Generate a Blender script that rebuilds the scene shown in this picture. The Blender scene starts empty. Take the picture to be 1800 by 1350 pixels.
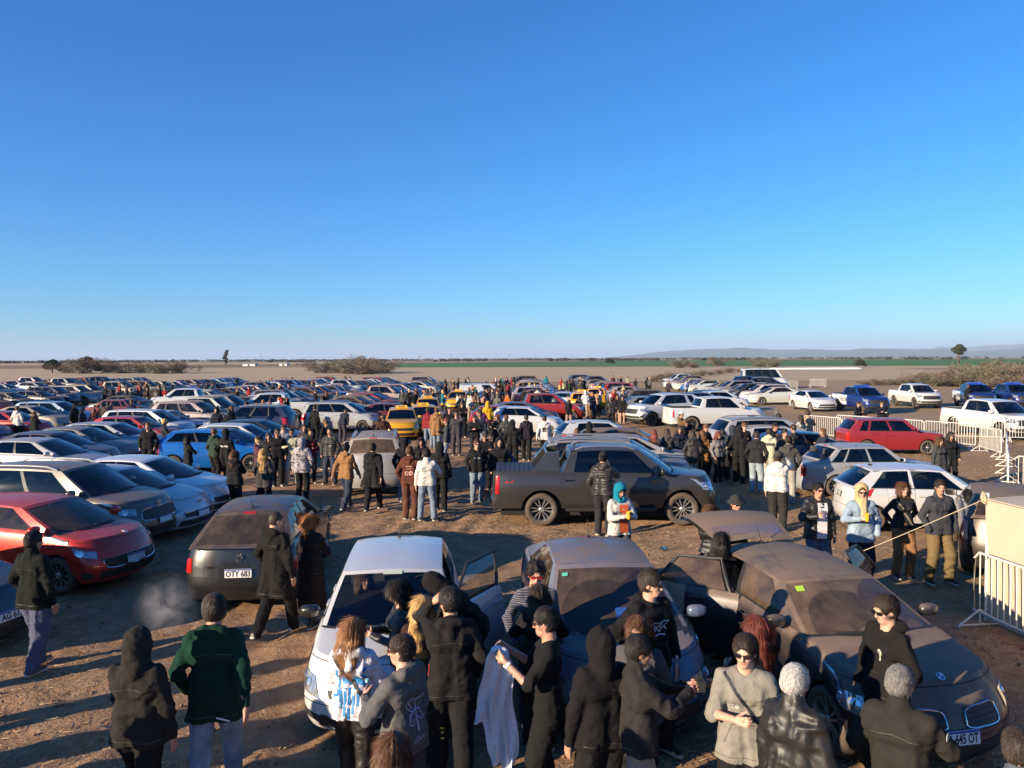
import bpy, math, random
import numpy as np
from mathutils import Vector, Matrix
from mathutils.bvhtree import BVHTree
R = math.radians
PI = math.pi
sc = bpy.context.scene
col = sc.collection

# ------------------------------------------------------------------ camera, sky, sun, exposure
CAM_H = 3.9
FPX = 1360.0
PITCH = math.atan(44.5 / FPX)
ROLL = R(-0.25)
cam_d = bpy.data.cameras.new('camera')
cam_d.sensor_width = 36.0
cam_d.lens = 36.0 * FPX / 1800.0
cam_d.clip_start = 0.1
cam_d.clip_end = 90000.0
cam = bpy.data.objects.new('camera', cam_d)
cam.location = (0, 0, CAM_H)
CR, SR = math.cos(ROLL), math.sin(ROLL)
c_f = Vector((0, math.cos(PITCH), -math.sin(PITCH)))
c_u0 = Vector((0, math.sin(PITCH), math.cos(PITCH)))
c_r = Vector((1, 0, 0)) * CR + c_u0 * SR
c_u = c_u0 * CR - Vector((1, 0, 0)) * SR
cam.rotation_euler = Matrix((c_r, c_u, -c_f)).transposed().to_euler()
col.objects.link(cam)
sc.camera = cam

SUN_EL = R(15.5)
SHADOW_AZ = R(35)                        # direction in which shadows fall, from +X towards +Y
sdir = Vector((-math.cos(SHADOW_AZ) * math.cos(SUN_EL), -math.sin(SHADOW_AZ) * math.cos(SUN_EL), math.sin(SUN_EL)))
world = bpy.data.worlds.new('World')
sc.world = world
world.use_nodes = True
wn, wl = world.node_tree.nodes, world.node_tree.links
for n in list(wn):
    wn.remove(n)
w_out = wn.new('ShaderNodeOutputWorld')
w_bg = wn.new('ShaderNodeBackground')
w_sky = wn.new('ShaderNodeTexSky')
w_sky.sky_type = 'NISHITA'
w_sky.sun_disc = False
w_sky.sun_elevation = SUN_EL
w_sky.sun_rotation = math.atan2(sdir.x, sdir.y)
w_sky.altitude = 400
w_sky.air_density = 1.0
w_sky.dust_density = 0.2
w_sky.ozone_density = 1.6
w_bg.inputs['Strength'].default_value = 0.085
w_sep = wn.new('ShaderNodeSeparateColor'); w_com = wn.new('ShaderNodeCombineColor')      # one colour grade for the whole sky
wl.new(w_sky.outputs[0], w_sep.inputs[0])
for ci, (gain, power) in enumerate(((0.093, 1.54), (0.545, 1.04), (1.24, 0.90))):
    pw = wn.new('ShaderNodeMath'); pw.operation = 'POWER'; pw.inputs[1].default_value = power
    ml = wn.new('ShaderNodeMath'); ml.operation = 'MULTIPLY'; ml.inputs[1].default_value = gain
    wl.new(w_sep.outputs[ci], pw.inputs[0]); wl.new(pw.outputs[0], ml.inputs[0]); wl.new(ml.outputs[0], w_com.inputs[ci])
wl.new(w_com.outputs[0], w_bg.inputs['Color'])
wl.new(w_bg.outputs[0], w_out.inputs['Surface'])
sun_d = bpy.data.lights.new('sun', 'SUN')
sun_d.energy = 5.0
sun_d.angle = R(0.55)
sun_d.color = (1.0, 0.80, 0.57)
sun = bpy.data.objects.new('sun', sun_d)
sun.rotation_euler = sdir.to_track_quat('Z', 'Y').to_euler()
sun.location = sdir * 100
col.objects.link(sun)
sc.view_settings.view_transform = 'Standard'
sc.view_settings.look = 'None'
sc.view_settings.gamma = 1.0
sc.view_settings.exposure = 1.16
sc.view_settings.use_curve_mapping = False
sc.render.engine = 'CYCLES'
sc.cycles.max_bounces = 6
sc.cycles.diffuse_bounces = 3
sc.cycles.glossy_bounces = 3
sc.cycles.transparent_max_bounces = 12
sc.cycles.transmission_bounces = 4
sc.cycles.volume_bounces = 0
sc.cycles.caustics_reflective = False
sc.cycles.caustics_refractive = False
sc.cycles.use_denoising = True

# ------------------------------------------------------------------ helpers
def G(px, py, z=0.0):
    """world point at height z seen at photo pixel (px, py)"""
    d = c_f + c_r * ((px - 900.0) / FPX) + c_u * ((675.0 - py) / FPX)
    t = (z - CAM_H) / d.z
    return Vector((d.x * t, d.y * t, z))

def proj(p):
    v = Vector(p) - cam.location
    dep = v.dot(c_f)
    return 900 + FPX * v.dot(c_r) / dep, 675 - FPX * v.dot(c_u) / dep, dep

def hash3(i, j, k, seed=0):
    n = (i.astype(np.int64) * 374761393 + j.astype(np.int64) * 668265263 + k.astype(np.int64) * 2147483647 + seed * 974634777)
    n = (n ^ (n >> 13)) * 1274126177
    n = n ^ (n >> 16)
    return ((n & 0xFFFFFF).astype(np.float32) / float(0xFFFFFF)) * 2 - 1

def vnoise(P, seed=0):
    P = np.asarray(P, dtype=np.float32)
    f = np.floor(P)
    t = P - f
    t = t * t * (3 - 2 * t)
    i, j, k = (f[..., a].astype(np.int64) for a in range(3))
    out = 0
    for a in (0, 1):
        wx = t[..., 0] if a else 1 - t[..., 0]
        for b in (0, 1):
            wy = t[..., 1] if b else 1 - t[..., 1]
            for c in (0, 1):
                wz = t[..., 2] if c else 1 - t[..., 2]
                out = out + wx * wy * wz * hash3(i + a, j + b, k + c, seed)
    return out

def fbm(P, oct=4, seed=0, gain=0.5):
    P = np.asarray(P, dtype=np.float32)
    s, a, f = 0, 1.0, 1.0
    for o in range(oct):
        s = s + a * vnoise(P * f, seed + o)
        a *= gain
        f *= 2.03
    return s

def mesh_np(name, V, F, mats=(), mi=None, smooth=True, sharp=None):
    """V (n,3); F list of arrays of faces (k,3)/(k,4) or python list"""
    me = bpy.data.meshes.new(name)
    if isinstance(F, np.ndarray):
        V = np.ascontiguousarray(V, dtype=np.float32)
        n, c = F.shape
        me.vertices.add(len(V))
        me.vertices.foreach_set('co', V.ravel())
        me.loops.add(n * c)
        me.loops.foreach_set('vertex_index', np.ascontiguousarray(F, dtype=np.int32).ravel())
        me.polygons.add(n)
        me.polygons.foreach_set('loop_start', np.arange(0, n * c, c, dtype=np.int32))
        me.update(calc_edges=True)
    else:
        me.from_pydata([tuple(map(float, v)) for v in V], [], [tuple(map(int, f)) for f in F])
    for m in mats:
        me.materials.append(m)
    np_ = len(me.polygons)
    if mi is not None:
        me.polygons.foreach_set('material_index', np.asarray(mi, dtype=np.int32))
    me.polygons.foreach_set('use_smooth', np.full(np_, bool(smooth)))
    me.validate()
    me.update()
    if sharp is not None:
        me.set_sharp_from_angle(angle=R(sharp))
    return me

def put(name, me, parent=None, loc=(0, 0, 0), rot=(0, 0, 0), scale=(1, 1, 1), color=None):
    o = bpy.data.objects.new(name, me)
    o.location = loc
    o.rotation_euler = rot
    o.scale = scale
    if parent is not None:
        o.parent = parent
    if color is not None:
        o.color = tuple(color) if len(color) == 4 else (*color, 1.0)
    col.objects.link(o)
    return o

def empty(name, loc=(0, 0, 0), rz=0.0):
    o = bpy.data.objects.new(name, None)
    o.empty_display_size = 0.2
    o.location = loc
    o.rotation_euler = (0, 0, rz)
    col.objects.link(o)
    return o

def tag(o, label=None, cat=None, group=None, kind=None):
    if label: o['label'] = label
    if cat: o['category'] = cat
    if group: o['group'] = group
    if kind: o['kind'] = kind
    return o

class MB:
    """collects simple solids into one mesh"""
    def __init__(s):
        s.v, s.f, s.m = [], [], []
    def add(s, V, F, m=0):
        b = len(s.v)
        s.v += [tuple(map(float, p)) for p in V]
        s.f += [tuple(int(i) + b for i in f) for f in F]
        s.m += [m] * len(F)
    def box(s, c, d, m=0, M=None, taper=1.0):
        hx, hy, hz = d[0] / 2, d[1] / 2, d[2] / 2
        V = []
        for sz in (-1, 1):
            k = taper if sz > 0 else 1
            for sx, sy in ((-1, -1), (1, -1), (1, 1), (-1, 1)):
                p = Vector((sx * hx * k, sy * hy * k, sz * hz))
                if M is not None: p = M @ p
                V.append((c[0] + p[0], c[1] + p[1], c[2] + p[2]))
        s.add(V, [(3, 2, 1, 0), (4, 5, 6, 7), (0, 1, 5, 4), (1, 2, 6, 5), (2, 3, 7, 6), (3, 0, 4, 7)], m)
    def tube(s, pts, r, n=8, m=0, cap=True):
        pts = [Vector(p) for p in pts]
        rs = r if isinstance(r, (list, tuple)) else [r] * len(pts)
        V, F = [], []
        for i, p in enumerate(pts):
            a = pts[max(0, i - 1)]; b = pts[min(len(pts) - 1, i + 1)]
            d = (b - a).normalized()
            u = d.cross(Vector((0, 0, 1)))
            if u.length < 1e-3: u = d.cross(Vector((1, 0, 0)))
            u.normalize(); w = d.cross(u)
            for k in range(n):
                t = 2 * PI * k / n
                V.append(p + (u * math.cos(t) + w * math.sin(t)) * rs[i])
        for i in range(len(pts) - 1):
            for k in range(n):
                a, b = i * n + k, i * n + (k + 1) % n
                F.append((a, b, b + n, a + n))
        if cap:
            F.append(tuple(range(n - 1, -1, -1)))
            F.append(tuple(range((len(pts) - 1) * n, len(pts) * n)))
        s.add(V, F, m)
    def lathe(s, prof, n=24, axis='Y', c=(0, 0, 0), m=0):
        """prof: list of (r, h) along axis"""
        V, F = [], []
        for r, h in prof:
            for k in range(n):
                t = 2 * PI * k / n
                a, b = r * math.cos(t), r * math.sin(t)
                p = (a, h, b) if axis == 'Y' else ((a, b, h) if axis == 'Z' else (h, a, b))
                V.append((c[0] + p[0], c[1] + p[1], c[2] + p[2]))
        for i in range(len(prof) - 1):
            for k in range(n):
                a, b = i * n + k, i * n + (k + 1) % n
                F.append((a, b, b + n, a + n) if axis != 'Y' else (a, a + n, b + n, b))
        s.add(V, F, m)
    def mesh(s, name, mats, smooth=False, sharp=None):
        return mesh_np(name, s.v, s.f, mats, s.m, smooth, sharp)

# ------------------------------------------------------------------ materials
def newmat(name):
    m = bpy.data.materials.new(name)
    m.use_nodes = True
    nt = m.node_tree
    for n in list(nt.nodes): nt.nodes.remove(n)
    out = nt.nodes.new('ShaderNodeOutputMaterial')
    return m, nt, out

def N(nt, typ, **kw):
    n = nt.nodes.new(typ)
    for k, v in kw.items():
        if k.startswith('i_'):
            key = k[2:]
            n.inputs[int(key) if key.isdigit() else key].default_value = v
        else:
            setattr(n, k, v)
    return n

def mathn(nt, op, a, b=None, c=None, clamp=False):
    n = nt.nodes.new('ShaderNodeMath'); n.operation = op; n.use_clamp = clamp
    for i, v in enumerate((a, b, c)):
        if v is None: continue
        if isinstance(v, (int, float)): n.inputs[i].default_value = v
        else: nt.links.new(v, n.inputs[i])
    return n.outputs[0]

def mixc(nt, f, a, b, typ='MIX'):
    n = nt.nodes.new('ShaderNodeMix'); n.data_type = 'RGBA'; n.blend_type = typ
    for s, v in ((0, f), (6, a), (7, b)):
        if isinstance(v, (int, float)): n.inputs[s].default_value = v
        elif isinstance(v, (tuple, list)): n.inputs[s].default_value = (*v[:3], 1)
        else: nt.links.new(v, n.inputs[s])
    return n.outputs[2]

def noise_n(nt, scale, detail=3, rough=0.55, coord=None, dist=0.0):
    n = nt.nodes.new('ShaderNodeTexNoise')
    n.inputs['Scale'].default_value = scale
    n.inputs['Detail'].default_value = detail
    n.inputs['Roughness'].default_value = rough
    n.inputs['Distortion'].default_value = dist
    if coord is not None: nt.links.new(coord, n.inputs['Vector'])
    return n.outputs['Fac']

def ramp_n(nt, fac, stops):
    n = nt.nodes.new('ShaderNodeValToRGB')
    e = n.color_ramp.elements
    while len(e) > 1: e.remove(e[-1])
    e[0].position, e[0].color = stops[0][0], (*stops[0][1], 1)
    for p, c in stops[1:]:
        k = e.new(p); k.color = (*c, 1)
    nt.links.new(fac, n.inputs[0])
    return n.outputs[0]

def bump_n(nt, h, strength, dist):
    n = nt.nodes.new('ShaderNodeBump')
    n.inputs['Strength'].default_value = strength
    n.inputs['Distance'].default_value = dist
    nt.links.new(h, n.inputs['Height'])
    return n.outputs[0]

def pbr(name, color=(0.5, 0.5, 0.5), rough=0.6, metal=0.0, objcol=False, noise_scale=None, noise_amt=0.25, bump=None, spec=0.5, coat=0.0, sheen=0.0, emis=None):
    m, nt, out = newmat(name)
    b = N(nt, 'ShaderNodeBsdfPrincipled')
    b.inputs['Roughness'].default_value = rough
    b.inputs['Metallic'].default_value = metal
    b.inputs['Specular IOR Level'].default_value = spec
    b.inputs['Coat Weight'].default_value = coat
    b.inputs['Sheen Weight'].default_value = sheen
    tc = N(nt, 'ShaderNodeTexCoord')
    if objcol:
        c = N(nt, 'ShaderNodeObjectInfo').outputs['Color']
    else:
        rgb = N(nt, 'ShaderNodeRGB'); rgb.outputs[0].default_value = (*color, 1); c = rgb.outputs[0]
    if noise_scale:
        f = noise_n(nt, noise_scale, 4, 0.6, tc.outputs['Object'])
        f = mathn(nt, 'MULTIPLY_ADD', f, 2 * noise_amt, 1 - noise_amt)
        mul = nt.nodes.new('ShaderNodeVectorMath'); mul.operation = 'SCALE'
        nt.links.new(c, mul.inputs[0]); nt.links.new(f, mul.inputs['Scale'])
        c = mul.outputs[0]
    nt.links.new(c, b.inputs['Base Color'])
    if bump:
        h = noise_n(nt, bump[0], 3, 0.6, tc.outputs['Object'])
        nt.links.new(bump_n(nt, h, bump[1], bump[2]), b.inputs['Normal'])
    nt.links.new(b.outputs[0], out.inputs['Surface'])
    return m

DUST = (0.205, 0.143, 0.098)

def dust_fac(nt, tc, alpha, up_bias=0.08):
    """dust lies on what faces up, patchy; amount = object alpha"""
    geo = N(nt, 'ShaderNodeNewGeometry')
    sx = N(nt, 'ShaderNodeSeparateXYZ'); nt.links.new(geo.outputs['Normal'], sx.inputs[0])
    up = mathn(nt, 'MAXIMUM', sx.outputs[2], 0.0)
    up = mathn(nt, 'MULTIPLY_ADD', up, 1.0 - up_bias, up_bias)
    nz = noise_n(nt, 3.2, 5, 0.62, tc.outputs['Object'])
    nz = mathn(nt, 'MULTIPLY_ADD', nz, 1.7, 0.10)
    st_ = N(nt, 'ShaderNodeMapping'); st_.inputs['Scale'].default_value = (2.2, 14, 3.0); nt.links.new(tc.outputs['Object'], st_.inputs[0])
    nz = mathn(nt, 'MULTIPLY_ADD', noise_n(nt, 1.0, 4, 0.7, st_.outputs[0]), 0.5, mathn(nt, 'ADD', nz, -0.25))
    pos = N(nt, 'ShaderNodeSeparateXYZ'); nt.links.new(tc.outputs['Object'], pos.inputs[0])
    low = mathn(nt, 'MULTIPLY_ADD', pos.outputs[2], -1.6, 0.85, clamp=True)      # road dirt thrown up on sills
    f = mathn(nt, 'MULTIPLY', up, nz)
    f = mathn(nt, 'MULTIPLY_ADD', low, 0.14, f)
    f = mathn(nt, 'MULTIPLY', f, alpha, clamp=True)
    return mathn(nt, 'MULTIPLY', mathn(nt, 'MULTIPLY_ADD', f, 1.7, -0.22, clamp=True), 0.97)

def make_paint():
    m, nt, out = newmat('car_paint')
    tc = N(nt, 'ShaderNodeTexCoord'); oi = N(nt, 'ShaderNodeObjectInfo')
    f = dust_fac(nt, tc, oi.outputs['Alpha'])
    c = mixc(nt, f, oi.outputs['Color'], DUST)
    b = N(nt, 'ShaderNodeBsdfPrincipled')
    nt.links.new(c, b.inputs['Base Color'])
    nt.links.new(mathn(nt, 'MULTIPLY_ADD', f, 0.55, 0.30), b.inputs['Roughness'])
    cw = mathn(nt, 'MULTIPLY_ADD', f, -0.9, 0.55, clamp=True)
    nt.links.new(cw, b.inputs['Coat Weight'])
    b.inputs['Coat Roughness'].default_value = 0.06
    nt.links.new(mathn(nt, 'MULTIPLY_ADD', f, -0.5, 0.25, clamp=True), b.inputs['Metallic'])
    nt.links.new(b.outputs[0], out.inputs['Surface'])
    return m

def make_glass(wiped=False):
    m, nt, out = newmat('wiped_dusty_glass' if wiped else 'car_glass')
    tc = N(nt, 'ShaderNodeTexCoord'); oi = N(nt, 'ShaderNodeObjectInfo')
    f = dust_fac(nt, tc, oi.outputs['Alpha'], 0.40)
    if wiped:
        ps = N(nt, 'ShaderNodeSeparateXYZ'); nt.links.new(tc.outputs['Object'], ps.inputs[0])
        cl = None
        for y0, r1 in ((.52, .60), (-.10, .52)):
            dy = mathn(nt, 'SUBTRACT', ps.outputs[1], y0); dz = mathn(nt, 'MULTIPLY', mathn(nt, 'SUBTRACT', ps.outputs[2], .99), 1.75)
            rr_ = mathn(nt, 'SQRT', mathn(nt, 'ADD', mathn(nt, 'MULTIPLY', dy, dy), mathn(nt, 'MULTIPLY', dz, dz)))
            k = mathn(nt, 'MULTIPLY', mathn(nt, 'LESS_THAN', rr_, r1), mathn(nt, 'GREATER_THAN', rr_, .12))
            cl = k if cl is None else mathn(nt, 'MAXIMUM', cl, k)
        f = mathn(nt, 'MULTIPLY', f, mathn(nt, 'MULTIPLY_ADD', cl, -.42, 1.0))
    gl = N(nt, 'ShaderNodeBsdfGlossy'); gl.inputs['Roughness'].default_value = 0.03
    gl.inputs['Color'].default_value = (0.9, 0.95, 1, 1)
    tr = N(nt, 'ShaderNodeBsdfTransparent')
    nt.links.new(oi.outputs['Color'], tr.inputs['Color'])
    fr = N(nt, 'ShaderNodeFresnel'); fr.inputs['IOR'].default_value = 1.52
    mx = N(nt, 'ShaderNodeMixShader')
    nt.links.new(fr.outputs[0], mx.inputs[0]); nt.links.new(tr.outputs[0], mx.inputs[1]); nt.links.new(gl.outputs[0], mx.inputs[2])
    df = N(nt, 'ShaderNodeBsdfDiffuse'); df.inputs['Color'].default_value = (*DUST, 1)
    m2 = N(nt, 'ShaderNodeMixShader')
    nt.links.new(mathn(nt, 'MULTIPLY', f, 0.8, clamp=True), m2.inputs[0])
    nt.links.new(mx.outputs[0], m2.inputs[1]); nt.links.new(df.outputs[0], m2.inputs[2])
    nt.links.new(m2.outputs[0], out.inputs['Surface'])
    return m

def make_cloth(name, rough=0.92, sheen=0.0, bumps=((90, 0.25, 0.0006), (7, 0.5, 0.020), (17, 0.5, 0.008)), pattern=None, coat=0.0, spec=0.18):
    m, nt, out = newmat(name)
    tc = N(nt, 'ShaderNodeTexCoord'); oi = N(nt, 'ShaderNodeObjectInfo')
    b = N(nt, 'ShaderNodeBsdfPrincipled')
    nz = noise_n(nt, 22, 4, 0.65, tc.outputs['Object'])
    f = mathn(nt, 'MULTIPLY_ADD', nz, 0.5, 0.75)
    c = oi.outputs['Color']
    if pattern == 'camo':
        k = noise_n(nt, 16, 2, 0.5, tc.outputs['Object'], 1.2)
        mp = N(nt, 'ShaderNodeMapping'); mp.inputs['Scale'].default_value = (9, 9, 26)
        nt.links.new(tc.outputs['Object'], mp.inputs[0])
        k = noise_n(nt, 1.0, 2, 0.5, mp.outputs[0], 0.8)
        c = ramp_n(nt, k, [(0.0, (0.03, 0.03, 0.04)), (0.44, (0.05, 0.05, 0.06)), (0.48, (0.30, 0.27, 0.29)), (0.56, (0.5, 0.46, 0.48)), (0.60, (0.12, 0.11, 0.13))])
    if pattern == 'stripe':
        w = N(nt, 'ShaderNodeTexWave', wave_type='BANDS', bands_direction='Z')
        w.inputs['Scale'].default_value = 14; w.inputs['Distortion'].default_value = 0.6
        nt.links.new(tc.outputs['Object'], w.inputs['Vector'])
        c = mixc(nt, mathn(nt, 'GREATER_THAN', w.outputs['Fac'], 0.62), oi.outputs['Color'], (0.13, 0.13, 0.16))
    if pattern == 'denim':
        k = noise_n(nt, 5, 3, 0.6, tc.outputs['Object'])
        c = mixc(nt, mathn(nt, 'MULTIPLY_ADD', k, 1.6, -0.5, clamp=True), c, (0.42, 0.50, 0.58))
    mul = nt.nodes.new('ShaderNodeVectorMath'); mul.operation = 'SCALE'
    nt.links.new(c, mul.inputs[0]); nt.links.new(f, mul.inputs['Scale'])
    nt.links.new(mul.outputs[0], b.inputs['Base Color'])
    b.inputs['Roughness'].default_value = rough
    b.inputs['Sheen Weight'].default_value = sheen
    b.inputs['Specular IOR Level'].default_value = spec
    b.inputs['Coat Weight'].default_value = coat
    h = None
    for s, st, d in bumps:
        x = mathn(nt, 'MULTIPLY', noise_n(nt, s, 3, 0.6, tc.outputs['Object'], 0.4), d)
        h = x if h is None else mathn(nt, 'ADD', h, x)
    if pattern == 'puffer':
        w = N(nt, 'ShaderNodeTexWave', wave_type='BANDS', bands_direction='Z', wave_profile='SIN')
        w.inputs['Scale'].default_value = 5.2; w.inputs['Distortion'].default_value = 1.5
        nt.links.new(tc.outputs['Object'], w.inputs['Vector'])
        h = mathn(nt, 'MULTIPLY_ADD', mathn(nt, 'POWER', w.outputs['Fac'], 0.5), 0.013, h)
    bn = N(nt, 'ShaderNodeBump'); bn.inputs['Strength'].default_value = 0.7; bn.inputs['Distance'].default_value = 1.0
    nt.links.new(h, bn.inputs['Height']); nt.links.new(bn.outputs[0], b.inputs['Normal'])
    nt.links.new(b.outputs[0], out.inputs['Surface'])
    return m

def make_hair():
    m, nt, out = newmat('hair')
    tc = N(nt, 'ShaderNodeTexCoord'); oi = N(nt, 'ShaderNodeObjectInfo')
    mp = N(nt, 'ShaderNodeMapping'); mp.inputs['Scale'].default_value = (70, 70, 9)
    nt.links.new(tc.outputs['Object'], mp.inputs[0])
    s = noise_n(nt, 1.0, 4, 0.7, mp.outputs[0], 0.3)
    f = mathn(nt, 'MULTIPLY_ADD', s, 1.7, 0.15)
    mul = nt.nodes.new('ShaderNodeVectorMath'); mul.operation = 'SCALE'
    nt.links.new(oi.outputs['Color'], mul.inputs[0]); nt.links.new(f, mul.inputs['Scale'])
    b = N(nt, 'ShaderNodeBsdfPrincipled')
    nt.links.new(mul.outputs[0], b.inputs['Base Color'])
    b.inputs['Roughness'].default_value = 0.55
    b.inputs['Specular IOR Level'].default_value = 0.3
    nt.links.new(bump_n(nt, s, 0.6, 0.008), b.inputs['Normal'])
    nt.links.new(b.outputs[0], out.inputs['Surface'])
    return m

def make_skin():
    m, nt, out = newmat('skin')
    tc = N(nt, 'ShaderNodeTexCoord'); oi = N(nt, 'ShaderNodeObjectInfo')
    nz = noise_n(nt, 18, 3, 0.6, tc.outputs['Object'])
    c = mixc(nt, mathn(nt, 'MULTIPLY_ADD', nz, 1.2, -0.35, clamp=True), oi.outputs['Color'], (0.42, 0.17, 0.11))
    c = mixc(nt, 0.35, oi.outputs['Color'], c)
    b = N(nt, 'ShaderNodeBsdfPrincipled')
    nt.links.new(c, b.inputs['Base Color'])
    b.inputs['Roughness'].default_value = 0.5
    b.inputs['Subsurface Weight'].default_value = 0.08
    b.inputs['Subsurface Radius'].default_value = (0.02, 0.008, 0.004)
    nt.links.new(b.outputs[0], out.inputs['Surface'])
    return m

M = {}
M['paint'] = make_paint()
M['glass'] = make_glass()
M['glass_wiped'] = make_glass(True)
M['tyre'] = pbr('tyre_rubber', (0.030, 0.028, 0.026), 0.9, noise_scale=6, noise_amt=0.5)
M['tyre_dusty'] = pbr('dusty_tyre', (0.085, 0.064, 0.048), 0.95, noise_scale=7, noise_amt=0.45)
M['rim'] = pbr('alloy', (0.50, 0.49, 0.47), 0.34, 0.8, noise_scale=5, noise_amt=0.2)
M['rim_dark'] = pbr('dark_alloy', (0.10, 0.10, 0.10), 0.4, 0.6)
M['black'] = pbr('black_plastic', (0.022, 0.021, 0.020), 0.55, noise_scale=9, noise_amt=0.4)
M['void'] = pbr('dark_interior', (0.012, 0.012, 0.013), 0.9)
M['seat'] = pbr('seat_fabric', (0.045, 0.045, 0.05), 0.9)
M['chrome'] = pbr('chrome', (0.78, 0.78, 0.78), 0.12, 1.0)
M['lens'] = pbr('headlamp_lens', (0.36, 0.38, 0.40), 0.07, 0.55, coat=1.0, noise_scale=14, noise_amt=0.6)
M['lamp'] = pbr('lamp_bowl', (0.85, 0.85, 0.86), 0.1, 0.9)
M['red_lens'] = pbr('red_lens', (0.38, 0.012, 0.012), 0.12, coat=0.8)
M['amber_lens'] = pbr('amber_lens', (0.75, 0.25, 0.05), 0.15, coat=0.6)
M['plate'] = pbr('plate_white', (0.70, 0.70, 0.70), 0.5, noise_scale=20, noise_amt=0.12)
M['plate_dark'] = pbr('plate_black', (0.025, 0.025, 0.025), 0.45)
M['plate_blue'] = pbr('plate_blue', (0.03, 0.06, 0.30), 0.5)
M['ink'] = pbr('ink_black', (0.015, 0.015, 0.015), 0.6)
M['white'] = pbr('white_print', (0.72, 0.72, 0.72), 0.6)
M['cloth'] = make_cloth('cloth')
M['leather'] = make_cloth('leather', 0.48, 0.0, ((30, 0.3, 0.0012), (8, 0.5, 0.010)), spec=0.5)
M['puffer'] = make_cloth('puffer_cloth', 0.5, 0.1, ((30, 0.2, 0.0012),), 'puffer', spec=0.45)
M['camo'] = make_cloth('camouflage_cloth', 0.7, 0.1, ((30, 0.2, 0.0015),), 'camo')
M['stripe'] = make_cloth('striped_knit', 0.9, 0.3, ((60, 0.25, 0.0006),), 'stripe')
M['denim'] = make_cloth('denim', 0.9, 0.1, ((80, 0.2, 0.0005), (9, 0.5, 0.010)), 'denim')
M['skin'] = make_skin()
M['lip'] = pbr('lips', (0.40, 0.15, 0.12), 0.45)
M['eye'] = pbr('eye', (0.05, 0.035, 0.03), 0.2)
M['hair'] = make_hair()
M['objplain'] = pbr('coloured_print', objcol=True, rough=0.6)
M['objgloss'] = pbr('coloured_gloss', objcol=True, rough=0.18, coat=0.3)
M['galv'] = pbr('white_painted_steel', (0.62, 0.60, 0.55), 0.5, 0.1, noise_scale=5, noise_amt=0.25)

# ------------------------------------------------------------------ ground: one sheet to the horizon
rng = np.random.default_rng(7)
random.seed(7)

def axis_coords(lo, hi, step, far, grow=1.16):
    a = list(np.arange(lo, hi + 1e-6, step))
    d = step
    right, x = [], hi
    while x < far:
        d *= grow; x += d; right.append(x)
    left, x, d = [], lo, step
    while x > -far:
        d *= grow; x -= d; left.append(x)
    return np.array(left[::-1] + a + right)

def ground_h(X, Y):
    P = np.stack([X, Y, np.zeros_like(X)], -1)
    near = np.clip(1 - np.hypot(X, Y - 14) / 60, 0, 1)
    h = 0.030 * fbm(P * 0.55, 3, 3) + 0.022 * fbm(P * 2.3, 3, 11) + 0.012 * np.abs(fbm(P * 5.0, 2, 17))
    # wheel ruts between the rows
    for (x0, y0, ang, w) in ((-3.2, 10, 78, 0.2), (-1.7, 22, 84, 0.2), (-5.6, 8, 30, 0.18), (-2.6, 16, 12, 0.16), (-2.6, 17.6, 12, 0.16), (6.6, 13, 60, 0.2), (8.2, 24, -8, 0.2)):
        a = R(ang)
        d = (X - x0) * -math.sin(a) + (Y - y0) * math.cos(a) + 0.25 * np.sin(0.21 * (X + Y))
        for o in (-0.75, 0.75):
            h = h - 0.035 * np.exp(-((d - o) / w) ** 2) + 0.018 * np.exp(-((np.abs(d - o) - 0.27) / 0.1) ** 2)
    return h * near

gx = axis_coords(-15, 15, 0.12, 45000)
gy = axis_coords(4.5, 30, 0.12, 45000)
GX, GY = np.meshgrid(gx, gy, indexing='ij')
GZ = ground_h(GX, GY) - 0.02
nx, ny = GX.shape
idx = np.arange(nx * ny).reshape(nx, ny)
GF = np.stack([idx[:-1, :-1], idx[1:, :-1], idx[1:, 1:], idx[:-1, 1:]], -1).reshape(-1, 4)

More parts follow.
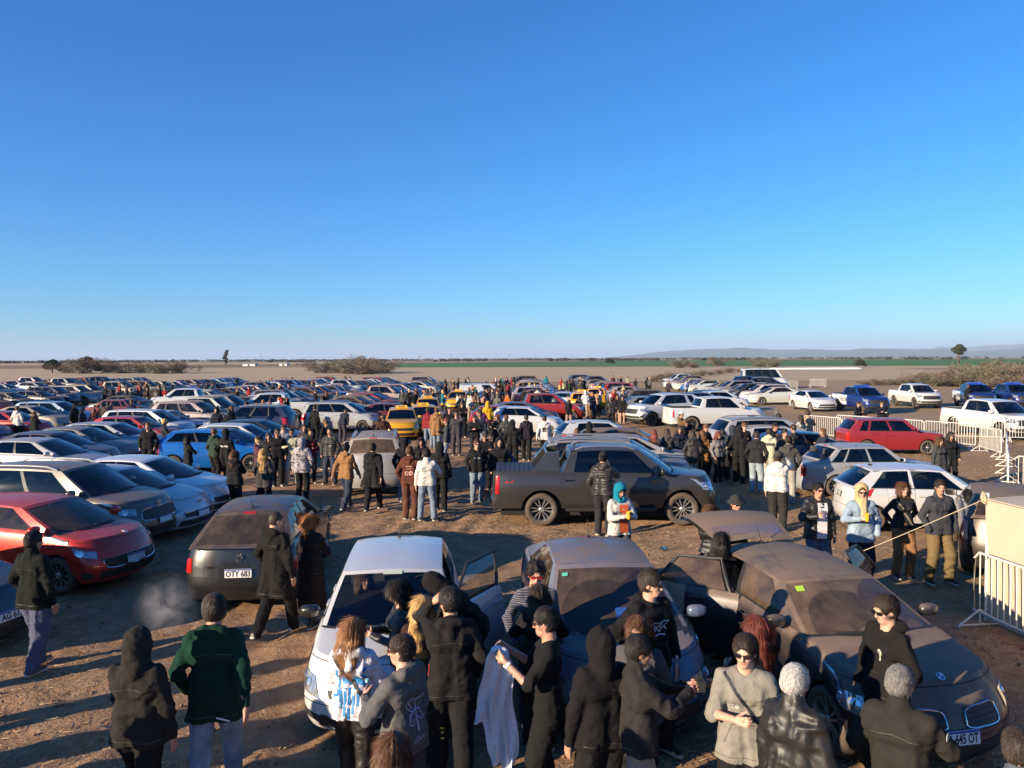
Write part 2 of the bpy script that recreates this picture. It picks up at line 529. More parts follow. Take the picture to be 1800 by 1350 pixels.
def make_ground():
    m, nt, out = newmat('trampled_earth')
    tc = N(nt, 'ShaderNodeTexCoord')
    co = tc.outputs['Object']
    sp = N(nt, 'ShaderNodeSeparateXYZ'); nt.links.new(co, sp.inputs[0])
    X, Y = sp.outputs[0], sp.outputs[1]
    n1 = noise_n(nt, 0.35, 5, 0.6, co)
    n2 = noise_n(nt, 3.0, 6, 0.65, co, 0.3)
    n3 = noise_n(nt, 22.0, 4, 0.7, co)
    dirt = ramp_n(nt, n2, [(0.25, (0.200, 0.106, 0.056)), (0.5, (0.340, 0.196, 0.108)), (0.72, (0.460, 0.295, 0.175))])
    straw = ramp_n(nt, n3, [(0.3, (0.155, 0.098, 0.055)), (0.55, (0.300, 0.205, 0.118)), (0.75, (0.440, 0.330, 0.200))])
    # straw lies in patches, thicker to the right and further off
    bias = mathn(nt, 'MULTIPLY_ADD', X, 0.030, -0.06)
    bias = mathn(nt, 'MULTIPLY_ADD', Y, 0.006, bias)
    k = mathn(nt, 'ADD', mathn(nt, 'MULTIPLY_ADD', n1, 2.6, -0.95), bias, clamp=True)
    k = mathn(nt, 'MULTIPLY', k, mathn(nt, 'MULTIPLY_ADD', n3, 1.4, 0.1, clamp=True))
    c = mixc(nt, k, dirt, straw)
    far = ramp_n(nt, noise_n(nt, 0.05, 6, 0.7, co), [(0.3, (0.29, 0.195, 0.110)), (0.5, (0.35, 0.245, 0.145)), (0.7, (0.40, 0.29, 0.175))])
    fy = mathn(nt, 'MULTIPLY_ADD', Y, 1 / 70.0, -45.0 / 70.0, clamp=True)
    fx = mathn(nt, 'MULTIPLY_ADD', X, 1 / 14.0, -10.0 / 14.0, clamp=True)
    fx = mathn(nt, 'MULTIPLY', fx, mathn(nt, 'MULTIPLY_ADD', Y, 1 / 15.0, -24.0 / 15.0, clamp=True))
    ff = mathn(nt, 'MAXIMUM', fy, mathn(nt, 'MULTIPLY', fx, 0.75))
    ff = mathn(nt, 'MULTIPLY', ff, mathn(nt, 'MULTIPLY_ADD', n2, 0.9, 0.5, clamp=True))
    c = mixc(nt, ff, c, far)
    b = N(nt, 'ShaderNodeBsdfPrincipled')
    nt.links.new(c, b.inputs['Base Color'])
    b.inputs['Roughness'].default_value = 0.95
    b.inputs['Specular IOR Level'].default_value = 0.15
    h = mathn(nt, 'MULTIPLY', n2, 0.06)
    h = mathn(nt, 'MULTIPLY_ADD', n3, 0.022, h)
    h = mathn(nt, 'MULTIPLY_ADD', noise_n(nt, 70, 2, 0.6, co), 0.008, h)
    nt.links.new(bump_n(nt, h, 0.9, 1.0), b.inputs['Normal'])
    nt.links.new(b.outputs[0], out.inputs['Surface'])
    return m

ground = put('ground', mesh_np('ground', np.stack([GX, GY, GZ], -1).reshape(-1, 3), GF, [make_ground()]))
tag(ground, kind='structure')

# loose straw trodden into the earth
ns = 110000
yy = 5.5 + 34 * rng.random(ns) ** 1.5
xx = (rng.random(ns) * 2 - 1) * (4 + 0.72 * yy)
dens = fbm(np.stack([xx * 0.35, yy * 0.35, xx * 0], -1), 3, 31) + 0.030 * xx + 0.15
keep = dens + 0.35 * rng.standard_normal(ns) > 0.25
xx, yy = xx[keep], yy[keep]
n = len(xx)
zz = ground_h(xx, yy) - 0.012
a = rng.random(n) * PI
L = 0.015 + 0.055 * rng.random(n) ** 2.5
w = 0.0012 + 0.0022 * rng.random(n)
til = (rng.random(n) - 0.3) * 0.5
dx, dy = np.cos(a) * L, np.sin(a) * L
ox, oy = -np.sin(a) * w, np.cos(a) * w
up = np.abs(til) * L
V = np.stack([np.stack([xx - dx - ox, yy - dy - oy, zz], -1), np.stack([xx + dx - ox, yy + dy - oy, zz + up + 0.006], -1),
              np.stack([xx + dx + ox, yy + dy + oy, zz + up + 0.010], -1), np.stack([xx - dx + ox, yy - dy + oy, zz + 0.006], -1)], 1).reshape(-1, 3)
F = np.arange(n * 4).reshape(n, 4)
M['straw'] = pbr('straw', (0.44, 0.32, 0.18), 0.85, noise_scale=2.0, noise_amt=0.5)
st = put('loose_straw', mesh_np('straw', V, F, [M['straw']], smooth=False))
tag(st, 'dry straw scattered over the trampled brown earth', 'straw', kind='stuff')
# clods
nc = 9000
yy = 5.5 + 26 * rng.random(nc) ** 1.4
xx = (rng.random(nc) * 2 - 1) * (4 + 0.72 * yy)
keep = fbm(np.stack([xx * 0.5, yy * 0.5, xx * 0], -1), 3, 41) + 0.3 * rng.standard_normal(nc) > 0.0
xx, yy = xx[keep], yy[keep]
zz = ground_h(xx, yy) - 0.02
r = 0.008 + 0.028 * rng.random(len(xx)) ** 3
oc = np.array([(1, 0, 0), (0, 1, 0), (-1, 0, 0), (0, -1, 0), (0, 0, 1), (0, 0, -1)], float)
V = (oc[None] * (0.7 + 0.6 * rng.random((len(xx), 6, 1)))) * r[:, None, None] * np.array([1, 1, 0.7]) + np.stack([xx, yy, zz + r * 0.3], -1)[:, None]
of = np.array([(0, 1, 4), (1, 2, 4), (2, 3, 4), (3, 0, 4), (1, 0, 5), (2, 1, 5), (3, 2, 5), (0, 3, 5)])
F = (np.arange(len(xx))[:, None, None] * 6 + of[None]).reshape(-1, 3)
M['clod'] = pbr('earth_clod', (0.20, 0.112, 0.062), 0.95, noise_scale=3, noise_amt=0.4)
tag(put('earth_clods', mesh_np('clods', V.reshape(-1, 3), F, [M['clod']], smooth=False)), 'crumbled clods of brown earth on the ground', 'soil', kind='stuff')

# ------------------------------------------------------------------ far fields
def field_mat(name, stops, scale=0.03, stretch=(1, 6, 1)):
    m, nt, out = newmat(name)
    tc = N(nt, 'ShaderNodeTexCoord')
    mp = N(nt, 'ShaderNodeMapping'); mp.inputs['Scale'].default_value = stretch
    nt.links.new(tc.outputs['Object'], mp.inputs[0])
    c = ramp_n(nt, noise_n(nt, scale, 6, 0.65, mp.outputs[0]), stops)
    b = N(nt, 'ShaderNodeBsdfPrincipled'); b.inputs['Roughness'].default_value = 1.0; b.inputs['Specular IOR Level'].default_value = 0.1
    nt.links.new(c, b.inputs['Base Color']); nt.links.new(b.outputs[0], out.inputs['Surface'])
    return m
FM_GREEN = field_mat('green_crop', [(0.3, (0.072, 0.165, 0.052)), (0.7, (0.105, 0.215, 0.070))])
FM_TAN = field_mat('pale_stubble', [(0.3, (0.40, 0.300, 0.180)), (0.7, (0.50, 0.385, 0.245))])
FM_BROWN = field_mat('brown_fallow', [(0.3, (0.21, 0.145, 0.095)), (0.7, (0.28, 0.20, 0.135))])

def sheet(name, pts, z, mat):
    me = mesh_np(name, [(p[0], p[1], z) for p in pts], [tuple(range(len(pts)))], [mat], smooth=False)
    return tag(put(name, me), kind='structure')
def band(name, x0, x1, y0, y1, z, mat, skew=0.0):
    return sheet(name, [(x0, y0), (x1, y0 + skew), (x1, y1 + skew), (x0, y1)], z, mat)
band('stubble_field', -900, 700, 128, 372, 0.03, FM_TAN)
sheet('crop_field', [(-52, 362), (60, 352), (330, 330), (600, 520), (760, 1250), (200, 1250), (-160, 620)], 0.07, FM_GREEN)
band('fallow_field', -3000, -150, 410, 640, 0.05, FM_BROWN)
band('stubble_field', -4000, -170, 660, 1100, 0.06, FM_TAN)
band('fallow_field', -6000, 6000, 1290, 1900, 0.06, FM_BROWN)
band('stubble_field', -9000, 9000, 2000, 3600, 0.07, FM_TAN)
band('fallow_field', 130, 420, 170, 262, 0.06, FM_BROWN)

# ------------------------------------------------------------------ hills
def ridge(name, prof, dist, depth, seed, mat):
    """prof: (photo x, photo y of the crest)"""
    px = np.linspace(prof[0][0], prof[-1][0], 150)
    py = np.interp(px, [p[0] for p in prof], [p[1] for p in prof])
    rows = 9
    V = []
    for i, (x, y) in enumerate(zip(px, py)):
        g = G(x, 700)
        dirv = Vector((g.x, g.y, 0)).normalized()
        eye = 630.5 - 0.0044 * (x - 900)
        h = max(0.0, (eye - y)) / FPX * dist * 1.0
        h *= 1 + 0.10 * float(fbm(np.array([i * 0.11, seed, 0.3]), 4, seed))
        for k in range(rows):
            t = k / (rows - 1)
            d = dist + (t - 0.5) * depth
            prof_h = math.sin(PI * t) ** 1.3 * h
            prof_h *= 1 + 0.25 * float(fbm(np.array([i * 0.16, k * 0.6, 2.0 + seed]), 3, seed + 5)) * (1 if k != rows // 2 else 0.2)
            V.append((dirv.x * d, dirv.y * d, prof_h - 1.5))
    F = [(i * rows + k, (i + 1) * rows + k, (i + 1) * rows + k + 1, i * rows + k + 1) for i in range(149) for k in range(rows - 1)]
    return tag(put(name, mesh_np(name, V, F, [mat])), kind='structure')
M['hill'] = field_mat('hill_scrub', [(0.3, (0.055, 0.070, 0.060)), (0.7, (0.11, 0.115, 0.085))], 0.002, (1, 1, 1))
ridge('hills', [(1030, 631), (1080, 626.5), (1130, 622.5), (1180, 617), (1230, 613), (1290, 611.5), (1330, 613), (1400, 614.5), (1470, 615), (1520, 613.5), (1580, 616.5), (1640, 616), (1720, 618), (1800, 615), (1950, 612)], 17000, 5000, 1, M['hill'])
ridge('hills', [(1500, 621), (1600, 615), (1660, 612), (1730, 611), (1800, 607), (1900, 606), (2100, 612)], 27000, 6000, 3, M['hill'])

# ------------------------------------------------------------------ trees and bushes
M['leaf'] = pbr('dark_foliage', (0.050, 0.062, 0.036), 0.75, noise_scale=0.6, noise_amt=0.5)
M['twig'] = pbr('winter_twigs', (0.165, 0.122, 0.090), 0.9, noise_scale=0.5, noise_amt=0.5)
M['twig_green'] = pbr('grey_green_twigs', (0.140, 0.122, 0.080), 0.9, noise_scale=0.5, noise_amt=0.5)
M['bark'] = pbr('bark', (0.10, 0.075, 0.055), 0.95)

def leaf_cloud(centres, radii, n, size, seed, thin=1.0):
    r = np.random.default_rng(seed)
    k = r.integers(0, len(centres), n)
    d = r.standard_normal((n, 3)); d /= np.linalg.norm(d, axis=1)[:, None]
    rad = radii[k] * (0.35 + 0.65 * r.random((n, 1)) ** 0.5)
    P = centres[k] + d * rad
    a = r.standard_normal((n, 3)); a /= np.linalg.norm(a, axis=1)[:, None]
    b = np.cross(a, r.standard_normal((n, 3))); b /= np.linalg.norm(b, axis=1)[:, None] + 1e-9
    s = size * (0.5 + r.random((n, 1)))
    V = np.stack([P - a * s, P + b * s * thin, P + a * s, P - b * s * thin], 1).reshape(-1, 3)
    return V, np.arange(n * 4).reshape(n, 4)

def bush_mesh(seed, mat, n=1500, thin=0.16, h=1.0):
    r = np.random.default_rng(seed)
    nb = 11
    c = np.stack([r.normal(0, 0.33, nb), r.normal(0, 0.33, nb), 0.30 + 0.34 * r.random(nb)], -1)
    c[:, 2] *= h
    rad = (0.20 + 0.16 * r.random((nb, 1))) * np.array([[1, 1, 0.95]])
    V, F = leaf_cloud(c, rad, n, 0.055, seed, thin)
    V[:, 2] = np.maximum(V[:, 2], 0.0)
    # upright stems from the ground
    m = 160
    b0 = np.stack([r.normal(0, 0.16, m), r.normal(0, 0.16, m), np.zeros(m)], -1)
    k = r.integers(0, nb, m)
    b1 = c[k] + r.normal(0, 0.12, (m, 3)); b1[:, 2] = np.abs(b1[:, 2])
    o = r.normal(0, 1, (m, 3)); o[:, 2] = 0; o /= np.linalg.norm(o, axis=1)[:, None]; o *= 0.009
    V2 = np.stack([b0 - o, b0 + o, b1 + o * 0.4, b1 - o * 0.4], 1).reshape(-1, 3)
    F2 = np.arange(m * 4).reshape(m, 4) + len(V)
    return mesh_np('bush', np.vstack([V, V2]), np.vstack([F, F2]), [mat], smooth=False)
BUSH = [bush_mesh(11 + i, M['twig'] if i < 4 else M['twig_green'], 1700, 0.16) for i in range(6)]
BUSH_LEAFY = [bush_mesh(31 + i, M['leaf'], 1500, 0.6) for i in range(2)]

def tree_meshes(seed, lobes, n, size, mat, trunk_h, trunk_r):
    r = np.random.default_rng(seed)
    c = np.array([l[:3] for l in lobes]); rad = np.array([[l[3], l[3], l[4]] for l in lobes])
    V, F = leaf_cloud(c, rad, n, size, seed, 0.7)
    crown = mesh_np('crown', V, F, [mat], smooth=False)
    mb = MB()
    mb.tube([(0, 0, -0.1), (0.1, 0, trunk_h * 0.5), (0, 0.1, trunk_h)], [trunk_r, trunk_r * 0.7, trunk_r * 0.35], 8)
    for l in lobes:
        mb.tube([(0.03, 0.05, trunk_h * 0.55), (l[0] * 0.6, l[1] * 0.6, trunk_h * 0.55 + (l[2] - trunk_h * 0.55) * 0.5), (l[0], l[1], l[2])], [trunk_r * 0.45, trunk_r * 0.3, trunk_r * 0.1], 6)
    return mb.mesh('trunk', [M['bark']], True), crown

def place_tree(px, base_py, label, tm, scale):
    p = G(px, base_py)
    t = empty('tree', p)
    t.scale = (scale,) * 3
    put('trunk', tm[0], t); put('crown', tm[1], t)
    tag(t, label, 'tree', 'trees in the far fields')
T_TALL = tree_meshes(51, [(0.2, 0, 8.8, 1.6, 1.6), (-0.6, 0.4, 7.0, 1.7, 1.3), (0.9, -0.3, 10.4, 1.3, 1.2), (-1.4, 0, 5.4, 1.6, 1.0), (0.7, 0, 4.6, 1.3, 0.8), (-.5, 0, 3.2, 1.4, .9), (.6, 0, 2.2, 1.2, .8), (1.2, 0.3, 11.4, 0.9, 0.7)], 2600, 0.30, M['leaf'], 9.0, 0.6)
T_UMB = tree_meshes(52, [(0, 0, 8.0, 2.4, 1.5), (-1.7, 0.5, 7.4, 1.7, 1.2), (1.8, -0.3, 7.6, 1.7, 1.3), (0.4, 0, 9.2, 1.7, 0.9), (-0.8, 0, 6.2, 1.5, 0.8), (1.0, 0, 5.6, 1.3, 0.7)], 2800, 0.30, M['leaf'], 7.4, 0.55)
T_ROUND = tree_meshes(53, [(0, 0, 2.6, 2.0, 1.3), (-1.3, 0, 2.0, 1.4, 0.9), (1.3, 0.3, 2.1, 1.5, 1.0), (2.6, 0, 1.3, 1.0, 0.7), (0.3, 0, 3.2, 1.2, 0.8)], 1800, 0.24, M['leaf'], 2.4, 0.22)
place_tree(397, 641, 'tall ragged dark tree standing alone in the left distance', T_TALL, 1.02)
place_tree(1685, 641, 'tall umbrella crowned tree standing alone above the right hand scrub', T_UMB, 1.0)
place_tree(1510, 646.5, 'low round dark tree beside the white silage bag', T_ROUND, 0.82)
place_tree(1071, 641, 'small dark tree dot in the middle of the green field', T_ROUND, 1.0)
place_tree(92, 656, 'broad dark evergreen at the left edge of the bush row', T_ROUND, 1.08)
place_tree(152, 656.5, 'taller dark tree rising out of the left bush row', T_ROUND, 1.28)

def place_bush(px, base_py, top_py, wpx, label, i, leafy=False, group='bushes in the far fields'):
    p = G(px, base_py)
    mpp = p.length / FPX
    h = (base_py - top_py) * mpp
    w = wpx * mpp
    me = (BUSH_LEAFY if leafy else BUSH)[i % (2 if leafy else 6)]
    o = put('bush', me, None, p, (0, 0, i * 1.3), (w / 1.15, w / 1.15, h / 0.82))
    tag(o, label, 'bush', group)
ords = ['first', 'second', 'third', 'fourth', 'fifth', 'sixth', 'seventh', 'eighth', 'ninth', 'tenth', 'eleventh', 'twelfth', 'thirteenth', 'fourteenth', 'fifteenth', 'sixteenth', 'seventeenth', 'eighteenth', 'nineteenth', 'twentieth']
for i, (x, b, t, w) in enumerate([(118, 656, 639, 40), (150, 657, 632, 46), (190, 655, 640, 40), (218, 656, 636, 42), (246, 656, 641, 38), (282, 657, 639, 44), (312, 656, 637, 50)]):
    place_bush(x, b, t, w, 'leafless grey brown bush, %s from the left in the left row' % ords[i], i)
for i, (x, b, t, w) in enumerate([(565, 656, 634, 50), (592, 655, 631, 44), (612, 657, 634, 48), (632, 655, 625, 46), (655, 656, 630, 50), (678, 656, 634, 44), (640, 658, 640, 70)]):
    place_bush(x, b, t, w, 'bare brown bush, %s from the left in the central thicket' % ords[i], i + 3)
for i, (x, b, t, w) in enumerate([(1196, 647, 634, 34), (1222, 647, 637, 28), (1262, 643, 628, 26), (1335, 645, 630, 40), (1358, 646, 632, 34)]):
    place_bush(x, b, t, w, 'small dry bush, %s from the left along the green field edge' % ords[i], i + 1)
for i, (x, b, t, w) in enumerate([(1608, 677, 660, 46), (1632, 677, 657, 50), (1658, 675, 655, 48), (1684, 678, 653, 56), (1712, 676, 640, 62), (1738, 679, 647, 56), (1760, 676, 640, 60), (1782, 679, 650, 56), (1800, 676, 646, 62), (1830, 678, 646, 70), (1700, 680, 660, 60), (1648, 679, 662, 50), (1775, 682, 662, 56)]):
    place_bush(x, b, t, w, 'tangled leafless shrub, %s of the scrub patch at the right edge' % ords[i], i)
for i, (x, b, t, w) in enumerate([(1525, 677, 670, 26), (1546, 677, 667, 30), (1570, 676, 666, 30), (1590, 676, 668, 24)]):
    place_bush(x, b, t, w, 'low brown bush, %s from the left on the heap behind the police pickup' % ords[i], i + 2)
for i in range(11):
    t = i / 10
    place_bush(1150 + 165 * t, 671 - 19 * t, 660 - 12 * t - (i % 3) * 2, 26 - 8 * t, 'weed clump, %s from the left along the slanting ditch line' % ords[i], i)

# distant tree line along the horizon, one mass
cs, rs = [], []
r2 = np.random.default_rng(5)
for k in range(1500):
    d = r2.choice([1250, 1600, 1950, 2700, 3700]) * (0.97 + 0.06 * r2.random())
    a = (r2.random() * 2 - 1) * 0.74
    if vnoise(np.array([a * 14, d * 0.003, 1.0]), 3) < (-0.15 if d > 1800 else 0.25): continue
    h = (2.0 + 3.0 * r2.random()) * (d / 1900) ** 0.6
    cs.append((math.tan(a) * d, d, h * 0.5)); rs.append((h * 2.0, h * 1.2, h * 0.6))
V, F = leaf_cloud(np.array(cs), np.array(rs), 30000, 1.7, 8, 0.8)
V[:, 2] = np.maximum(V[:, 2], 0)
M['farleaf'] = pbr('far_foliage', (0.060, 0.060, 0.045), 0.9)
tag(put('far_treeline', mesh_np('treeline', V, F, [M['farleaf']], smooth=False)), 'thin dark line of trees along the whole horizon', 'treeline', kind='stuff')
# dry weeds in the fields between the parking and the thickets
# silage bag, sheds, poles
p = G(1437, 649.5)
mb = MB(); Ls = 155 * p.length / FPX
for k in range(2):
    mb.tube([(-Ls / 2 + j * Ls / 14, k * 3.2, 0.26 + 0.03 * math.sin(j * 2.1)) for j in range(15)], [0.12] + [0.32] * 13 + [0.12], 10)
tag(put('silage_bag', mb.mesh('silage_bag', [pbr('white_plastic_film', (0.75, 0.75, 0.72), 0.45)], True), None, p), 'long white plastic silage bag lying in the field', 'silage bag')
for i, (x, b, wpx, hpx, lab) in enumerate([(440, 643.5, 20, 4.5, 'low white farm shed left of the other at the far left trees'), (500, 643, 12, 5, 'small white farm house right of the long shed, far left')]):
    p = G(x, b); mpp = p.length / FPX
    t = empty('farm_building', p)
    mb = MB(); mb.box((0, 0, hpx * mpp * 0.4), (wpx * mpp, 6, hpx * mpp * 0.8)); put('wall', mb.mesh('wall', [M['white']]), t)
    mb = MB(); ww, hh = wpx * mpp / 2 + 0.4, hpx * mpp
    mb.add([(-ww, -3.4, hh * .78), (ww, -3.4, hh * .78), (ww, 0, hh * 1.1), (-ww, 0, hh * 1.1), (-ww, 3.4, hh * .78), (ww, 3.4, hh * .78)], [(0, 1, 2, 3), (3, 2, 5, 4), (0, 3, 4), (1, 5, 2)])
    put('roof', mb.mesh('roof', [pbr('shed_roof', (0.35, 0.33, 0.31), 0.6)]), t)
    mb = MB(); mb.box((0, -3.02, hh * 0.3), (1.2, 0.1, hh * 0.6)); put('door', mb.mesh('door', [M['black']]), t)
    tag(t, lab, 'shed')
M['pole'] = pbr('pole_wood', (0.13, 0.10, 0.08), 0.9)
for i, (x, b, t0) in enumerate([(459, 640, 622), (738, 641, 625), (793, 638, 623), (896, 638, 623), (607, 637, 624), (1005, 637, 622)]):
    p = G(x, b); hgt = (b - t0) * p.length / FPX
    mb = MB(); mb.tube([(0, 0, 0), (0, 0, hgt)], [0.18, 0.11], 6); mb.box((0, 0, hgt * 0.94), (2.2, 0.14, 0.14))
    for q in (-0.9, 0, 0.9): mb.box((q, 0, hgt * 0.94 + 0.17), (0.1, 0.1, 0.22))
    tag(put('power_pole', mb.mesh('power_pole', [M['pole']]), None, p), 'thin power pole on the horizon, %s from the left' % ['first', 'third', 'fourth', 'fifth', 'second', 'sixth'][i], 'power pole', 'power poles on the horizon')

# the air between us and the hills
m, nt, out = newmat('haze_air')
pv = N(nt, 'ShaderNodeVolumePrincipled')
pv.inputs['Color'].default_value = (0.60, 0.78, 1.0, 1); pv.inputs['Density'].default_value = 5.6e-5; pv.inputs['Anisotropy'].default_value = 0.0
nt.links.new(pv.outputs[0], out.inputs['Volume'])
mb = MB(); mb.box((0, 0, 250), (130000, 130000, 504))
tag(put('haze', mb.mesh('haze', [m])), 'thin blue haze over the far plain and hills', 'haze', kind='stuff')

# ------------------------------------------------------------------ cars
def sm_interp(x, pts, w=0.10):
    xs = np.array([p[0] for p in pts]); zs = np.array([p[1] for p in pts])
    o = np.argsort(xs); xs, zs = xs[o], zs[o]
    x = np.asarray(x, float)
    s = 0
    for k in (-1.0, -0.5, 0, 0.5, 1.0):
        s = s + np.interp(x + k * w, xs, zs)
    return s / 5

class Car:
    """parametric car: x forward, y left, z up, origin on the ground below the middle"""
    def __init__(s, **k):
        s.L, s.W, s.H, s.wb, s.oh, s.rw = 4.0, 1.70, 1.47, 2.5, 0.82, 0.305
        s.sill, s.bot = 0.20, 0.20
        s.fprof = [(0, -.07), (.12, -.015), (.3, 0), (.45, -.01), (.6, -.045), (.8, -.12), (1, -.24)]
        s.rprof = [(0, -.08), (.15, -.015), (.3, 0), (.45, -.03), (.7, -.06), (1, -.12)]
        s.wprof = [(0, .93), (.12, .965), (.42, 1.0), (.65, .988), (.85, .955), (.94, .93), (1, .885)]
        s.rc, s.bow, s.p = 0.30, 0.13, 2.5
        s.rrc, s.rbow = 0.22, 0.07
        s.crown = 0.035
        s.roof_w, s.belt_w, s.roof_crown, s.roof_arch = 0.70, 0.875, 0.045, 0.04
        s.wins = [(.10, .47), (.505, .80)]
        s.rear_win = (.84, .15, .90)
        s.doors = [(0.62, -0.38), (-0.38, -1.15)]
        s.bed = None
        s.arch_extra = 0.055
        s.head = [(.50, .62), (1.22, .70), (1.30, .86), (.42, .76)]
        s.tail = [(.62, .50), (1.10, .50), (1.12, .95), (.66, .88)]
        s.grille = [(-.36, .50), (.36, .50), (.40, .66), (-.40, .66)]
        s.intake = [(-.55, .10), (.55, .10), (.50, .30), (-.50, .30)]
        s.fog = True
        s.spokes, s.rim_dark = 5, False
        s.rails = False
        s.rear_bumper_black = False
        s.__dict__.update(k)
        s.xn, s.xt = s.L / 2, -s.L / 2
        s.xwf = s.xn - s.oh
        s.xwr = s.xwf - s.wb
        s.Ra = s.rw + s.arch_extra
    def ztop(s, x): return sm_interp(x, s.top)
    def zlow(s, x):
        x = np.asarray(x, float)
        z = np.full_like(x, s.sill)
        for xw in (s.xwf, s.xwr):
            d = s.Ra ** 2 - (x - xw) ** 2
            z = np.where(d > 0, np.maximum(z, s.rw + np.sqrt(np.maximum(d, 0))), z)
        ends = (x > s.xwf + s.Ra) | (x < s.xwr - s.Ra)
        return np.where(ends, np.maximum(z, s.bot), z)
    def wid(s, x, z, zt):
        t = np.clip((z - s.sill) / (zt - s.sill), 0, 1)
        w = np.interp(t, [q[0] for q in s.wprof], [q[1] for q in s.wprof]) * s.W / 2
        u = np.clip(np.abs(x) / (s.L / 2), 0, 1)
        return w * (1 - 0.045 * u ** 4)
    def xf(s, t): return s.xn + np.interp(t, [q[0] for q in s.fprof], [q[1] for q in s.fprof])
    def xr(s, t): return s.xt - np.interp(t, [q[0] for q in s.rprof], [q[1] for q in s.rprof])
    def xcf(s, t): return s.xf(t) - s.bow - s.rc
    def xcr(s, t): return s.xr(t) + s.rbow + s.rrc
    def side(s, x, t):
        x = np.asarray(x, float); t = np.asarray(t, float)
        zt = s.ztop(x); zl = s.zlow(x)
        z = zl + (zt - zl) * t
        return np.stack([x, s.wid(x, z, zt), z], -1)
    def front(s, a, t):
        a = np.asarray(a, float); t = np.asarray(t, float) + 0 * a
        a = a + 0 * t
        th = np.clip(np.abs(a), 0, 1) * PI / 2
        sy = np.sin(th) ** (2 / s.p); cx = np.maximum(np.cos(th), 0) ** (2 / s.p)
        xc = s.xcf(t)
        x = s.xf(t) - s.bow * sy ** 2 - s.rc * (1 - cx)
        zt = s.ztop(xc); zt = zt + (s.ztop(x) - zt) * 0.6
        z = s.bot + (zt + s.crown * (1 - sy ** 2) - s.bot) * t
        y = s.wid(xc, s.sill + (zt - s.sill) * t, zt) * sy
        return np.stack([x, np.sign(a) * y, z], -1)
    def rear(s, a, t):
        a = np.asarray(a, float); t = np.asarray(t, float) + 0 * a
        a = a + 0 * t
        th = np.clip(np.abs(a), 0, 1) * PI / 2
        sy = np.sin(th) ** (2 / s.p); cx = np.maximum(np.cos(th), 0) ** (2 / s.p)
        xc = s.xcr(t)
        x = s.xr(t) + s.rbow * sy ** 2 + s.rrc * (1 - cx)
        zt = s.ztop(xc)
        z = s.bot + (zt + s.crown * 0.6 * (1 - sy ** 2) - s.bot) * t
        y = s.wid(xc, s.sill + (zt - s.sill) * t, zt) * sy
        return np.stack([x, np.sign(a) * y, z], -1)
    def fsurf(s, a, t):
        """a in front-face units, |a|>1 runs back along the side in metres"""
        a = np.asarray(a, float); t = np.asarray(t, float) + 0 * a
        P = s.front(np.clip(a, -1, 1), t)
        Q = s.side(s.xcf(t) - (np.abs(a) - 1), t)
        Q[..., 1] *= np.sign(a)
        return np.where((np.abs(a) > 1)[..., None], Q, P)
    def rsurf(s, a, t):
        a = np.asarray(a, float); t = np.asarray(t, float) + 0 * a
        P = s.rear(np.clip(a, -1, 1), t)
        Q = s.side(s.xcr(t) + (np.abs(a) - 1), t)
        Q[..., 1] *= np.sign(a)
        return np.where((np.abs(a) > 1)[..., None], Q, P)
    # ---- greenhouse
    def gw(s, v): return (s.belt_w + (s.roof_w - s.belt_w) * np.asarray(v, float) ** 1.25) * s.W / 2
    def zroof(s, x):
        xm, hl = (s.xa1 + s.xc1) / 2, (s.xa1 - s.xc1) / 2
        return s.H - s.roof_crown - s.roof_arch * (np.abs((x - xm) / hl)) ** 2.2
    def gside(s, q, v):
        q = np.asarray(q, float); v = np.asarray(v, float) + 0 * q
        xb = s.xa0 + (s.xc0 - s.xa0) * q
        xt = s.xa1 + (s.xc1 - s.xa1) * q
        vv = v ** 0.92
        x = xb + (xt - xb) * vv
        zb = s.ztop(xb) - 0.015
        z = zb + (s.zroof(xt) - zb) * v
        return np.stack([x, s.gw(v), z], -1)
    def gfront(s, u, v):
        u = np.asarray(u, float); v = np.asarray(v, float) + 0 * u
        P = s.gside(0 * u, v)
        P[..., 0] += (0.17 - 0.10 * v) * (1 - u ** 2) + 0.035 * np.sin(PI * v) * (1 - u ** 2)
        P[..., 2] += s.roof_crown * 0.8 * v * (1 - u ** 2) + (s.crown * (1 - v) + 0.012 * np.sin(PI * v)) * (1 - u ** 2)
        P[..., 1] *= u
        return P
    def grear(s, u, v):
        u = np.asarray(u, float); v = np.asarray(v, float) + 0 * u
        P = s.gside(1 + 0 * u, v)
        P[..., 0] -= (0.10 - 0.05 * v) * (1 - u ** 2)
        P[..., 2] += s.roof_crown * 0.8 * v * (1 - u ** 2) + s.crown * 0.6 * (1 - v) * (1 - u ** 2)
        P[..., 1] *= u
        return P

def quads(P, flip=False):
    """grid of points -> verts, faces"""
    a, b = P.shape[:2]
    i = np.arange(a * b).reshape(a, b)
    F = np.stack([i[:-1, :-1], i[1:, :-1], i[1:, 1:], i[:-1, 1:]], -1).reshape(-1, 4)
    if flip: F = F[:, ::-1]
    return P.reshape(-1, 3), F

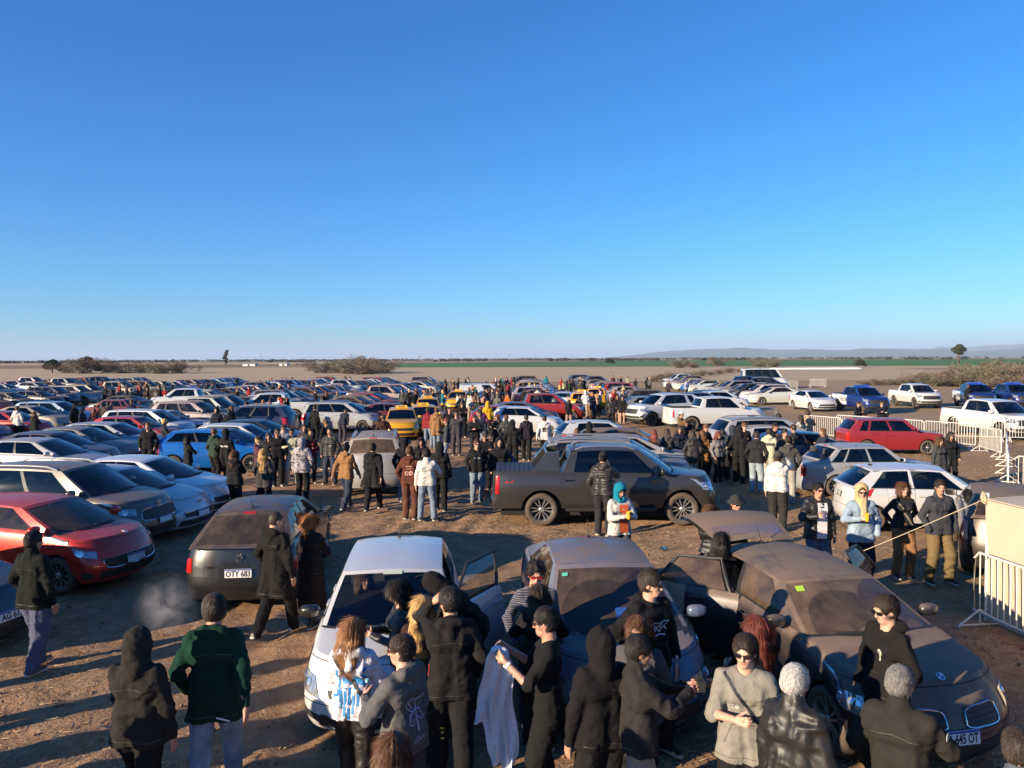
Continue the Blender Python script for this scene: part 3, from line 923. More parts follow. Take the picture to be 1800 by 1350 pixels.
class Acc:
    def __init__(s): s.V, s.F, s.m, s.n = [], [], [], 0
    def add(s, V, F, m=0):
        s.V.append(np.asarray(V, float)); s.F.append(np.asarray(F) + s.n); s.m.append(np.full(len(F), m)); s.n += len(V)
    def grid(s, P, flip=False, m=0): s.add(*quads(P, flip), m)
    def mesh(s, name, mats, smooth=True, sharp=38, merge=True):
        V, F, m = np.vstack(s.V), np.vstack(s.F), np.concatenate(s.m)
        if merge:
            key = np.round(V, 4)
            _, ix, inv = np.unique(key, axis=0, return_index=True, return_inverse=True)
            V = V[ix]; F = inv.ravel()[F]
            ok = np.array([len(set(f)) == 4 for f in F.tolist()])
            tri = ~ok
            if tri.any():
                T = []
                tm = []
                for f, q in zip(F[tri].tolist(), m[tri].tolist()):
                    g = list(dict.fromkeys(f))
                    if len(g) == 3: T.append(g); tm.append(q)
                Fl = F[ok].tolist() + T
                return mesh_np(name, V, Fl, mats, list(m[ok]) + tm, smooth, sharp)
        return mesh_np(name, V, F, mats, m, smooth, sharp)

def patch_mesh(surf, corners, mats, name, off=0.006, na=10, nt_=5, thick=0.02, sign=1, rim=None):
    """corners (a,t): inner-bottom, outer-bottom, outer-top, inner-top -> slab sitting on the surface"""
    c = np.array(corners, float)
    U, Vv = np.meshgrid(np.linspace(0, 1, na), np.linspace(0, 1, nt_), indexing='ij')
    at = (c[0] * ((1 - U) * (1 - Vv))[..., None] + c[1] * (U * (1 - Vv))[..., None] + c[2] * (U * Vv)[..., None] + c[3] * ((1 - U) * Vv)[..., None])
    P = surf(at[..., 0] * sign, at[..., 1])
    e = 1e-3
    Da = surf((at[..., 0] + e) * sign, at[..., 1]) - surf((at[..., 0] - e) * sign, at[..., 1])
    Dt = surf(at[..., 0] * sign, at[..., 1] + e) - surf(at[..., 0] * sign, at[..., 1] - e)
    Nn = np.cross(Da, Dt)
    Nn /= np.linalg.norm(Nn, axis=-1, keepdims=True) + 1e-9
    # make it point away from the car's middle
    mid = P.copy(); mid[..., 2] = 0
    dd = np.sum(Nn * mid, -1).mean()
    flip = dd < 0
    if flip: Nn = -Nn
    O = P + Nn * off
    I = P - Nn * thick
    A = Acc()
    n_out = np.cross(O[1, 0] - O[0, 0], O[0, 1] - O[0, 0])
    fl = np.dot(n_out, Nn[0, 0]) < 0
    A.grid(O, fl)
    ring_o = np.concatenate([O[:, 0], O[-1, 1:], O[-2::-1, -1], O[0, -2:0:-1]])
    ring_i = np.concatenate([I[:, 0], I[-1, 1:], I[-2::-1, -1], I[0, -2:0:-1]])
    k = len(ring_o)
    j = np.arange(k); jn = (j + 1) % k
    Fr = np.stack([j, jn, jn + k, j + k], -1)
    A.add(np.vstack([ring_o, ring_i]), Fr if fl else Fr[:, ::-1], 1 if len(mats) > 1 else 0)
    return A.mesh(name, mats, True, 40)

def wheel_meshes(spokes, dark, dusty=False):
    """unit wheel: tyre radius 1, width 0.62, outer face at +y"""
    mb = MB()
    mb.lathe([(.66, .27), (.70, .33), (.82, .36), (.93, .34), (.985, .26), (1.0, .14), (1.0, -.14), (.985, -.26), (.93, -.33), (.7, -.30)], 32, 'Y')
    ty = mb.mesh('tyre', [M['tyre_dusty'] if dusty else M['tyre']], True, 50)
    mb = MB()
    mb.lathe([(.72, .30), (.68, .31), (.64, .24), (.63, -.1)], 32, 'Y', m=0)
    mb.lathe([(.63, .02), (.0, .02)], 16, 'Y', m=1)
    mb.lathe([(.17, .05), (.16, .22), (.12, .25), (.0, .25)], 12, 'Y', m=0)
    for i in range(spokes):
        a0 = 2 * PI * i / spokes
        wd = 0.34 / spokes * (3.6 if spokes <= 6 else 2.4)
        for s2 in ((-1, 1) if spokes <= 6 else (0,)):
            aa = a0 + s2 * 0.20
            da = wd * (0.55 if spokes <= 6 else 0.8)
            pr = [(0.12, aa * 0 + a0 + s2 * 0.25, da * 1.1, .24), (0.42, a0 + s2 * 0.22, da * 0.8, .21), (0.66, a0 + s2 * 0.20, da * 0.62, .27)]
            V = []
            for r_, an, hw, y in pr:
                for k, yy_ in ((-1, y), (1, y), (1, y - .10), (-1, y - .10)):
                    ang = an + k * hw / max(r_, .3) * 0.35
                    V.append((r_ * math.cos(ang), yy_, r_ * math.sin(ang)))
            Fs = []
            for q in range(2):
                for k in range(4):
                    a, b = q * 4 + k, q * 4 + (k + 1) % 4
                    Fs.append((a, b, b + 4, a + 4))
            mb.add(V, Fs, 0)
    rim = mb.mesh('rim', [M['rim_dark'] if dark else M['rim'], M['void']], True, 30)
    return ty, rim
WHEEL = {}
def wheel_for(spokes, dark, dusty):
    k = (spokes, dark, dusty)
    if k not in WHEEL: WHEEL[k] = wheel_meshes(*k)
    return WHEEL[k]

def mirror_mesh():
    A = Acc()
    U, Vv = np.meshgrid(np.linspace(0, 2 * PI, 13), np.linspace(0, PI, 8), indexing='ij')
    e = lambda c, p: np.sign(c) * np.abs(c) ** p
    P = np.stack([0.075 * e(np.cos(U), .8) * e(np.sin(Vv), .7), 0.115 * e(np.sin(U), .7) * e(np.sin(Vv), .7), 0.068 * e(np.cos(Vv), .7)], -1)
    P[..., 0] = np.where(P[..., 0] < 0, P[..., 0] * 0.45, P[..., 0])
    A.grid(P, False, 0)
    g = 0.036
    A.add([(-g, -.09, -.05), (-g, .09, -.05), (-g, .09, .05), (-g, -.09, .05)], [(0, 3, 2, 1)], 1)
    A.add([(.02, -.16, -.07), (.02, -.08, -.03), (-.02, -.08, -.03), (-.02, -.16, -.07), (.02, -.16, -.10), (.02, -.08, -.06), (-.02, -.08, -.06), (-.02, -.16, -.10)], [(0, 1, 2, 3), (7, 6, 5, 4), (0, 4, 5, 1), (3, 2, 6, 7)], 2)
    return A.mesh('side_mirror', [M['paint'], M['chrome'], M['black']], True, 50, merge=False)
MIRROR = mirror_mesh()
mb = MB(); mb.box((0, 0, 0), (0.20, 0.030, 0.030)); mb.box((0.09, -0.02, 0), (0.025, 0.03, 0.028)); mb.box((-0.09, -0.02, 0), (0.025, 0.03, 0.028))
HANDLE = mb.mesh('door_handle', [M['paint']], False)
mb = MB(); mb.box((0, 0, 0), (0.20, 0.030, 0.030)); mb.box((0.09, -0.02, 0), (0.025, 0.03, 0.028)); mb.box((-0.09, -0.02, 0), (0.025, 0.03, 0.028))
HANDLE_CHROME = mb.mesh('door_handle_chrome', [M['chrome']], False)
def seat_mesh():
    A = MB()
    A.box((0, 0, 0.12), (0.50, 0.50, 0.18))
    A.box((-0.27, 0, 0.48), (0.15, 0.48, 0.62), M=Matrix.Rotation(R(-14), 3, 'Y'), taper=0.85)
    A.box((-0.38, 0, 0.87), (0.10, 0.27, 0.17), M=Matrix.Rotation(R(-10), 3, 'Y'), taper=0.85)
    return A.mesh('seat', [M['seat']], False)
SEAT = seat_mesh()
def bench_mesh():
    A = MB()
    A.box((0, 0, 0.12), (0.5, 1.25, 0.18)); A.box((-0.27, 0, 0.45), (0.14, 1.25, 0.55), M=Matrix.Rotation(R(-14), 3, 'Y'))
    for y in (-0.38, 0.38): A.box((-0.37, y, 0.80), (0.09, 0.25, 0.15), taper=0.85)
    return A.mesh('rear_seat', [M['seat']], False)
BENCH = bench_mesh()
mb = MB(); mb.tube([(0.185 * math.cos(t), 0.185 * math.sin(t), 0) for t in np.linspace(0, 2 * PI, 19)], 0.014, 6, cap=False); mb.box((0, 0, 0), (0.34, 0.04, 0.02)); mb.box((0, -0.09, 0), (0.05, 0.18, 0.02))
STEER = mb.mesh('steering_wheel', [M['black']], True, 40)

def text_mesh(body, size, mat, extrude=0.0015, align='CENTER', bold=0.0):
    cu = bpy.data.curves.new('lettering', 'FONT')
    cu.body = body; cu.size = size; cu.align_x = align; cu.align_y = 'CENTER'; cu.extrude = extrude; cu.offset = bold; cu.resolution_u = 3
    o = bpy.data.objects.new('lettering', cu); col.objects.link(o)
    dg = bpy.context.evaluated_depsgraph_get()
    me = bpy.data.meshes.new_from_object(o.evaluated_get(dg))
    bpy.data.objects.remove(o); bpy.data.curves.remove(cu)
    me.name = 'lettering'
    me.materials.clear(); me.materials.append(mat)
    return me

def plate_new(parent, text, loc, rot, old=False, blank=False):
    """registration plate facing local +x"""
    mb = MB(); mb.box((0, 0, 0), (0.012, 0.40, 0.130))
    p = put('number_plate', mb.mesh('number_plate', [M['plate_dark'] if old else M['plate']]), parent, loc, rot)
    if not old:
        mb = MB(); mb.box((0.0075, 0, 0.053), (0.004, 0.392, 0.02)); put('plate_band', mb.mesh('plate_band', [M['plate_blue']]), p)
    else:
        mb = MB()
        for y in (-.196, .196): mb.box((0.0075, y, 0), (0.004, 0.006, 0.126))
        for z in (-.062, .062): mb.box((0.0075, 0, z), (0.004, 0.392, 0.006))
        put('plate_border', mb.mesh('plate_border', [M['white']]), p)
    if text:
        t = text_mesh(text, 0.105 if not old else 0.1, M['white'] if old else M['ink'], 0.001, bold=0.002)
        k = 0.36 / max(v.co.x for v in t.vertices) / 2
        put('plate_number', t, p, (0.0085, 0, -0.012 if not old else 0), (R(90), 0, R(90)), (min(k, 1.0), 1.15, 1))
    return p

CARMESH = {}
def build_car_meshes(key, s, lod, open_doors=()):
    """-> list of (part name, mesh, location, rotation, scale, parent part index, role)"""
    ck = (key, lod, tuple(open_doors))
    if ck in CARMESH: return CARMESH[ck]
    parts = []
    def part(name, me, loc=(0, 0, 0), rot=(0, 0, 0), sc_=(1, 1, 1), par=None, role='fix'):
        parts.append((name, me, loc, rot, sc_, par, role)); return len(parts) - 1
    hi = lod == 0
    nth = 9 if hi else (6 if lod == 1 else 4)
    ts = np.array([0, .07, .18, .32, .46, .58, .70, .80, .88, .94, 1.0]) if hi else (np.array([0, .12, .3, .5, .7, .86, .94, 1.0]) if lod == 1 else np.array([0, .2, .45, .75, .93, 1.0]))
    nar = 15 if hi else (9 if lod == 1 else 7)
    st = []
    for xw in (s.xwf, s.xwr):
        st += [xw + s.Ra * math.cos(f) for f in np.linspace(0.02, PI - 0.02, nar)]
        st += [xw + s.Ra + 0.004, xw - s.Ra - 0.004]
    dr = s.doors if hi else []
    for a, b in dr: st += [a, b]
    st += list(np.linspace(s.xwf - s.Ra - .1, s.xwr + s.Ra + .1, 7 if hi else 3))
    lim_f = float(np.min(s.xcf(ts))) - 0.02; lim_r = float(np.max(s.xcr(ts))) + 0.02
    if lim_f - 0.1 > s.xwf + s.Ra: st += [lim_f - 0.05]
    st = sorted({round(x, 4) for x in st if lim_r < x < lim_f}, reverse=True)
    keep = [st[0]]
    fixed = {round(q, 4) for d in dr for q in d}
    for x in st[1:]:
        if abs(x - keep[-1]) > 0.003 or x in fixed: keep.append(x)
    st = np.array(keep)
    th = np.linspace(0, 1, nth)
    T, A_ = np.meshgrid(ts, th, indexing='ij')
    Pf = s.front(A_, T)                                  # centre -> left corner
    T2, X2 = np.meshgrid(ts, st, indexing='ij')
    Ps = s.side(X2, T2)
    cf = s.side(s.xcf(ts), ts)[:, None]; cr = s.side(s.xcr(ts), ts)[:, None]
    Pf[:, -1:] = (Pf[:, -1:] + cf) / 2
    Pr = s.rear(A_[:, ::-1], T)
    Pr[:, :1] = (Pr[:, :1] + cr) / 2
    half = np.concatenate([Pf, Ps, Pr], 1)               # rows t, columns front centre -> rear centre (left side)
    half[:, 0, 1] = 0; half[:, -1, 1] = 0
    nf, nsd = nth, len(st)
    B = Acc()
    mirror = np.array([1, -1, 1])
    # side faces, doors taken out
    cols_x = np.concatenate([np.full(nf, 99.), st, np.full(nth, -99.)])
    t_door = 0.06
    def in_door(c, r):
        for di, (a, b) in enumerate(dr):
            if nf <= c and c + 1 < nf + nsd and cols_x[c] <= a + 1e-6 and cols_x[c + 1] >= b - 1e-6 and ts[r] >= t_door: return di
        return -1
    F = []; FD = [[] for _ in dr]
    nc_ = half.shape[1]
    ii = np.arange(half.shape[0] * nc_).reshape(half.shape[0], nc_)
    for r in range(half.shape[0] - 1):
        for c in range(nc_ - 1):
            f = (ii[r, c], ii[r, c + 1], ii[r + 1, c + 1], ii[r + 1, c])
            d = in_door(c, r)
            (F if d < 0 else FD[d]).append(f)
    HV = half.reshape(-1, 3)
    F = np.array(F)
    B.add(HV, F[:, ::-1], 0); B.add(HV * mirror, F, 0)
    # arch and sill lip turned inwards
    lip = half[:1].copy(); lip[..., 1] *= 0.80; lip[..., 0] *= np.where(np.abs(lip[..., 0]) > abs(s.xwf) + s.Ra, 0.97, 1.0)
    LP = np.concatenate([lip, half[:1]], 0)
    B.grid(LP, True, 1); B.grid(LP * mirror, False, 1)
    # door gap backing
    for d in range(len(dr)):
        Fd = np.array(FD[d]); bk = HV.copy(); bk[:, 1] -= 0.016
        B.add(bk, Fd[:, ::-1], 1); B.add(bk * mirror, Fd, 1)
    # top deck
    sy = np.sin(th * PI / 2) ** (2 / s.p)
    u = np.concatenate([sy[::-1], -sy[1:]])
    top_t = 1.0
    arcF = np.concatenate([half[-1, :nf][::-1], (half[-1, :nf] * mirror)[1:]])
    arcR = np.concatenate([half[-1, -nth:], (half[-1, -nth:] * mirror)[::-1][1:]])
    rows = [arcF]
    xc_f = half[-1, nf - 1, 0]; xc_r = half[-1, -nth, 0]
    for i in range(nsd):
        x, w, z = half[-1, nf + i]
        y = u * w
        dF = max(0.0, 1 - (xc_f - x) / 0.9) ** 1.5; dR = max(0.0, 1 - (x - xc_r) / 0.5) ** 1.5
        off = (arcF[:, 0] - xc_f) * dF + (arcR[:, 0] - xc_r) * dR
        cr_ = s.crown * (1 - u ** 2)
        if s.bed and x < s.bed[0]: cr_ = cr_ * 0
        zz_ = z + cr_ + (s.ztop(x + off) - s.ztop(np.array(x))) * 0.6
        rows.append(np.stack([x + off, y, zz_], -1))
    rows.append(arcR)
    D = np.array(rows)
    if s.bed:
        bx0, bx1, bz = s.bed
        a, b = D.shape[:2]
        i = np.arange(a * b).reshape(a, b)
        Fs = []
        for r in range(a - 1):
            for c in range(b - 1):
                cx_ = D[r:r + 2, c:c + 2, 0].mean(); cu = abs(D[r:r + 2, c:c + 2, 1].mean())
                if bx1 < cx_ < bx0 and cu < s.W / 2 * 0.80: continue
                Fs.append((i[r, c], i[r + 1, c], i[r + 1, c + 1], i[r, c + 1]))
        B.add(D.reshape(-1, 3), np.array(Fs)[:, ::-1] if False else np.array(Fs), 0)
    else:
        V_, F_ = quads(D)
        cx_ = V_[F_][:, :, 0].mean(1); cy_ = np.abs(V_[F_][:, :, 1]).mean(1)
        ins = (cx_ < s.xa0 + .02) & (cx_ > s.xc0 + .10) & (cy_ < s.W / 2 * s.belt_w)
        B.add(V_, F_[~ins], 0); B.add(V_, F_[ins], 1)
    # greenhouse shell with window openings
    vs = np.array([0, .055, .3, .55, .8, .925, 1.0]) if hi else np.array([0, .06, .5, .92, 1.0])
    r0, r1 = 1, len(vs) - 2
    qb = [0.0]
    for a, b in s.wins: qb += [a] + (list(np.linspace(a, b, 4)[1:-1]) if hi else [(a + b) / 2]) + [b]
    qb += [1.0]
    qs = np.array(sorted(set(round(q, 4) for q in qb)))
    Q, Vq = np.meshgrid(qs, vs, indexing='ij')
    GS = s.gside(Q, Vq)
    def is_win(q0, q1): return any(a - 1e-4 <= q0 and q1 <= b + 1e-4 for a, b in s.wins)
    pillar_black = getattr(s, 'pillar_black', True)
    for c in range(len(qs) - 1):
        for r in range(len(vs) - 1):
            if r0 <= r < r1 and is_win(qs[c], qs[c + 1]): continue
            P4 = np.array([GS[c, r], GS[c + 1, r], GS[c + 1, r + 1], GS[c, r + 1]])
            mid = (qs[c] + qs[c + 1]) / 2
            inner = s.wins[0][0] < mid < s.wins[-1][1]
            mm = 1 if (inner and r0 <= r < r1 and pillar_black) else 0
            B.add(P4, [(3, 2, 1, 0)], mm); B.add(P4 * mirror, [(0, 1, 2, 3)], mm)
    nu = 12 if hi else 6
    us = np.concatenate([[-1, -.925], np.linspace(-.925, .925, nu)[1:-1], [.925, 1]])
    U, Vu = np.meshgrid(us, vs, indexing='ij')
    GFp = s.gfront(U, Vu)
    rw_u, rv0, rv1 = s.rear_win
    usr = np.concatenate([[-1, -rw_u], np.linspace(-rw_u, rw_u, nu)[1:-1], [rw_u, 1]])
    vsr = np.concatenate([[0, rv0], np.linspace(rv0, rv1, 4)[1:-1], [rv1, 1]])
    U2, V2 = np.meshgrid(usr, vsr, indexing='ij')
    GRp = s.grear(U2, V2)
    for c in range(len(us) - 1):
        for r in range(len(vs) - 1):
            if not (1 <= c < len(us) - 2 and r0 <= r < r1):
                P4 = np.array([GFp[c, r], GFp[c + 1, r], GFp[c + 1, r + 1], GFp[c, r + 1]])
                B.add(P4, [(0, 1, 2, 3)], 1 if (r == 0) else 0)
    for c in range(len(usr) - 1):
        for r in range(len(vsr) - 1):
            if not (1 <= c < len(usr) - 2 and 1 <= r < len(vsr) - 2):
                P4 = np.array([GRp[c, r], GRp[c + 1, r], GRp[c + 1, r + 1], GRp[c, r + 1]])
                B.add(P4, [(3, 2, 1, 0)], 0)
    # roof
    nr = 9 if hi else 5
    qq = np.linspace(0, 1, nr); uu = np.linspace(-1, 1, 13 if hi else 7)
    Qr, Ur = np.meshgrid(qq, uu, indexing='ij')
    xr_ = s.xa1 + (s.xc1 - s.xa1) * Qr
    endf = 0.07 * (1 - Ur ** 2) * np.clip(1 - Qr * 6, 0, 1); endr = -0.05 * (1 - Ur ** 2) * np.clip(1 - (1 - Qr) * 6, 0, 1)
    zr_ = s.zroof(xr_) + s.roof_crown * (1 - np.abs(Ur) ** 2.6) * np.where((Qr < .001) | (Qr > .999), .8, 1.0)
    B.grid(np.stack([xr_ + endf + endr, Ur * s.gw(1.0), zr_], -1), True, 0)
    body = B.mesh('body', [M['paint'], M['black']], True, 34)
    part('body', body, role='paint')
    # windows
    def solid(P, name, outn, th_=0.004):
        A = Acc()
        V, Fq = quads(P)
        n0 = np.cross(P[1, 0] - P[0, 0], P[0, 1] - P[0, 0])
        A.add(V, Fq if np.dot(n0, outn) > 0 else Fq[:, ::-1])
        return A.mesh(name, [M['glass']], True, 60)
    eps = 0.004
    def shr(P, outn):
        return P - np.array(outn) * eps
    part('windshield', solid(shr(GFp[1:-1, r0:r1 + 1], (1, 0, .5)), 'windshield', (1, 0, .6)), role='glass')
    part('rear_window', solid(shr(GRp[1:-1, 1:-1], (-1, 0, .3)), 'rear_window', (-1, 0, .3)), role='glass')
    # doors (near cars)
    door_idx = {}
    hw = {}
    for sgn in (1, -1):
        for di, (a, b) in enumerate(dr):
            is_open = (sgn, di) in open_doors
            hinge = np.array([a - 0.02, 0, 0]); hinge[1] = sgn * (s.W / 2 - 0.04)
            Fd = np.array(FD[di])
            used = np.unique(Fd)
            V = HV.copy()
            cx = (V[used, 0].max() + V[used, 0].min()) / 2
            Vd = V.copy()
            xa_, xb_ = V[used, 0].max(), V[used, 0].min()
            Vd[:, 0] = np.clip(Vd[:, 0], xb_ + 0.004, xa_ - 0.004)
            zc = V[used, 2]
            Vd[:, 2] = np.where(np.isclose(HV[:, 2], HV[:, 2]), Vd[:, 2], Vd[:, 2])
            rowmin = ii[np.argmax(ts >= t_door)]
            Vd[rowmin, 2] += 0.004
            A = Acc()
            remap = -np.ones(len(V), int); remap[used] = np.arange(len(used))
            Vv = Vd[used] * np.array([1, sgn, 1])
            Fx = remap[Fd]
            A.add(Vv, Fx[:, ::-1] if sgn > 0 else Fx, 0)
            if is_open:
                Vi = Vv.copy(); Vi[:, 1] -= sgn * 0.07
                A.add(Vi, Fx if sgn > 0 else Fx[:, ::-1], 1)
                xs_ = sorted(set(np.round(Vv[:, 0], 3)))
                # edges round the panel
                zlo, zhi = Vv[:, 2].min(), Vv[:, 2].max()
                for xe in (Vv[:, 0].max(), Vv[:, 0].min()):
                    col_ = Vv[np.abs(Vv[:, 0] - xe) < .003]; col_ = col_[np.argsort(col_[:, 2])]
                    for q in range(len(col_) - 1):
                        p0, p1 = col_[q], col_[q + 1]
                        o = np.array([0, -sgn * 0.07, 0])
                        A.add([p0, p1, p1 + o, p0 + o], [(0, 1, 2, 3)], 0)
            # window frame of an open door
            wi = s.wins[di] if di < len(s.wins) else None
            if is_open and wi:
                qv = np.linspace(0, 1, 6)
                q0, q1 = max(0, wi[0] - 0.02), wi[1] + 0.015
                path = [s.gside(np.array(q0), np.array(v)) for v in qv] + [s.gside(np.array(q), np.array(.97)) for q in np.linspace(q0, q1, 5)[1:]] + [s.gside(np.array(q1), np.array(v)) for v in qv[::-1][1:]]
                fr = MB(); fr.tube([p * np.array([1, sgn, 1]) for p in path], 0.022, 6)
                A.add(np.array(fr.v), np.array([f for f in fr.f if len(f) == 4]), 2)
            for arr in A.V: arr -= hinge
            rot = (0, 0, 0)
            if is_open:
                ang = dict(open_ang)[(sgn, di)] if False else s.open_angle
                rot = (0, 0, -sgn * R(ang))
            k = part('door', A.mesh('door', [M['paint'], M['black'], M['black']], True, 40), tuple(hinge), rot, role='paint')
            door_idx[(sgn, di)] = (k, hinge)
            hx = b + 0.16
            hp = s.side(np.array(hx), np.array(.80)) * np.array([1, sgn, 1])
            part('handle', HANDLE_CHROME if getattr(s, 'chrome_handles', False) else HANDLE, tuple(hp + np.array([0, sgn * 0.022, 0]) - hinge), (0, 0, 0 if sgn > 0 else PI), par=k, role='paint')
    for sgn in (1, -1):
        for wi_, (a, b) in enumerate(s.wins):
            sel = [i for i, q in enumerate(qs) if a - 1e-4 <= q <= b + 1e-4]
            P = GS[sel[0]:sel[-1] + 1, r0:r1 + 1] * np.array([1, sgn, 1])
            P = P - np.array([0, sgn, 0]) * eps
            di = wi_ if (sgn, wi_) in door_idx else None
            if di is not None:
                k, hinge = door_idx[(sgn, di)]
                part('side_window', solid(P - hinge, 'side_window', (0, sgn, 0)), par=k, role='glass')
            else:
                part('side_window', solid(P, 'side_window', (0, sgn, 0)), role='glass')
    # underbody and cabin floor
    mb = MB(); mb.box((0, 0, 0.40), (s.L - 0.55, s.W - 0.52, 0.36)); mb.box(((s.xa0 + s.xc0) / 2, 0, 0.66), (s.xa0 - s.xc0 - .2, s.W - .30, 0.2))
    part('underbody', mb.mesh('underbody', [M['void']]))
    # wheels
    ty, rim = wheel_for(s.spokes, s.rim_dark, s.__dict__.get('dusty_tyres', True))
    for xw in (s.xwf, s.xwr):
        for sgn in (1, -1):
            wy = s.W / 2 - 0.025 - s.rw * 0.36
            if lod < 2:
                k = part('wheel', None, (xw, sgn * wy, s.rw), (0, 0, 0 if sgn > 0 else PI), (s.rw, s.rw, s.rw))
                part('tyre', ty, par=k); part('rim', rim, par=k)
            else:
                k = part('wheel', ty, (xw, sgn * wy, s.rw), (0, 0, 0 if sgn > 0 else PI), (s.rw, s.rw, s.rw))
                part('rim', rim, par=k)
    # lights, grille, intake
    for sgn in (1, -1):
        k = part('headlight', patch_mesh(s.fsurf, s.head, [M['lens'], M['black']], 'headlight', sign=sgn, na=10 if hi else 5, nt_=5 if hi else 3))
        if hi:
            c = np.array(s.head, float)
            for (aa, tt, rr) in ((.3, .5, .055), (.62, .52, .048)):
                at = c[0] * (1 - aa) * (1 - tt) + c[1] * aa * (1 - tt) + c[2] * aa * tt + c[3] * (1 - aa) * tt
                P0 = s.fsurf(np.array(at[0] * sgn), np.array(at[1]))
                Pa = s.fsurf(np.array((at[0] + .01) * sgn), np.array(at[1])); Pt = s.fsurf(np.array(at[0] * sgn), np.array(at[1] + .01))
                nv = Vector(np.cross(Pa - P0, Pt - P0)).normalized()
                if nv.x < 0 and abs(nv.x) > .1: nv = -nv
                q = nv.to_track_quat('Z', 'Y')
                mb = MB(); mb.lathe([(rr * .8, .012), (rr, .010), (rr, -.002), (rr * .75, .004), (0, -.001)], 14, 'Z')
                part('lamp', mb.mesh('lamp', [M['lamp']], True, 40), tuple(Vector(P0) + nv * 0.004), tuple(q.to_euler()), par=k)
        part('taillight', patch_mesh(s.rsurf, s.tail, [M['red_lens'], M['black']], 'taillight', sign=sgn, off=0.008, na=8 if hi else 4, nt_=5 if hi else 3))
    if lod < 2 or s.__dict__.get('always_grille'):
        if s.grille:
            for kk, gpoly in enumerate(s.grille if isinstance(s.grille[0][0], (tuple, list)) else [s.grille]):
                k = part('grille', patch_mesh(s.fsurf, gpoly, [M['black'], M['chrome'] if getattr(s, 'grille_chrome', False) else M['black']], 'grille', off=0.007, na=12, nt_=4))
                if hi:
                    c = np.array(gpoly, float); mb = MB()
                    for f in (0.0, .25, .5, .75, 1.0):
                        l, r_ = c[0] * (1 - f) + c[3] * f, c[1] * (1 - f) + c[2] * f
                        pts = [s.fsurf(np.array(l[0] * (1 - e) + r_[0] * e), np.array(l[1] * (1 - e) + r_[1] * e)) + np.array([.010, 0, 0]) for e in np.linspace(0, 1, 9)]
                        mb.tube(pts, 0.005, 5, 0)
                    if getattr(s, 'grille_chrome', False):
                        pts = []
                        for th_ in np.linspace(0, 2 * PI, 33):
                            sg_ = lambda q: math.copysign(abs(q) ** .42, q)
                            uu_, vv_ = .5 + .5 * sg_(math.cos(th_)), .5 + .5 * sg_(math.sin(th_))
                            at_ = c[0] * (1 - uu_) * (1 - vv_) + c[1] * uu_ * (1 - vv_) + c[2] * uu_ * vv_ + c[3] * (1 - uu_) * vv_
                            pts.append(s.fsurf(np.array(at_[0]), np.array(at_[1])) + np.array([.010, 0, 0]))
                        mb.tube(pts, .008, 5, 1, cap=False)
                    part('grille_bar', mb.mesh('grille_bar', [M['black'], M['chrome']], True, 40), par=k)
        if s.intake:
            part('air_intake', patch_mesh(s.fsurf, s.intake, [M['black']], 'air_intake', off=0.004, na=12, nt_=4))
        if s.fog:
            for sgn in (1, -1):
                part('fog_light', patch_mesh(s.fsurf, s.__dict__.get('fogpoly', [(.62, .12), (.90, .14), (.88, .32), (.66, .26)]), [M['black']], 'fog_light', off=0.006, na=6, nt_=4, sign=sgn))
    # mirrors
    for sgn in (1, -1):
        P0 = s.gside(np.array(s.__dict__.get('mirror_q', 0.08)), np.array(.10))
        loc = (P0[0], sgn * (P0[1] + 0.17), P0[2] + 0.05)
        di = door_idx.get((sgn, 0))
        ms = s.__dict__.get('mirror_scale', 1.0)
        if di:
            part('side_mirror', MIRROR, tuple(np.array(loc) - di[1]), (0, 0, 0), (ms, sgn * ms, ms), par=di[0], role='mirror')
        else:
            part('side_mirror', MIRROR, loc, (0, 0, 0), (ms, sgn * ms, ms), role='mirror')
    if lod < 2:
        # seats
        zs = 0.42
        for sgn in (1, -1):
            part('seat', SEAT, (s.xa1 - 0.42, sgn * 0.36, zs))
        if len(s.wins) > 1 and not s.__dict__.get('no_bench'):
            part('rear_seat', BENCH, (s.xa1 - 1.28, 0, zs))
    if hi:
        part('steering_wheel', STEER, (s.xa1 + 0.10, 0.36, 0.98), (0, R(-65), 0))
        P0 = s.gfront(np.array(0.0), np.array(.03))
        mb = MB()
        for y0_, y1_ in ((0.45, -0.10), (-0.12, -0.60)):
            pts = [s.gfront(np.array(y0_ + (y1_ - y0_) * e), np.array(.045 + .02 * e)) + np.array([.012, 0, .012]) for e in np.linspace(0, 1, 6)]
            mb.tube(pts, 0.010, 5)
        part('wiper', mb.mesh('wiper', [M['black']]))
        # seam round the bonnet
        mb = MB()
        xs_ = np.linspace(s.xa0 + 0.16, s.xf(np.array(1.0)) - s.bow - 0.12, 9)
        for sgn in (1, -1):
            pts = []
            for x in xs_:
                w = s.side(np.array(x), np.array(1.0))
                uu_ = 0.90
                pts.append((x, sgn * w[1] * uu_, w[2] + s.crown * (1 - uu_ ** 2) - 0.001))
            mb = MB(); mb.tube(pts, 0.005, 4)
            part('bonnet_seam', mb.mesh('bonnet_seam', [M['void']]))
            tr = MB(); tr.tube([s.gside(np.array(q), np.array(.045)) * np.array([1, sgn, 1]) + np.array([0, sgn * .006, 0]) for q in np.linspace(s.wins[0][0], s.wins[-1][1], 12)], .011, 5)
            part('window_trim', tr.mesh('window_trim', [M['black']], True, 60))
        for nm_, sf, a1, t1 in (('bonnet_seam', s.fsurf, .86, .95), ('bumper_seam', s.rsurf, 1.12, .43), ('bumper_seam', s.fsurf, 1.05, .46)):
            mb = MB(); pts = [sf(np.array(a_), np.array(t1)) for a_ in np.linspace(-a1, a1, 23)]
            mb.tube(pts, .0045, 4); part(nm_, mb.mesh(nm_, [M['void']]))
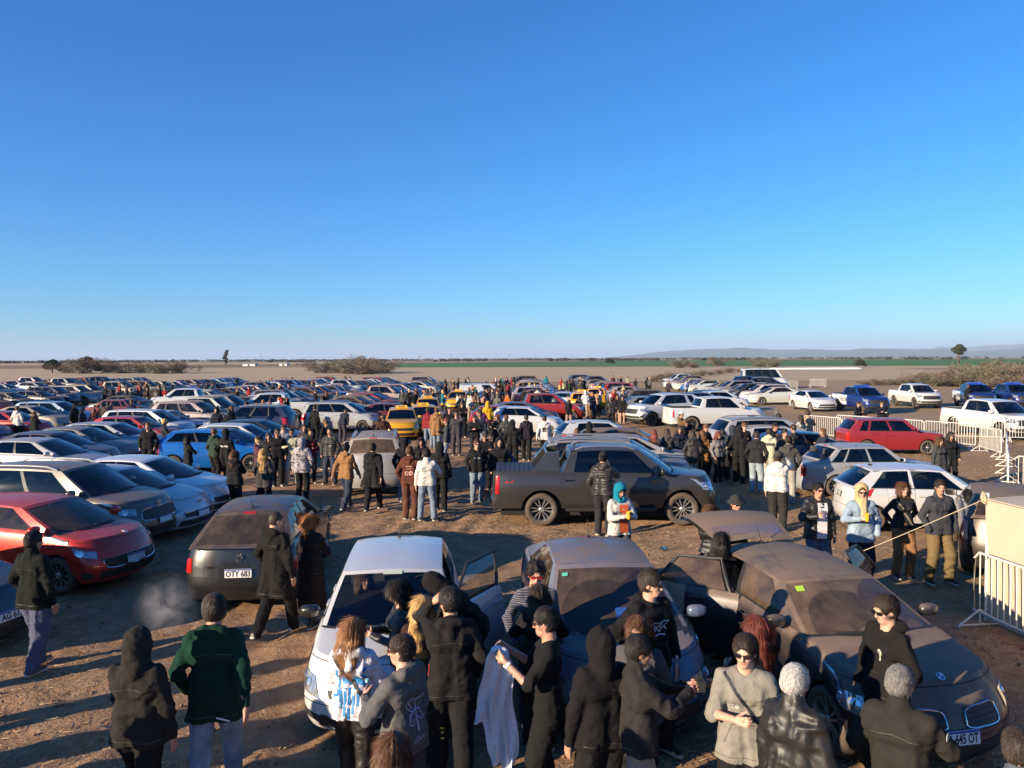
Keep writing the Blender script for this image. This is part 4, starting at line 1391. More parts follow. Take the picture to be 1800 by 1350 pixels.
        mb = MB(); mb.tube([(s.xc1 + .12, 0, s.H - .02), (s.xc1 - .03, 0, s.H + .20)], [.006, .003], 5); mb.box((s.xc1 + .12, 0, s.H - .012), (.08, .04, .03))
        part('antenna', mb.mesh('antenna', [M['black']]))
        mb = MB()
        part('brake_light', patch_mesh(lambda u, v: s.grear(u, v), [(-.16, rv1 + .025), (.16, rv1 + .025), (.16, .985), (-.16, .985)], [M['red_lens']], 'brake_light', off=.006, na=4, nt_=3))
    if s.rails and lod < 2:
        for sgn in (1, -1):
            pts = [(x, sgn * s.gw(1.0) * .95, s.zroof(x) + 0.055 + (-.05 if k in (0, 8) else 0)) for k, x in enumerate(np.linspace(s.xa1 - .12, s.xc1 + .1, 9))]
            mb = MB(); mb.tube(pts, 0.022, 6)
            part('roof_rail', mb.mesh('roof_rail', [M['rim']], True, 50))
    if s.bed:
        bx0, bx1, bz = s.bed
        w = s.W / 2 * 0.80
        zt0 = float(s.ztop(np.array((bx0 + bx1) / 2)))
        mb = MB()
        mb.add([(bx0, -w, bz), (bx1, -w, bz), (bx1, w, bz), (bx0, w, bz), (bx0, -w, zt0), (bx1, -w, zt0), (bx1, w, zt0), (bx0, w, zt0)],
               [(0, 3, 2, 1), (0, 1, 5, 4), (1, 2, 6, 5), (2, 3, 7, 6), (3, 0, 4, 7)])
        part('cargo_bed', mb.mesh('cargo_bed', [M['black']]))
        if s.__dict__.get('tonneau'):
            mb = MB()
            nsl = 13
            for k in range(nsl):
                x0 = bx0 + (bx1 - bx0) * (k + .04) / nsl; x1 = bx0 + (bx1 - bx0) * (k + .96) / nsl
                mb.box(((x0 + x1) / 2, 0, zt0 + .012), (abs(x1 - x0), w * 2 + .06, .03))
            part('bed_cover', mb.mesh('bed_cover', [M['black']]), role='cover')
        if s.__dict__.get('sport_bar'):
            mb = MB(); wz = s.gw(.55)
            for sgn in (1, -1):
                mb.add([(bx0 + .02, sgn * wz * 1.04, zt0), (bx0 - .62, sgn * wz * 1.04, zt0), (bx0 - .30, sgn * wz * .93, s.H - .16), (bx0 + .02, sgn * wz * .90, s.H - .10),
                        (bx0 + .02, sgn * wz * .93, zt0), (bx0 - .62, sgn * wz * .93, zt0), (bx0 - .30, sgn * wz * .83, s.H - .16), (bx0 + .02, sgn * wz * .80, s.H - .10)],
                       [(0, 1, 2, 3), (7, 6, 5, 4), (0, 4, 5, 1), (1, 5, 6, 2), (2, 6, 7, 3)])
            mb.tube([(bx0 - .28, -wz * .86, s.H - .17), (bx0 - .28, wz * .86, s.H - .17)], .035, 8)
            part('sport_bar', mb.mesh('sport_bar', [M['paint'] if s.sport_bar == 'paint' else M['black']], False), role='paint')
    CARMESH[ck] = parts
    return parts

def spawn_car(key, s, lod, name, pos, heading, color, dust, glass=(0.20, 0.21, 0.22), glass_dust=None, open_doors=(), mirror_color=None, z=0.0):
    parts = build_car_meshes(key, s, lod, open_doors)
    root = empty(name, (pos[0], pos[1], z), R(heading))
    objs = []
    gd = dust * 0.45 if glass_dust is None else glass_dust
    for (pn, me, loc, rot, scl, par, role) in parts:
        o = bpy.data.objects.new(pn, me)
        o.location, o.rotation_euler, o.scale = loc, rot, scl
        o.parent = root if par is None else objs[par]
        if role == 'paint': o.color = (*color, dust)
        elif role == 'glass': o.color = (*glass, gd)
        elif role == 'mirror': o.color = (*(mirror_color or color), dust * .6)
        col.objects.link(o)
        objs.append(o)
    root['_n'] = 0
    del root['_n']
    return root, objs

def spec_hatch(**k):
    d = dict(L=4.0, W=1.70, H=1.47, wb=2.50, oh=0.82, top=[(2.0, .70), (1.75, .80), (.95, .985), (.6, 1.0), (-1.0, 1.05), (-2.0, 1.02)],
             xa0=1.0, xa1=.22, xc1=-1.38, xc0=-1.83, doors=[(.60, -.42), (-.42, -1.02)])
    d.update(k); return Car(**d)
CARS = {
 'hatch': spec_hatch(),
 'hatch2': spec_hatch(L=4.2, W=1.76, H=1.46, wb=2.6, oh=.86, rw=.315, top=[(2.1, .70), (1.8, .82), (1.0, 1.0), (.6, 1.03), (-1.2, 1.10), (-2.1, 1.08)], xa0=1.12, xa1=.22, xc1=-1.45, xc0=-1.98, wins=[(.13, .50), (.53, .86)], spokes=10, grille=[(-.42, .40), (.42, .40), (.36, .60), (-.36, .60)], head=[(.52, .62), (1.45, .80), (1.55, .90), (.48, .74)]),
 'hatch_old': spec_hatch(L=3.72, W=1.61, H=1.42, wb=2.44, oh=.72, rw=.285, top=[(1.86, .66), (1.6, .76), (.85, .93), (.5, .95), (-1.0, .97), (-1.86, .97)], xa0=.95, xa1=.32, xc1=-1.22, xc0=-1.72, belt_w=.88, roof_w=.72, wins=[(.10, .50), (.535, .86)], pillar_black=False, rc=.34, rrc=.30, spokes=8, rear_win=(.88, .10, .93), doors=[(.62, -.40), (-.40, -.98)]),
 'sedan': Car(L=4.60, W=1.79, H=1.47, wb=2.70, oh=.92, rw=.325, top=[(2.3, .68), (2.0, .80), (1.15, .99), (.7, 1.02), (-1.2, 1.08), (-1.7, 1.10), (-2.3, 1.05)], xa0=1.22, xa1=.25, xc1=-1.05, xc0=-1.92, wins=[(.13, .46), (.49, .80)], roof_w=.66, spokes=5, doors=[(.72, -.36), (-.36, -1.12)], grille=[(-.44, .38), (.44, .38), (.40, .58), (-.40, .58)], head=[(.50, .60), (1.40, .76), (1.50, .88), (.44, .70)]),
 'sedan_old': Car(L=4.35, W=1.66, H=1.39, wb=2.5, oh=.80, rw=.29, top=[(2.175, .76), (1.9, .82), (.95, .93), (.6, .94), (-1.2, .95), (-2.175, .93)], xa0=1.0, xa1=.42, xc1=-.98, xc0=-1.42, roof_w=.78, belt_w=.90, rc=.14, bow=.05, rrc=.10, rbow=.04, p=4.0, crown=.02, roof_arch=.02, wins=[(.09, .43), (.465, .77), (.80, .945)], pillar_black=False, wprof=[(0, .95), (.12, .98), (.45, 1.0), (.7, .995), (.92, .985), (.97, .97), (1, .94)],
                  fprof=[(0, -.05), (.1, -.02), (.25, 0), (.4, 0), (.45, -.05), (.9, -.07), (1, -.12)], rprof=[(0, -.06), (.1, -.01), (.3, 0), (.42, -.04), (.9, -.05), (1, -.09)], head=[(.45, .52), (.92, .52), (.92, .88), (.45, .88)], tail=[(.45, .52), (.98, .52), (.98, .92), (.45, .92)], grille=[(-.40, .55), (.40, .55), (.40, .84), (-.40, .84)], intake=None, fog=False, spokes=8, doors=[(.55, -.38), (-.38, -1.0)]),
 'suv': Car(L=4.65, W=1.82, H=1.70, wb=2.70, oh=.92, rw=.36, sill=.28, bot=.26, top=[(2.32, .86), (2.05, .98), (1.2, 1.12), (.8, 1.14), (-1.4, 1.19), (-2.32, 1.16)], xa0=1.22, xa1=.42, xc1=-1.72, xc0=-2.10, wins=[(.12, .42), (.45, .71), (.73, .90)], roof_w=.70, rails=True, spokes=5, doors=[(.72, -.34), (-.34, -1.10)], grille=[(-.42, .50), (.42, .50), (.36, .80), (-.36, .80)], head=[(.48, .66), (1.28, .72), (1.36, .88), (.46, .82)], intake=[(-.6, .10), (.6, .10), (.55, .30), (-.55, .30)], arch_extra=.065),
 'pickup': Car(L=5.45, W=1.88, H=1.83, wb=3.28, oh=.95, rw=.385, sill=.42, bot=.40, top=[(2.72, 1.02), (2.4, 1.12), (1.45, 1.20), (1.1, 1.20), (-.8, 1.24), (-1.2, 1.25), (-2.72, 1.25)], xa0=1.55, xa1=.80, xc1=-.80, xc0=-1.02, wins=[(.13, .53), (.565, .90)], roof_w=.70, roof_arch=.05, rrc=.10, rbow=.03, rprof=[(0, -.02), (.15, 0), (.25, 0), (.32, -.06), (.7, -.07), (1, -.08)], bed=(-1.10, -2.58, .80), doors=[(1.0, -.10), (-.10, -1.02)], grille=[(-.44, .42), (.44, .42), (.42, .78), (-.42, .78)], head=[(.54, .58), (1.12, .62), (1.22, .84), (.50, .82)], tail=[(.80, .42), (1.04, .42), (1.05, .92), (.80, .90)], spokes=6, arch_extra=.085, no_bench=False, fog=True, always_grille=True, intake=[(-.6, .06), (.6, .06), (.6, .24), (-.6, .24)], mirror_scale=1.15),
 'wagon': Car(L=4.4, W=1.75, H=1.60, wb=2.60, oh=.86, rw=.31, top=[(2.2, .76), (1.9, .88), (1.2, 1.04), (.8, 1.06), (-1.4, 1.10), (-2.2, 1.08)], xa0=1.30, xa1=.45, xc1=-1.72, xc0=-2.05, wins=[(.12, .43), (.46, .72), (.75, .92)], roof_w=.72, spokes=8, doors=[(.75, -.32), (-.32, -1.08)], rails=False),
 'fastback': Car(L=4.55, W=1.78, H=1.45, wb=2.70, oh=.86, rw=.315, top=[(2.27, .66), (1.9, .80), (1.35, .93), (.7, 1.0), (-1.2, 1.06), (-2.27, 1.05)], xa0=1.50, xa1=.32, xc1=-.95, xc0=-1.95, wins=[(.15, .48), (.51, .82)], roof_w=.66, spokes=5, rc=.40, bow=.18, doors=[(.82, -.34), (-.34, -1.08)], grille=[(-.34, .56), (.34, .56), (.30, .66), (-.30, .66)], head=[(.48, .46), (1.50, .66), (1.55, .84), (.52, .70)], intake=[(-.62, .10), (.62, .10), (.55, .36), (-.55, .36)]),
 'long_hatch': Car(L=4.33, W=1.77, H=1.42, wb=2.69, oh=.78, rw=.33, top=[(2.165, .72), (1.9, .82), (.95, .99), (.5, 1.0), (-1.2, 1.04), (-2.165, 1.02)], xa0=.92, xa1=.10, xc1=-1.50, xc0=-1.98, wins=[(.11, .49), (.52, .83)], roof_w=.66, spokes=5, rc=.34, bow=.14, doors=[(.55, -.42), (-.42, -1.10)], grille=[[(-.36, .50), (-.04, .50), (-.05, .74), (-.33, .76)], [(.04, .50), (.36, .50), (.33, .76), (.05, .74)]], grille_chrome=True, head=[(.56, .58), (1.12, .62), (1.24, .84), (.52, .80)], intake=[(-.6, .08), (.6, .08), (.5, .30), (-.5, .30)]),
 'van': Car(L=4.35, W=1.80, H=1.82, wb=2.70, oh=.85, rw=.31, top=[(2.175, .82), (1.9, .94), (1.35, 1.08), (.9, 1.10), (-1.6, 1.12), (-2.175, 1.12)], xa0=1.45, xa1=.70, xc1=-1.98, xc0=-2.08, wins=[(.10, .36)], roof_w=.80, belt_w=.93, rear_win=(.7, .3, .85), spokes=8, doors=[], rrc=.12, rbow=.03),
 'minibus': Car(L=5.9, W=1.98, H=2.55, wb=3.6, oh=1.0, rw=.34, top=[(2.95, .90), (2.65, 1.05), (2.15, 1.25), (1.9, 1.3), (-2.2, 1.32), (-2.95, 1.32)], xa0=2.25, xa1=1.35, xc1=-2.75, xc0=-2.86, wins=[(.06, .24), (.26, .48), (.50, .72), (.74, .95)], roof_w=.78, belt_w=.94, rear_win=(.7, .2, .8), spokes=8, doors=[], rrc=.12, rbow=.03),
}
for k_ in CARS.values():
    k_.open_angle = 55

# ------------------------------------------------------------------ people: distance-field bodies and clothes, meshed by surface nets
class Field:
    def __init__(s, lo, hi, h):
        s.h = h
        s.lo = np.array(lo, np.float32)
        s.n = np.ceil((np.array(hi) - s.lo) / h).astype(int) + 1
        s.ax = [s.lo[i] + h * np.arange(s.n[i], dtype=np.float32) for i in range(3)]
        s.d = np.full(s.n, 0.09, np.float32)
        s.lab = np.zeros(s.n, np.int8)
    def _sl(s, lo, hi):
        a = np.maximum(0, np.floor((np.array(lo) - s.lo) / s.h).astype(int))
        b = np.minimum(s.n, np.ceil((np.array(hi) - s.lo) / s.h).astype(int) + 1)
        if np.any(b <= a): return None
        return tuple(slice(a[i], b[i]) for i in range(3))
    def _apply(s, sl, d, k, lab, op):
        D = s.d[sl]
        if op == 'u':
            L = s.lab[sl]
            L[d < D] = lab
            if k > 0:
                hh = np.clip(0.5 + 0.5 * (D - d) / k, 0, 1)
                s.d[sl] = D * (1 - hh) + d * hh - k * hh * (1 - hh)
            else: s.d[sl] = np.minimum(D, d)
        elif op == 's':
            if k > 0:
                hh = np.clip(0.5 - 0.5 * (D + d) / k, 0, 1)
                s.d[sl] = D * (1 - hh) - d * hh + k * hh * (1 - hh)
            else: s.d[sl] = np.maximum(D, -d)
    def cone(s, a, b, ra, rb, k=0.02, lab=0, op='u', flat=None):
        """tapered capsule a-b; flat=(axis, factor) squeezes it along a direction"""
        a = np.asarray(a, np.float32); b = np.asarray(b, np.float32)
        m = max(ra, rb) * (max(1, flat[1]) if flat else 1) + k + 2 * s.h + 0.03
        sl = s._sl(np.minimum(a, b) - m, np.maximum(a, b) + m)
        if sl is None: return
        X = s.ax[0][sl[0]][:, None, None] - a[0]; Y = s.ax[1][sl[1]][None, :, None] - a[1]; Z = s.ax[2][sl[2]][None, None, :] - a[2]
        ab = b - a
        if flat:
            n, f = np.asarray(flat[0], np.float32), flat[1]
            pn = X * n[0] + Y * n[1] + Z * n[2]
            g = (1.0 / f - 1)
            X = X + n[0] * pn * g; Y = Y + n[1] * pn * g; Z = Z + n[2] * pn * g
            ab = ab + n * float(ab @ n) * g
        l2 = float(ab @ ab) + 1e-9
        t = np.clip((X * ab[0] + Y * ab[1] + Z * ab[2]) / l2, 0, 1)
        d = np.sqrt((X - t * ab[0]) ** 2 + (Y - t * ab[1]) ** 2 + (Z - t * ab[2]) ** 2) - (ra + (rb - ra) * t)
        if flat and flat[1] < 1: d = d * (0.5 + 0.5 * flat[1])
        s._apply(sl, d.astype(np.float32), k, lab, op)
    def ell(s, c, r, k=0.02, lab=0, op='u', Rm=None):
        c = np.asarray(c, np.float32); r = np.asarray(r, np.float32)
        m = float(r.max()) + k + 2 * s.h + 0.03
        sl = s._sl(c - m, c + m)
        if sl is None: return
        X = s.ax[0][sl[0]][:, None, None] - c[0]; Y = s.ax[1][sl[1]][None, :, None] - c[1]; Z = s.ax[2][sl[2]][None, None, :] - c[2]
        if Rm is not None:      # columns = local axes in world
            X, Y, Z = (X * Rm[0][i] + Y * Rm[1][i] + Z * Rm[2][i] for i in range(3))
        k0 = np.sqrt((X / r[0]) ** 2 + (Y / r[1]) ** 2 + (Z / r[2]) ** 2)
        k1 = np.sqrt((X / r[0] ** 2) ** 2 + (Y / r[1] ** 2) ** 2 + (Z / r[2] ** 2) ** 2) + 1e-6
        s._apply(sl, (k0 * (k0 - 1) / k1).astype(np.float32), k, lab, op)
    def clip_plane(s, p, n):
        """keep the side where (x-p).n > 0"""
        X = s.ax[0][:, None, None] - p[0]; Y = s.ax[1][None, :, None] - p[1]; Z = s.ax[2][None, None, :] - p[2]
        s.d = np.maximum(s.d, -(X * n[0] + Y * n[1] + Z * n[2]).astype(np.float32))
    def mesh(s):
        D = s.d
        D[0] = D[-1] = 0.05; D[:, 0] = D[:, -1] = 0.05; D[:, :, 0] = D[:, :, -1] = 0.05
        S = D < 0
        nx, ny, nz = D.shape
        c = np.zeros((nx - 1, ny - 1, nz - 1), np.int8)
        for i in (0, 1):
            for j in (0, 1):
                for k in (0, 1):
                    c += S[i:nx - 1 + i, j:ny - 1 + j, k:nz - 1 + k]
        act = np.argwhere((c > 0) & (c < 8))
        if len(act) == 0: return np.zeros((0, 3)), np.zeros((0, 4), int), np.zeros(0, int)
        idx = -np.ones((nx - 1, ny - 1, nz - 1), np.int64)
        idx[act[:, 0], act[:, 1], act[:, 2]] = np.arange(len(act))
        acc = np.zeros((len(act), 3), np.float32); cnt = np.zeros(len(act), np.float32)
        offs = [(i, j, k) for i in (0, 1) for j in (0, 1) for k in (0, 1)]
        val = {o: D[act[:, 0] + o[0], act[:, 1] + o[1], act[:, 2] + o[2]] for o in offs}
        for o in offs:
            for ax in range(3):
                if o[ax]: continue
                q = list(o); q[ax] = 1; q = tuple(q)
                va, vb = val[o], val[q]
                m = (va < 0) != (vb < 0)
                t = np.where(m, va / (va - vb + 1e-12), 0)
                P = np.array(o, np.float32)[None].repeat(len(act), 0)
                P[:, ax] = t
                acc += P * m[:, None]; cnt += m
        V = s.lo + s.h * (act + acc / cnt[:, None])
        lab = s.lab[act[:, 0], act[:, 1], act[:, 2]]
        F = []
        for ax in range(3):
            sl0 = [slice(None)] * 3; sl1 = [slice(None)] * 3
            sl0[ax] = slice(0, -1); sl1[ax] = slice(1, None)
            A, B = S[tuple(sl0)], S[tuple(sl1)]
            e = np.argwhere(A != B)
            o1, o2 = (ax + 1) % 3, (ax + 2) % 3
            ok = (e[:, o1] > 0) & (e[:, o2] > 0) & (e[:, o1] < D.shape[o1] - 1) & (e[:, o2] < D.shape[o2] - 1)
            e = e[ok]
            def at(d1, d2):
                q = e.copy(); q[:, o1] += d1; q[:, o2] += d2
                return idx[q[:, 0], q[:, 1], q[:, 2]]
            quad = np.stack([at(-1, -1), at(0, -1), at(0, 0), at(-1, 0)], -1)
            fl = B[e[:, 0], e[:, 1], e[:, 2]]
            quad[fl] = quad[fl][:, ::-1]
            F.append(quad)
        F = np.vstack(F)
        F = F[(F >= 0).all(1)]
        return V, F, lab

def vnormals(V, F):
    n = np.cross(V[F[:, 2]] - V[F[:, 0]], V[F[:, 3]] - V[F[:, 1]])
    N_ = np.zeros_like(V)
    for i in range(4): np.add.at(N_, F[:, i], n)
    return N_ / (np.linalg.norm(N_, axis=1, keepdims=True) + 1e-9)

def wrinkle(V, F, amp, seed, fr=(7, 7, 10)):
    Nn = vnormals(V, F)
    w_ = 0.6 * np.stack([vnoise(V * 5, seed + 7), vnoise(V * 5 + 9, seed + 8), vnoise(V * 5 + 4, seed + 9)], -1)
    rid = lambda q, sd: 0.45 - np.abs(vnoise(q, sd)) * 1.7
    mask = np.clip(vnoise(V * 3.1 + 2.7, seed + 5) * 1.4 + .5, 0, 1)
    across = rid(V * np.array([4, 4, 13], np.float32) + w_ * 1.3, seed)         # folds pushed together across the limb
    along = rid(V * np.array([12, 12, 4], np.float32) + w_, seed + 1)           # drapes hanging down
    fine = rid(V * np.array(fr, np.float32) * 2.3 + w_, seed + 2)
    return V + Nn * (amp * (0.85 * (across * mask + along * (1 - mask)) + 0.35 * fine))[:, None]

def rotm(yaw=0, pitch=0, roll=0):
    """yaw about z, pitch forward (+ = looking down), roll"""
    return np.array(Matrix.Rotation(yaw, 3, 'Z') @ Matrix.Rotation(pitch, 3, 'Y') @ Matrix.Rotation(roll, 3, 'X'))

ARM = {  # wrist target relative to the ground, for the left side (y>0), person 1.75 m facing +x; (x, y, z, elbow hint)
 'down': (0.05, .27, .84, (-.4, .6, -.2)), 'pocket': (.10, .24, .92, (-.8, .7, 0)), 'front_pocket': (.17, .10, 1.03, (-.3, 1, -.2)),
 'phone': (.31, .07, 1.20, (-.2, .6, -.8)), 'cup': (.29, .13, 1.22, (-.2, .8, -.7)), 'ear': (.11, .14, 1.60, (.7, .55, -.7)),
 'hip': (.02, .22, 1.02, (-.5, 1, 0)), 'cross': (.21, -.08, 1.22, (.1, 1, -.5)), 'reach': (.50, .22, 1.18, (0, .6, -1)),
 'swingF': (.24, .24, .90, (-.6, .4, -.4)), 'swingB': (-.20, .28, .90, (-.6, .6, 0)), 'back': (-.13, .12, .98, (-.3, 1, 0)),
 'camera': (.42, .05, 1.30, (-.1, .7, -.9)), 'mouth': (.19, .06, 1.46, (.2, .8, -.8)), 'point': (.50, .30, 1.42, (0, .8, -.6)), 'chest': (.20, .02, 1.25, (0, 1, -.4)),
 'hold_high': (.36, .16, 1.34, (0, .5, -1)), 'shield': (.12, .12, 1.66, (.5, .8, -.1)),
}
LEG = {  # ankle (x, y) for left and right
 'stand': ((0.02, .11), (-.02, -.11)), 'wide': ((0.03, .17), (-.02, -.17)), 'walk': ((.26, .09), (-.28, -.09)), 'walk2': ((-.28, .09), (.26, -.09)),
 'step': ((.14, .10), (-.14, -.11)), 'lean': ((.05, .10), (.12, -.12)), 'close': ((.0, .07), (0, -.07)), 'sit': ((.46, .12), (.46, -.12)),
}
def ik(a, b, l1, l2, hint):
    a, b = np.array(a, float), np.array(b, float)
    d = b - a; L = np.linalg.norm(d)
    Lm = (l1 + l2) * 0.995
    if L > Lm: b = a + d / L * Lm; d = b - a; L = Lm
    u = d / L
    c = (l1 * l1 + L * L - l2 * l2) / (2 * l1 * L)
    h = np.array(hint, float); h -= u * (h @ u)
    h /= np.linalg.norm(h) + 1e-9
    return a + u * l1 * c + h * l1 * math.sqrt(max(0, 1 - c * c)), b

def skeleton(P):
    J = {}
    lean, twist, slean = R(P.get('lean', 0)), R(P.get('twist', 0)), R(P.get('slean', 0))
    fem = P.get('fem', False)
    sw = 0.148 if fem else 0.166
    piv = np.array([0, 0, 0.96])
    Ru = rotm(0, lean, slean); Rt = Ru @ rotm(twist)
    up = lambda p, M_=Rt: piv + M_ @ (np.array(p, float) - piv)
    J['pelvis'] = np.array([0, 0, .95])
    J['waist'] = up((0, 0, 1.10), Ru); J['chest'] = up((0, 0, 1.30)); J['neck'] = up((-.01, 0, 1.48))
    J['Rt'] = Rt
    for s, n in ((1, 'L'), (-1, 'R')):
        J['sh' + n] = up((0, s * sw, 1.395))
        ar = P.get('arm' + n, 'down')
        tx, ty, tz, h = ARM[ar] if isinstance(ar, str) else ar
        w = up((tx, s * ty, tz)) if not (isinstance(ar, str) and ar in ('pocket', 'down')) else up((tx, s * ty, tz), rotm(0, lean * .5, slean))
        J['el' + n], J['wr' + n] = ik(J['sh' + n], w, .285, .265, Rt @ np.array([h[0], s * h[1], h[2]]))
        J['hip' + n] = np.array([0, s * .095, .91])
        ax, ay = (LEG[P.get('legs', 'stand')][0 if s > 0 else 1])
        az = .085 + (0.05 if ax < -.2 else 0)
        if P.get('legs') == 'sit': az = .50
        J['kn' + n], J['an' + n] = ik(J['hip' + n], (ax, ay, az), .43, .415, (1, s * .12, 1 if P.get('legs') == 'sit' else 0))
    hy, hp, hr = (R(v) for v in P.get('head', (0, 5, 0)))
    J['Rh'] = Rt @ rotm(hy, hp, hr)
    hc = J['neck'] + Rt @ np.array([.03, 0, .145])
    J['head'] = hc + np.array([0.015 * math.sin(hp), 0, 0])
    return J

def head_prims(f, J, fem, k=1.0, beard=False, skin_lab=0, detail=True):
    Rh, c = J['Rh'], J['head']
    T = lambda p: c + Rh @ (np.array(p) * .95)
    E = lambda p, r, **kw: f.ell(T(p), np.array(r) * .95, Rm=Rh, **kw)
    E((-.012, 0, .028), (.098, .077, .096), k=.01)
    E((.028, 0, -.035), (.066, .058, .088), k=.03)
    E((.055, 0, -.095), (.030, .032, .026), k=.025)
    f.cone(T((-.02, 0, -.06)), J['neck'] + J['Rt'] @ np.array([-.005, 0, -.05]), .050 if fem else .057, .058 if fem else .068, k=.025)
    if detail:
        for s in (1, -1):
            E((.056, s * .038, -.028), (.026, .024, .022), k=.02)
            E((.075, s * .030, .022), (.016, .022, .010), k=.012)
            E((.095, s * .031, -.001), (.016, .014, .009), k=.010, op='s')
            E((-.004, s * .080, -.012), (.024, .010, .032), k=.006)
            E((.079, s * .031, -.001), (.012, .014, .010), k=.004, lab=2)
            E((.086, s * .031, .018), (.010, .017, .004), k=.003, lab=3)
        f.cone(T((.086, 0, .008)), T((.108, 0, -.034)), .009, .014, k=.012)
        E((.085, 0, -.066), (.014, .023, .009), k=.006, lab=1)
    if beard:
        E((.045, 0, -.085), (.052, .055, .045), k=.01, lab=3)

def hand_field(J, n, pose, scale=1.0):
    s = 1 if n == 'L' else -1
    el, wr = J['el' + n], J['wr' + n]
    d = (wr - el) / (np.linalg.norm(wr - el) + 1e-9)
    inn = J['Rt'] @ np.array([0.15, -s, 0.1])
    inn = inn - d * (inn @ d); inn /= np.linalg.norm(inn) + 1e-9     # palm normal faces the body
    sd = np.cross(d, inn) * 1.0
    fw = J['Rt'] @ np.array([1, 0, .3])
    if sd @ fw < 0: sd = -sd                                        # thumb side forwards
    c = wr
    f = Field(c - .17, c + .17, .0065)
    W = lambda a, b, z: c + d * a + sd * b + inn * z
    f.cone(wr - d * .05, wr + d * .015, .027, .026, k=.01)
    f.cone(W(.035, .018, 0), W(.085, .022, .004), .020, .017, k=.014)
    f.cone(W(.035, -.014, 0), W(.080, -.020, .004), .020, .015, k=.014)
    curl = {'relax': .45, 'grip': 1.25, 'flat': .12, 'point': 1.3}[pose]
    for i, (b, L) in enumerate(((.030, .070), (.010, .078), (-.010, .072), (-.028, .058))):
        cu = curl
        if pose == 'point' and i == 0: cu = 0.1
        p = W(.088 - abs(b - .005) * .2, b, .003)
        ang = cu * .45
        for q, fr in enumerate((.45, .32, .23)):
            ang_ = ang + q * cu * .62
            nd = d * math.cos(ang_) + inn * math.sin(ang_)
            p2 = p + nd * L * fr
            f.cone(p, p2, .0095 - .0008 * q, .0090 - .0009 * q, k=.002)
            p = p2
    t0 = W(.025, .024, .004)
    td = d * .55 + sd * .65 + inn * (.25 + .4 * min(curl, 1))
    td /= np.linalg.norm(td)
    t1 = t0 + td * .048
    td2 = td * .6 + d * .5 + inn * .35 * min(curl, 1); td2 /= np.linalg.norm(td2)
    f.cone(t0, t1, .015, .0115, k=.008); f.cone(t1, t1 + td2 * .034, .0110, .0090, k=.003)
    V, F, lab = f.mesh()
    return V, F, lab * 0

def body_mesh(P, J, h, hh, hands=True, name='body'):
    """whole figure: skin body with head and hands, one mesh"""
    fem = P.get('fem', False)
    B = P.get('bulk', 1.0)
    lo = np.array([-.75, -.75, -.05]); hi = np.array([.75, .75, 1.75])
    pts = np.array([v for k_, v in J.items() if not k_.startswith('R')])
    lo = pts.min(0) - .2; hi = pts.max(0) + .2; lo[2] = -.03
    hi[2] = J['neck'][2] + .06
    f = Field(lo, hi, h)
    torso_prims(f, P, J, -.014)
    for n in 'LR':
        f.cone(J['sh' + n], J['el' + n], .050 * B, .040 * B, k=.03); f.cone(J['el' + n], J['wr' + n], .040 * B, .027, k=.015)
        f.cone(J['hip' + n], J['kn' + n], .082 * B, .056, k=.03); f.cone(J['kn' + n], J['an' + n], .054, .038, k=.015)
        f.cone(J['an' + n] + np.array([-.04, 0, -.04]), J['an' + n] + np.array([.14, 0, -.055]), .034, .028, k=.02)
        if not hands:
            d = J['wr' + n] - J['el' + n]; d /= np.linalg.norm(d) + 1e-9
            f.cone(J['wr' + n], J['wr' + n] + d * .10, .030, .026, k=.012)
            f.cone(J['wr' + n] + d * .03, J['wr' + n] + d * .07 + J['Rt'] @ np.array([.04, 0, 0]), .014, .012, k=.008)
    f.cone(J['neck'], J['neck'] + np.array([0, 0, .05]), .055, .05, k=.02)
    Vs, Fs, Ls, o = [], [], [], 0
    def app(r):
        nonlocal o
        V, F, L = r
        Vs.append(V); Fs.append(F + o); Ls.append(L); o += len(V)
    app(f.mesh())
    c = J['head']
    f2 = Field(c - np.array([.19, .17, .30]), c + np.array([.19, .17, .19]), hh)
    head_prims(f2, J, fem, beard=P.get('beard', False), detail=hh < .014)
    app(f2.mesh())
    if hands:
        for n in 'LR':
            ps = P.get('hand' + n)
            if ps is None:
                a = P.get('arm' + n, 'down')
                ps = {'phone': 'grip', 'cup': 'grip', 'camera': 'grip', 'ear': 'grip', 'point': 'point', 'hold_high': 'grip', 'mouth': 'grip'}.get(a if isinstance(a, str) else '', 'relax')
            if P.get('arm' + n) in ('pocket', 'front_pocket'): continue
            app(hand_field(J, n, ps))
    V, F, L = np.vstack(Vs), np.vstack(Fs), np.concatenate(Ls)
    return mesh_np(name, V, F, [M['skin'], M['lip'], M['eye'], M['hair']], L[F[:, 0]], True)

def torso_prims(f, P, J, e, k=.05, lab=0):
    fem = P.get('fem', False); B = P.get('bulk', 1.0)
    Rt = J['Rt']
    fx = Rt @ np.array([1, 0, 0])
    def bar(c, hw, r, kk=k, M_=Rt):
        v = M_ @ np.array([0, hw, 0])
        f.cone(c - v, c + v, r, r, k=kk, lab=lab)
    bar(J['pelvis'] + np.array([-.005, 0, 0]), .080 if fem else .068, .106 * B + e, M_=np.eye(3))
    bar(J['waist'], .052 if fem else .064, (.088 if fem else .096) * B + e)
    bar(J['chest'], .075 if fem else .086, (.098 if fem else .108) * B + e)
    nb = J['neck'] + Rt @ np.array([-.012, 0, -.055])
    for n in 'LR':
        c = J['sh' + n]
        f.cone(nb, c + (nb - c) * .12, .068 + e * .5, .050 + e * .7, k=.035, lab=lab)
    if fem:
        for s in (1, -1): f.ell(J['chest'] + Rt @ np.array([.075, s * .07, -.01]), np.array([.06, .065, .06]) + e, k=.03, lab=lab, Rm=Rt)

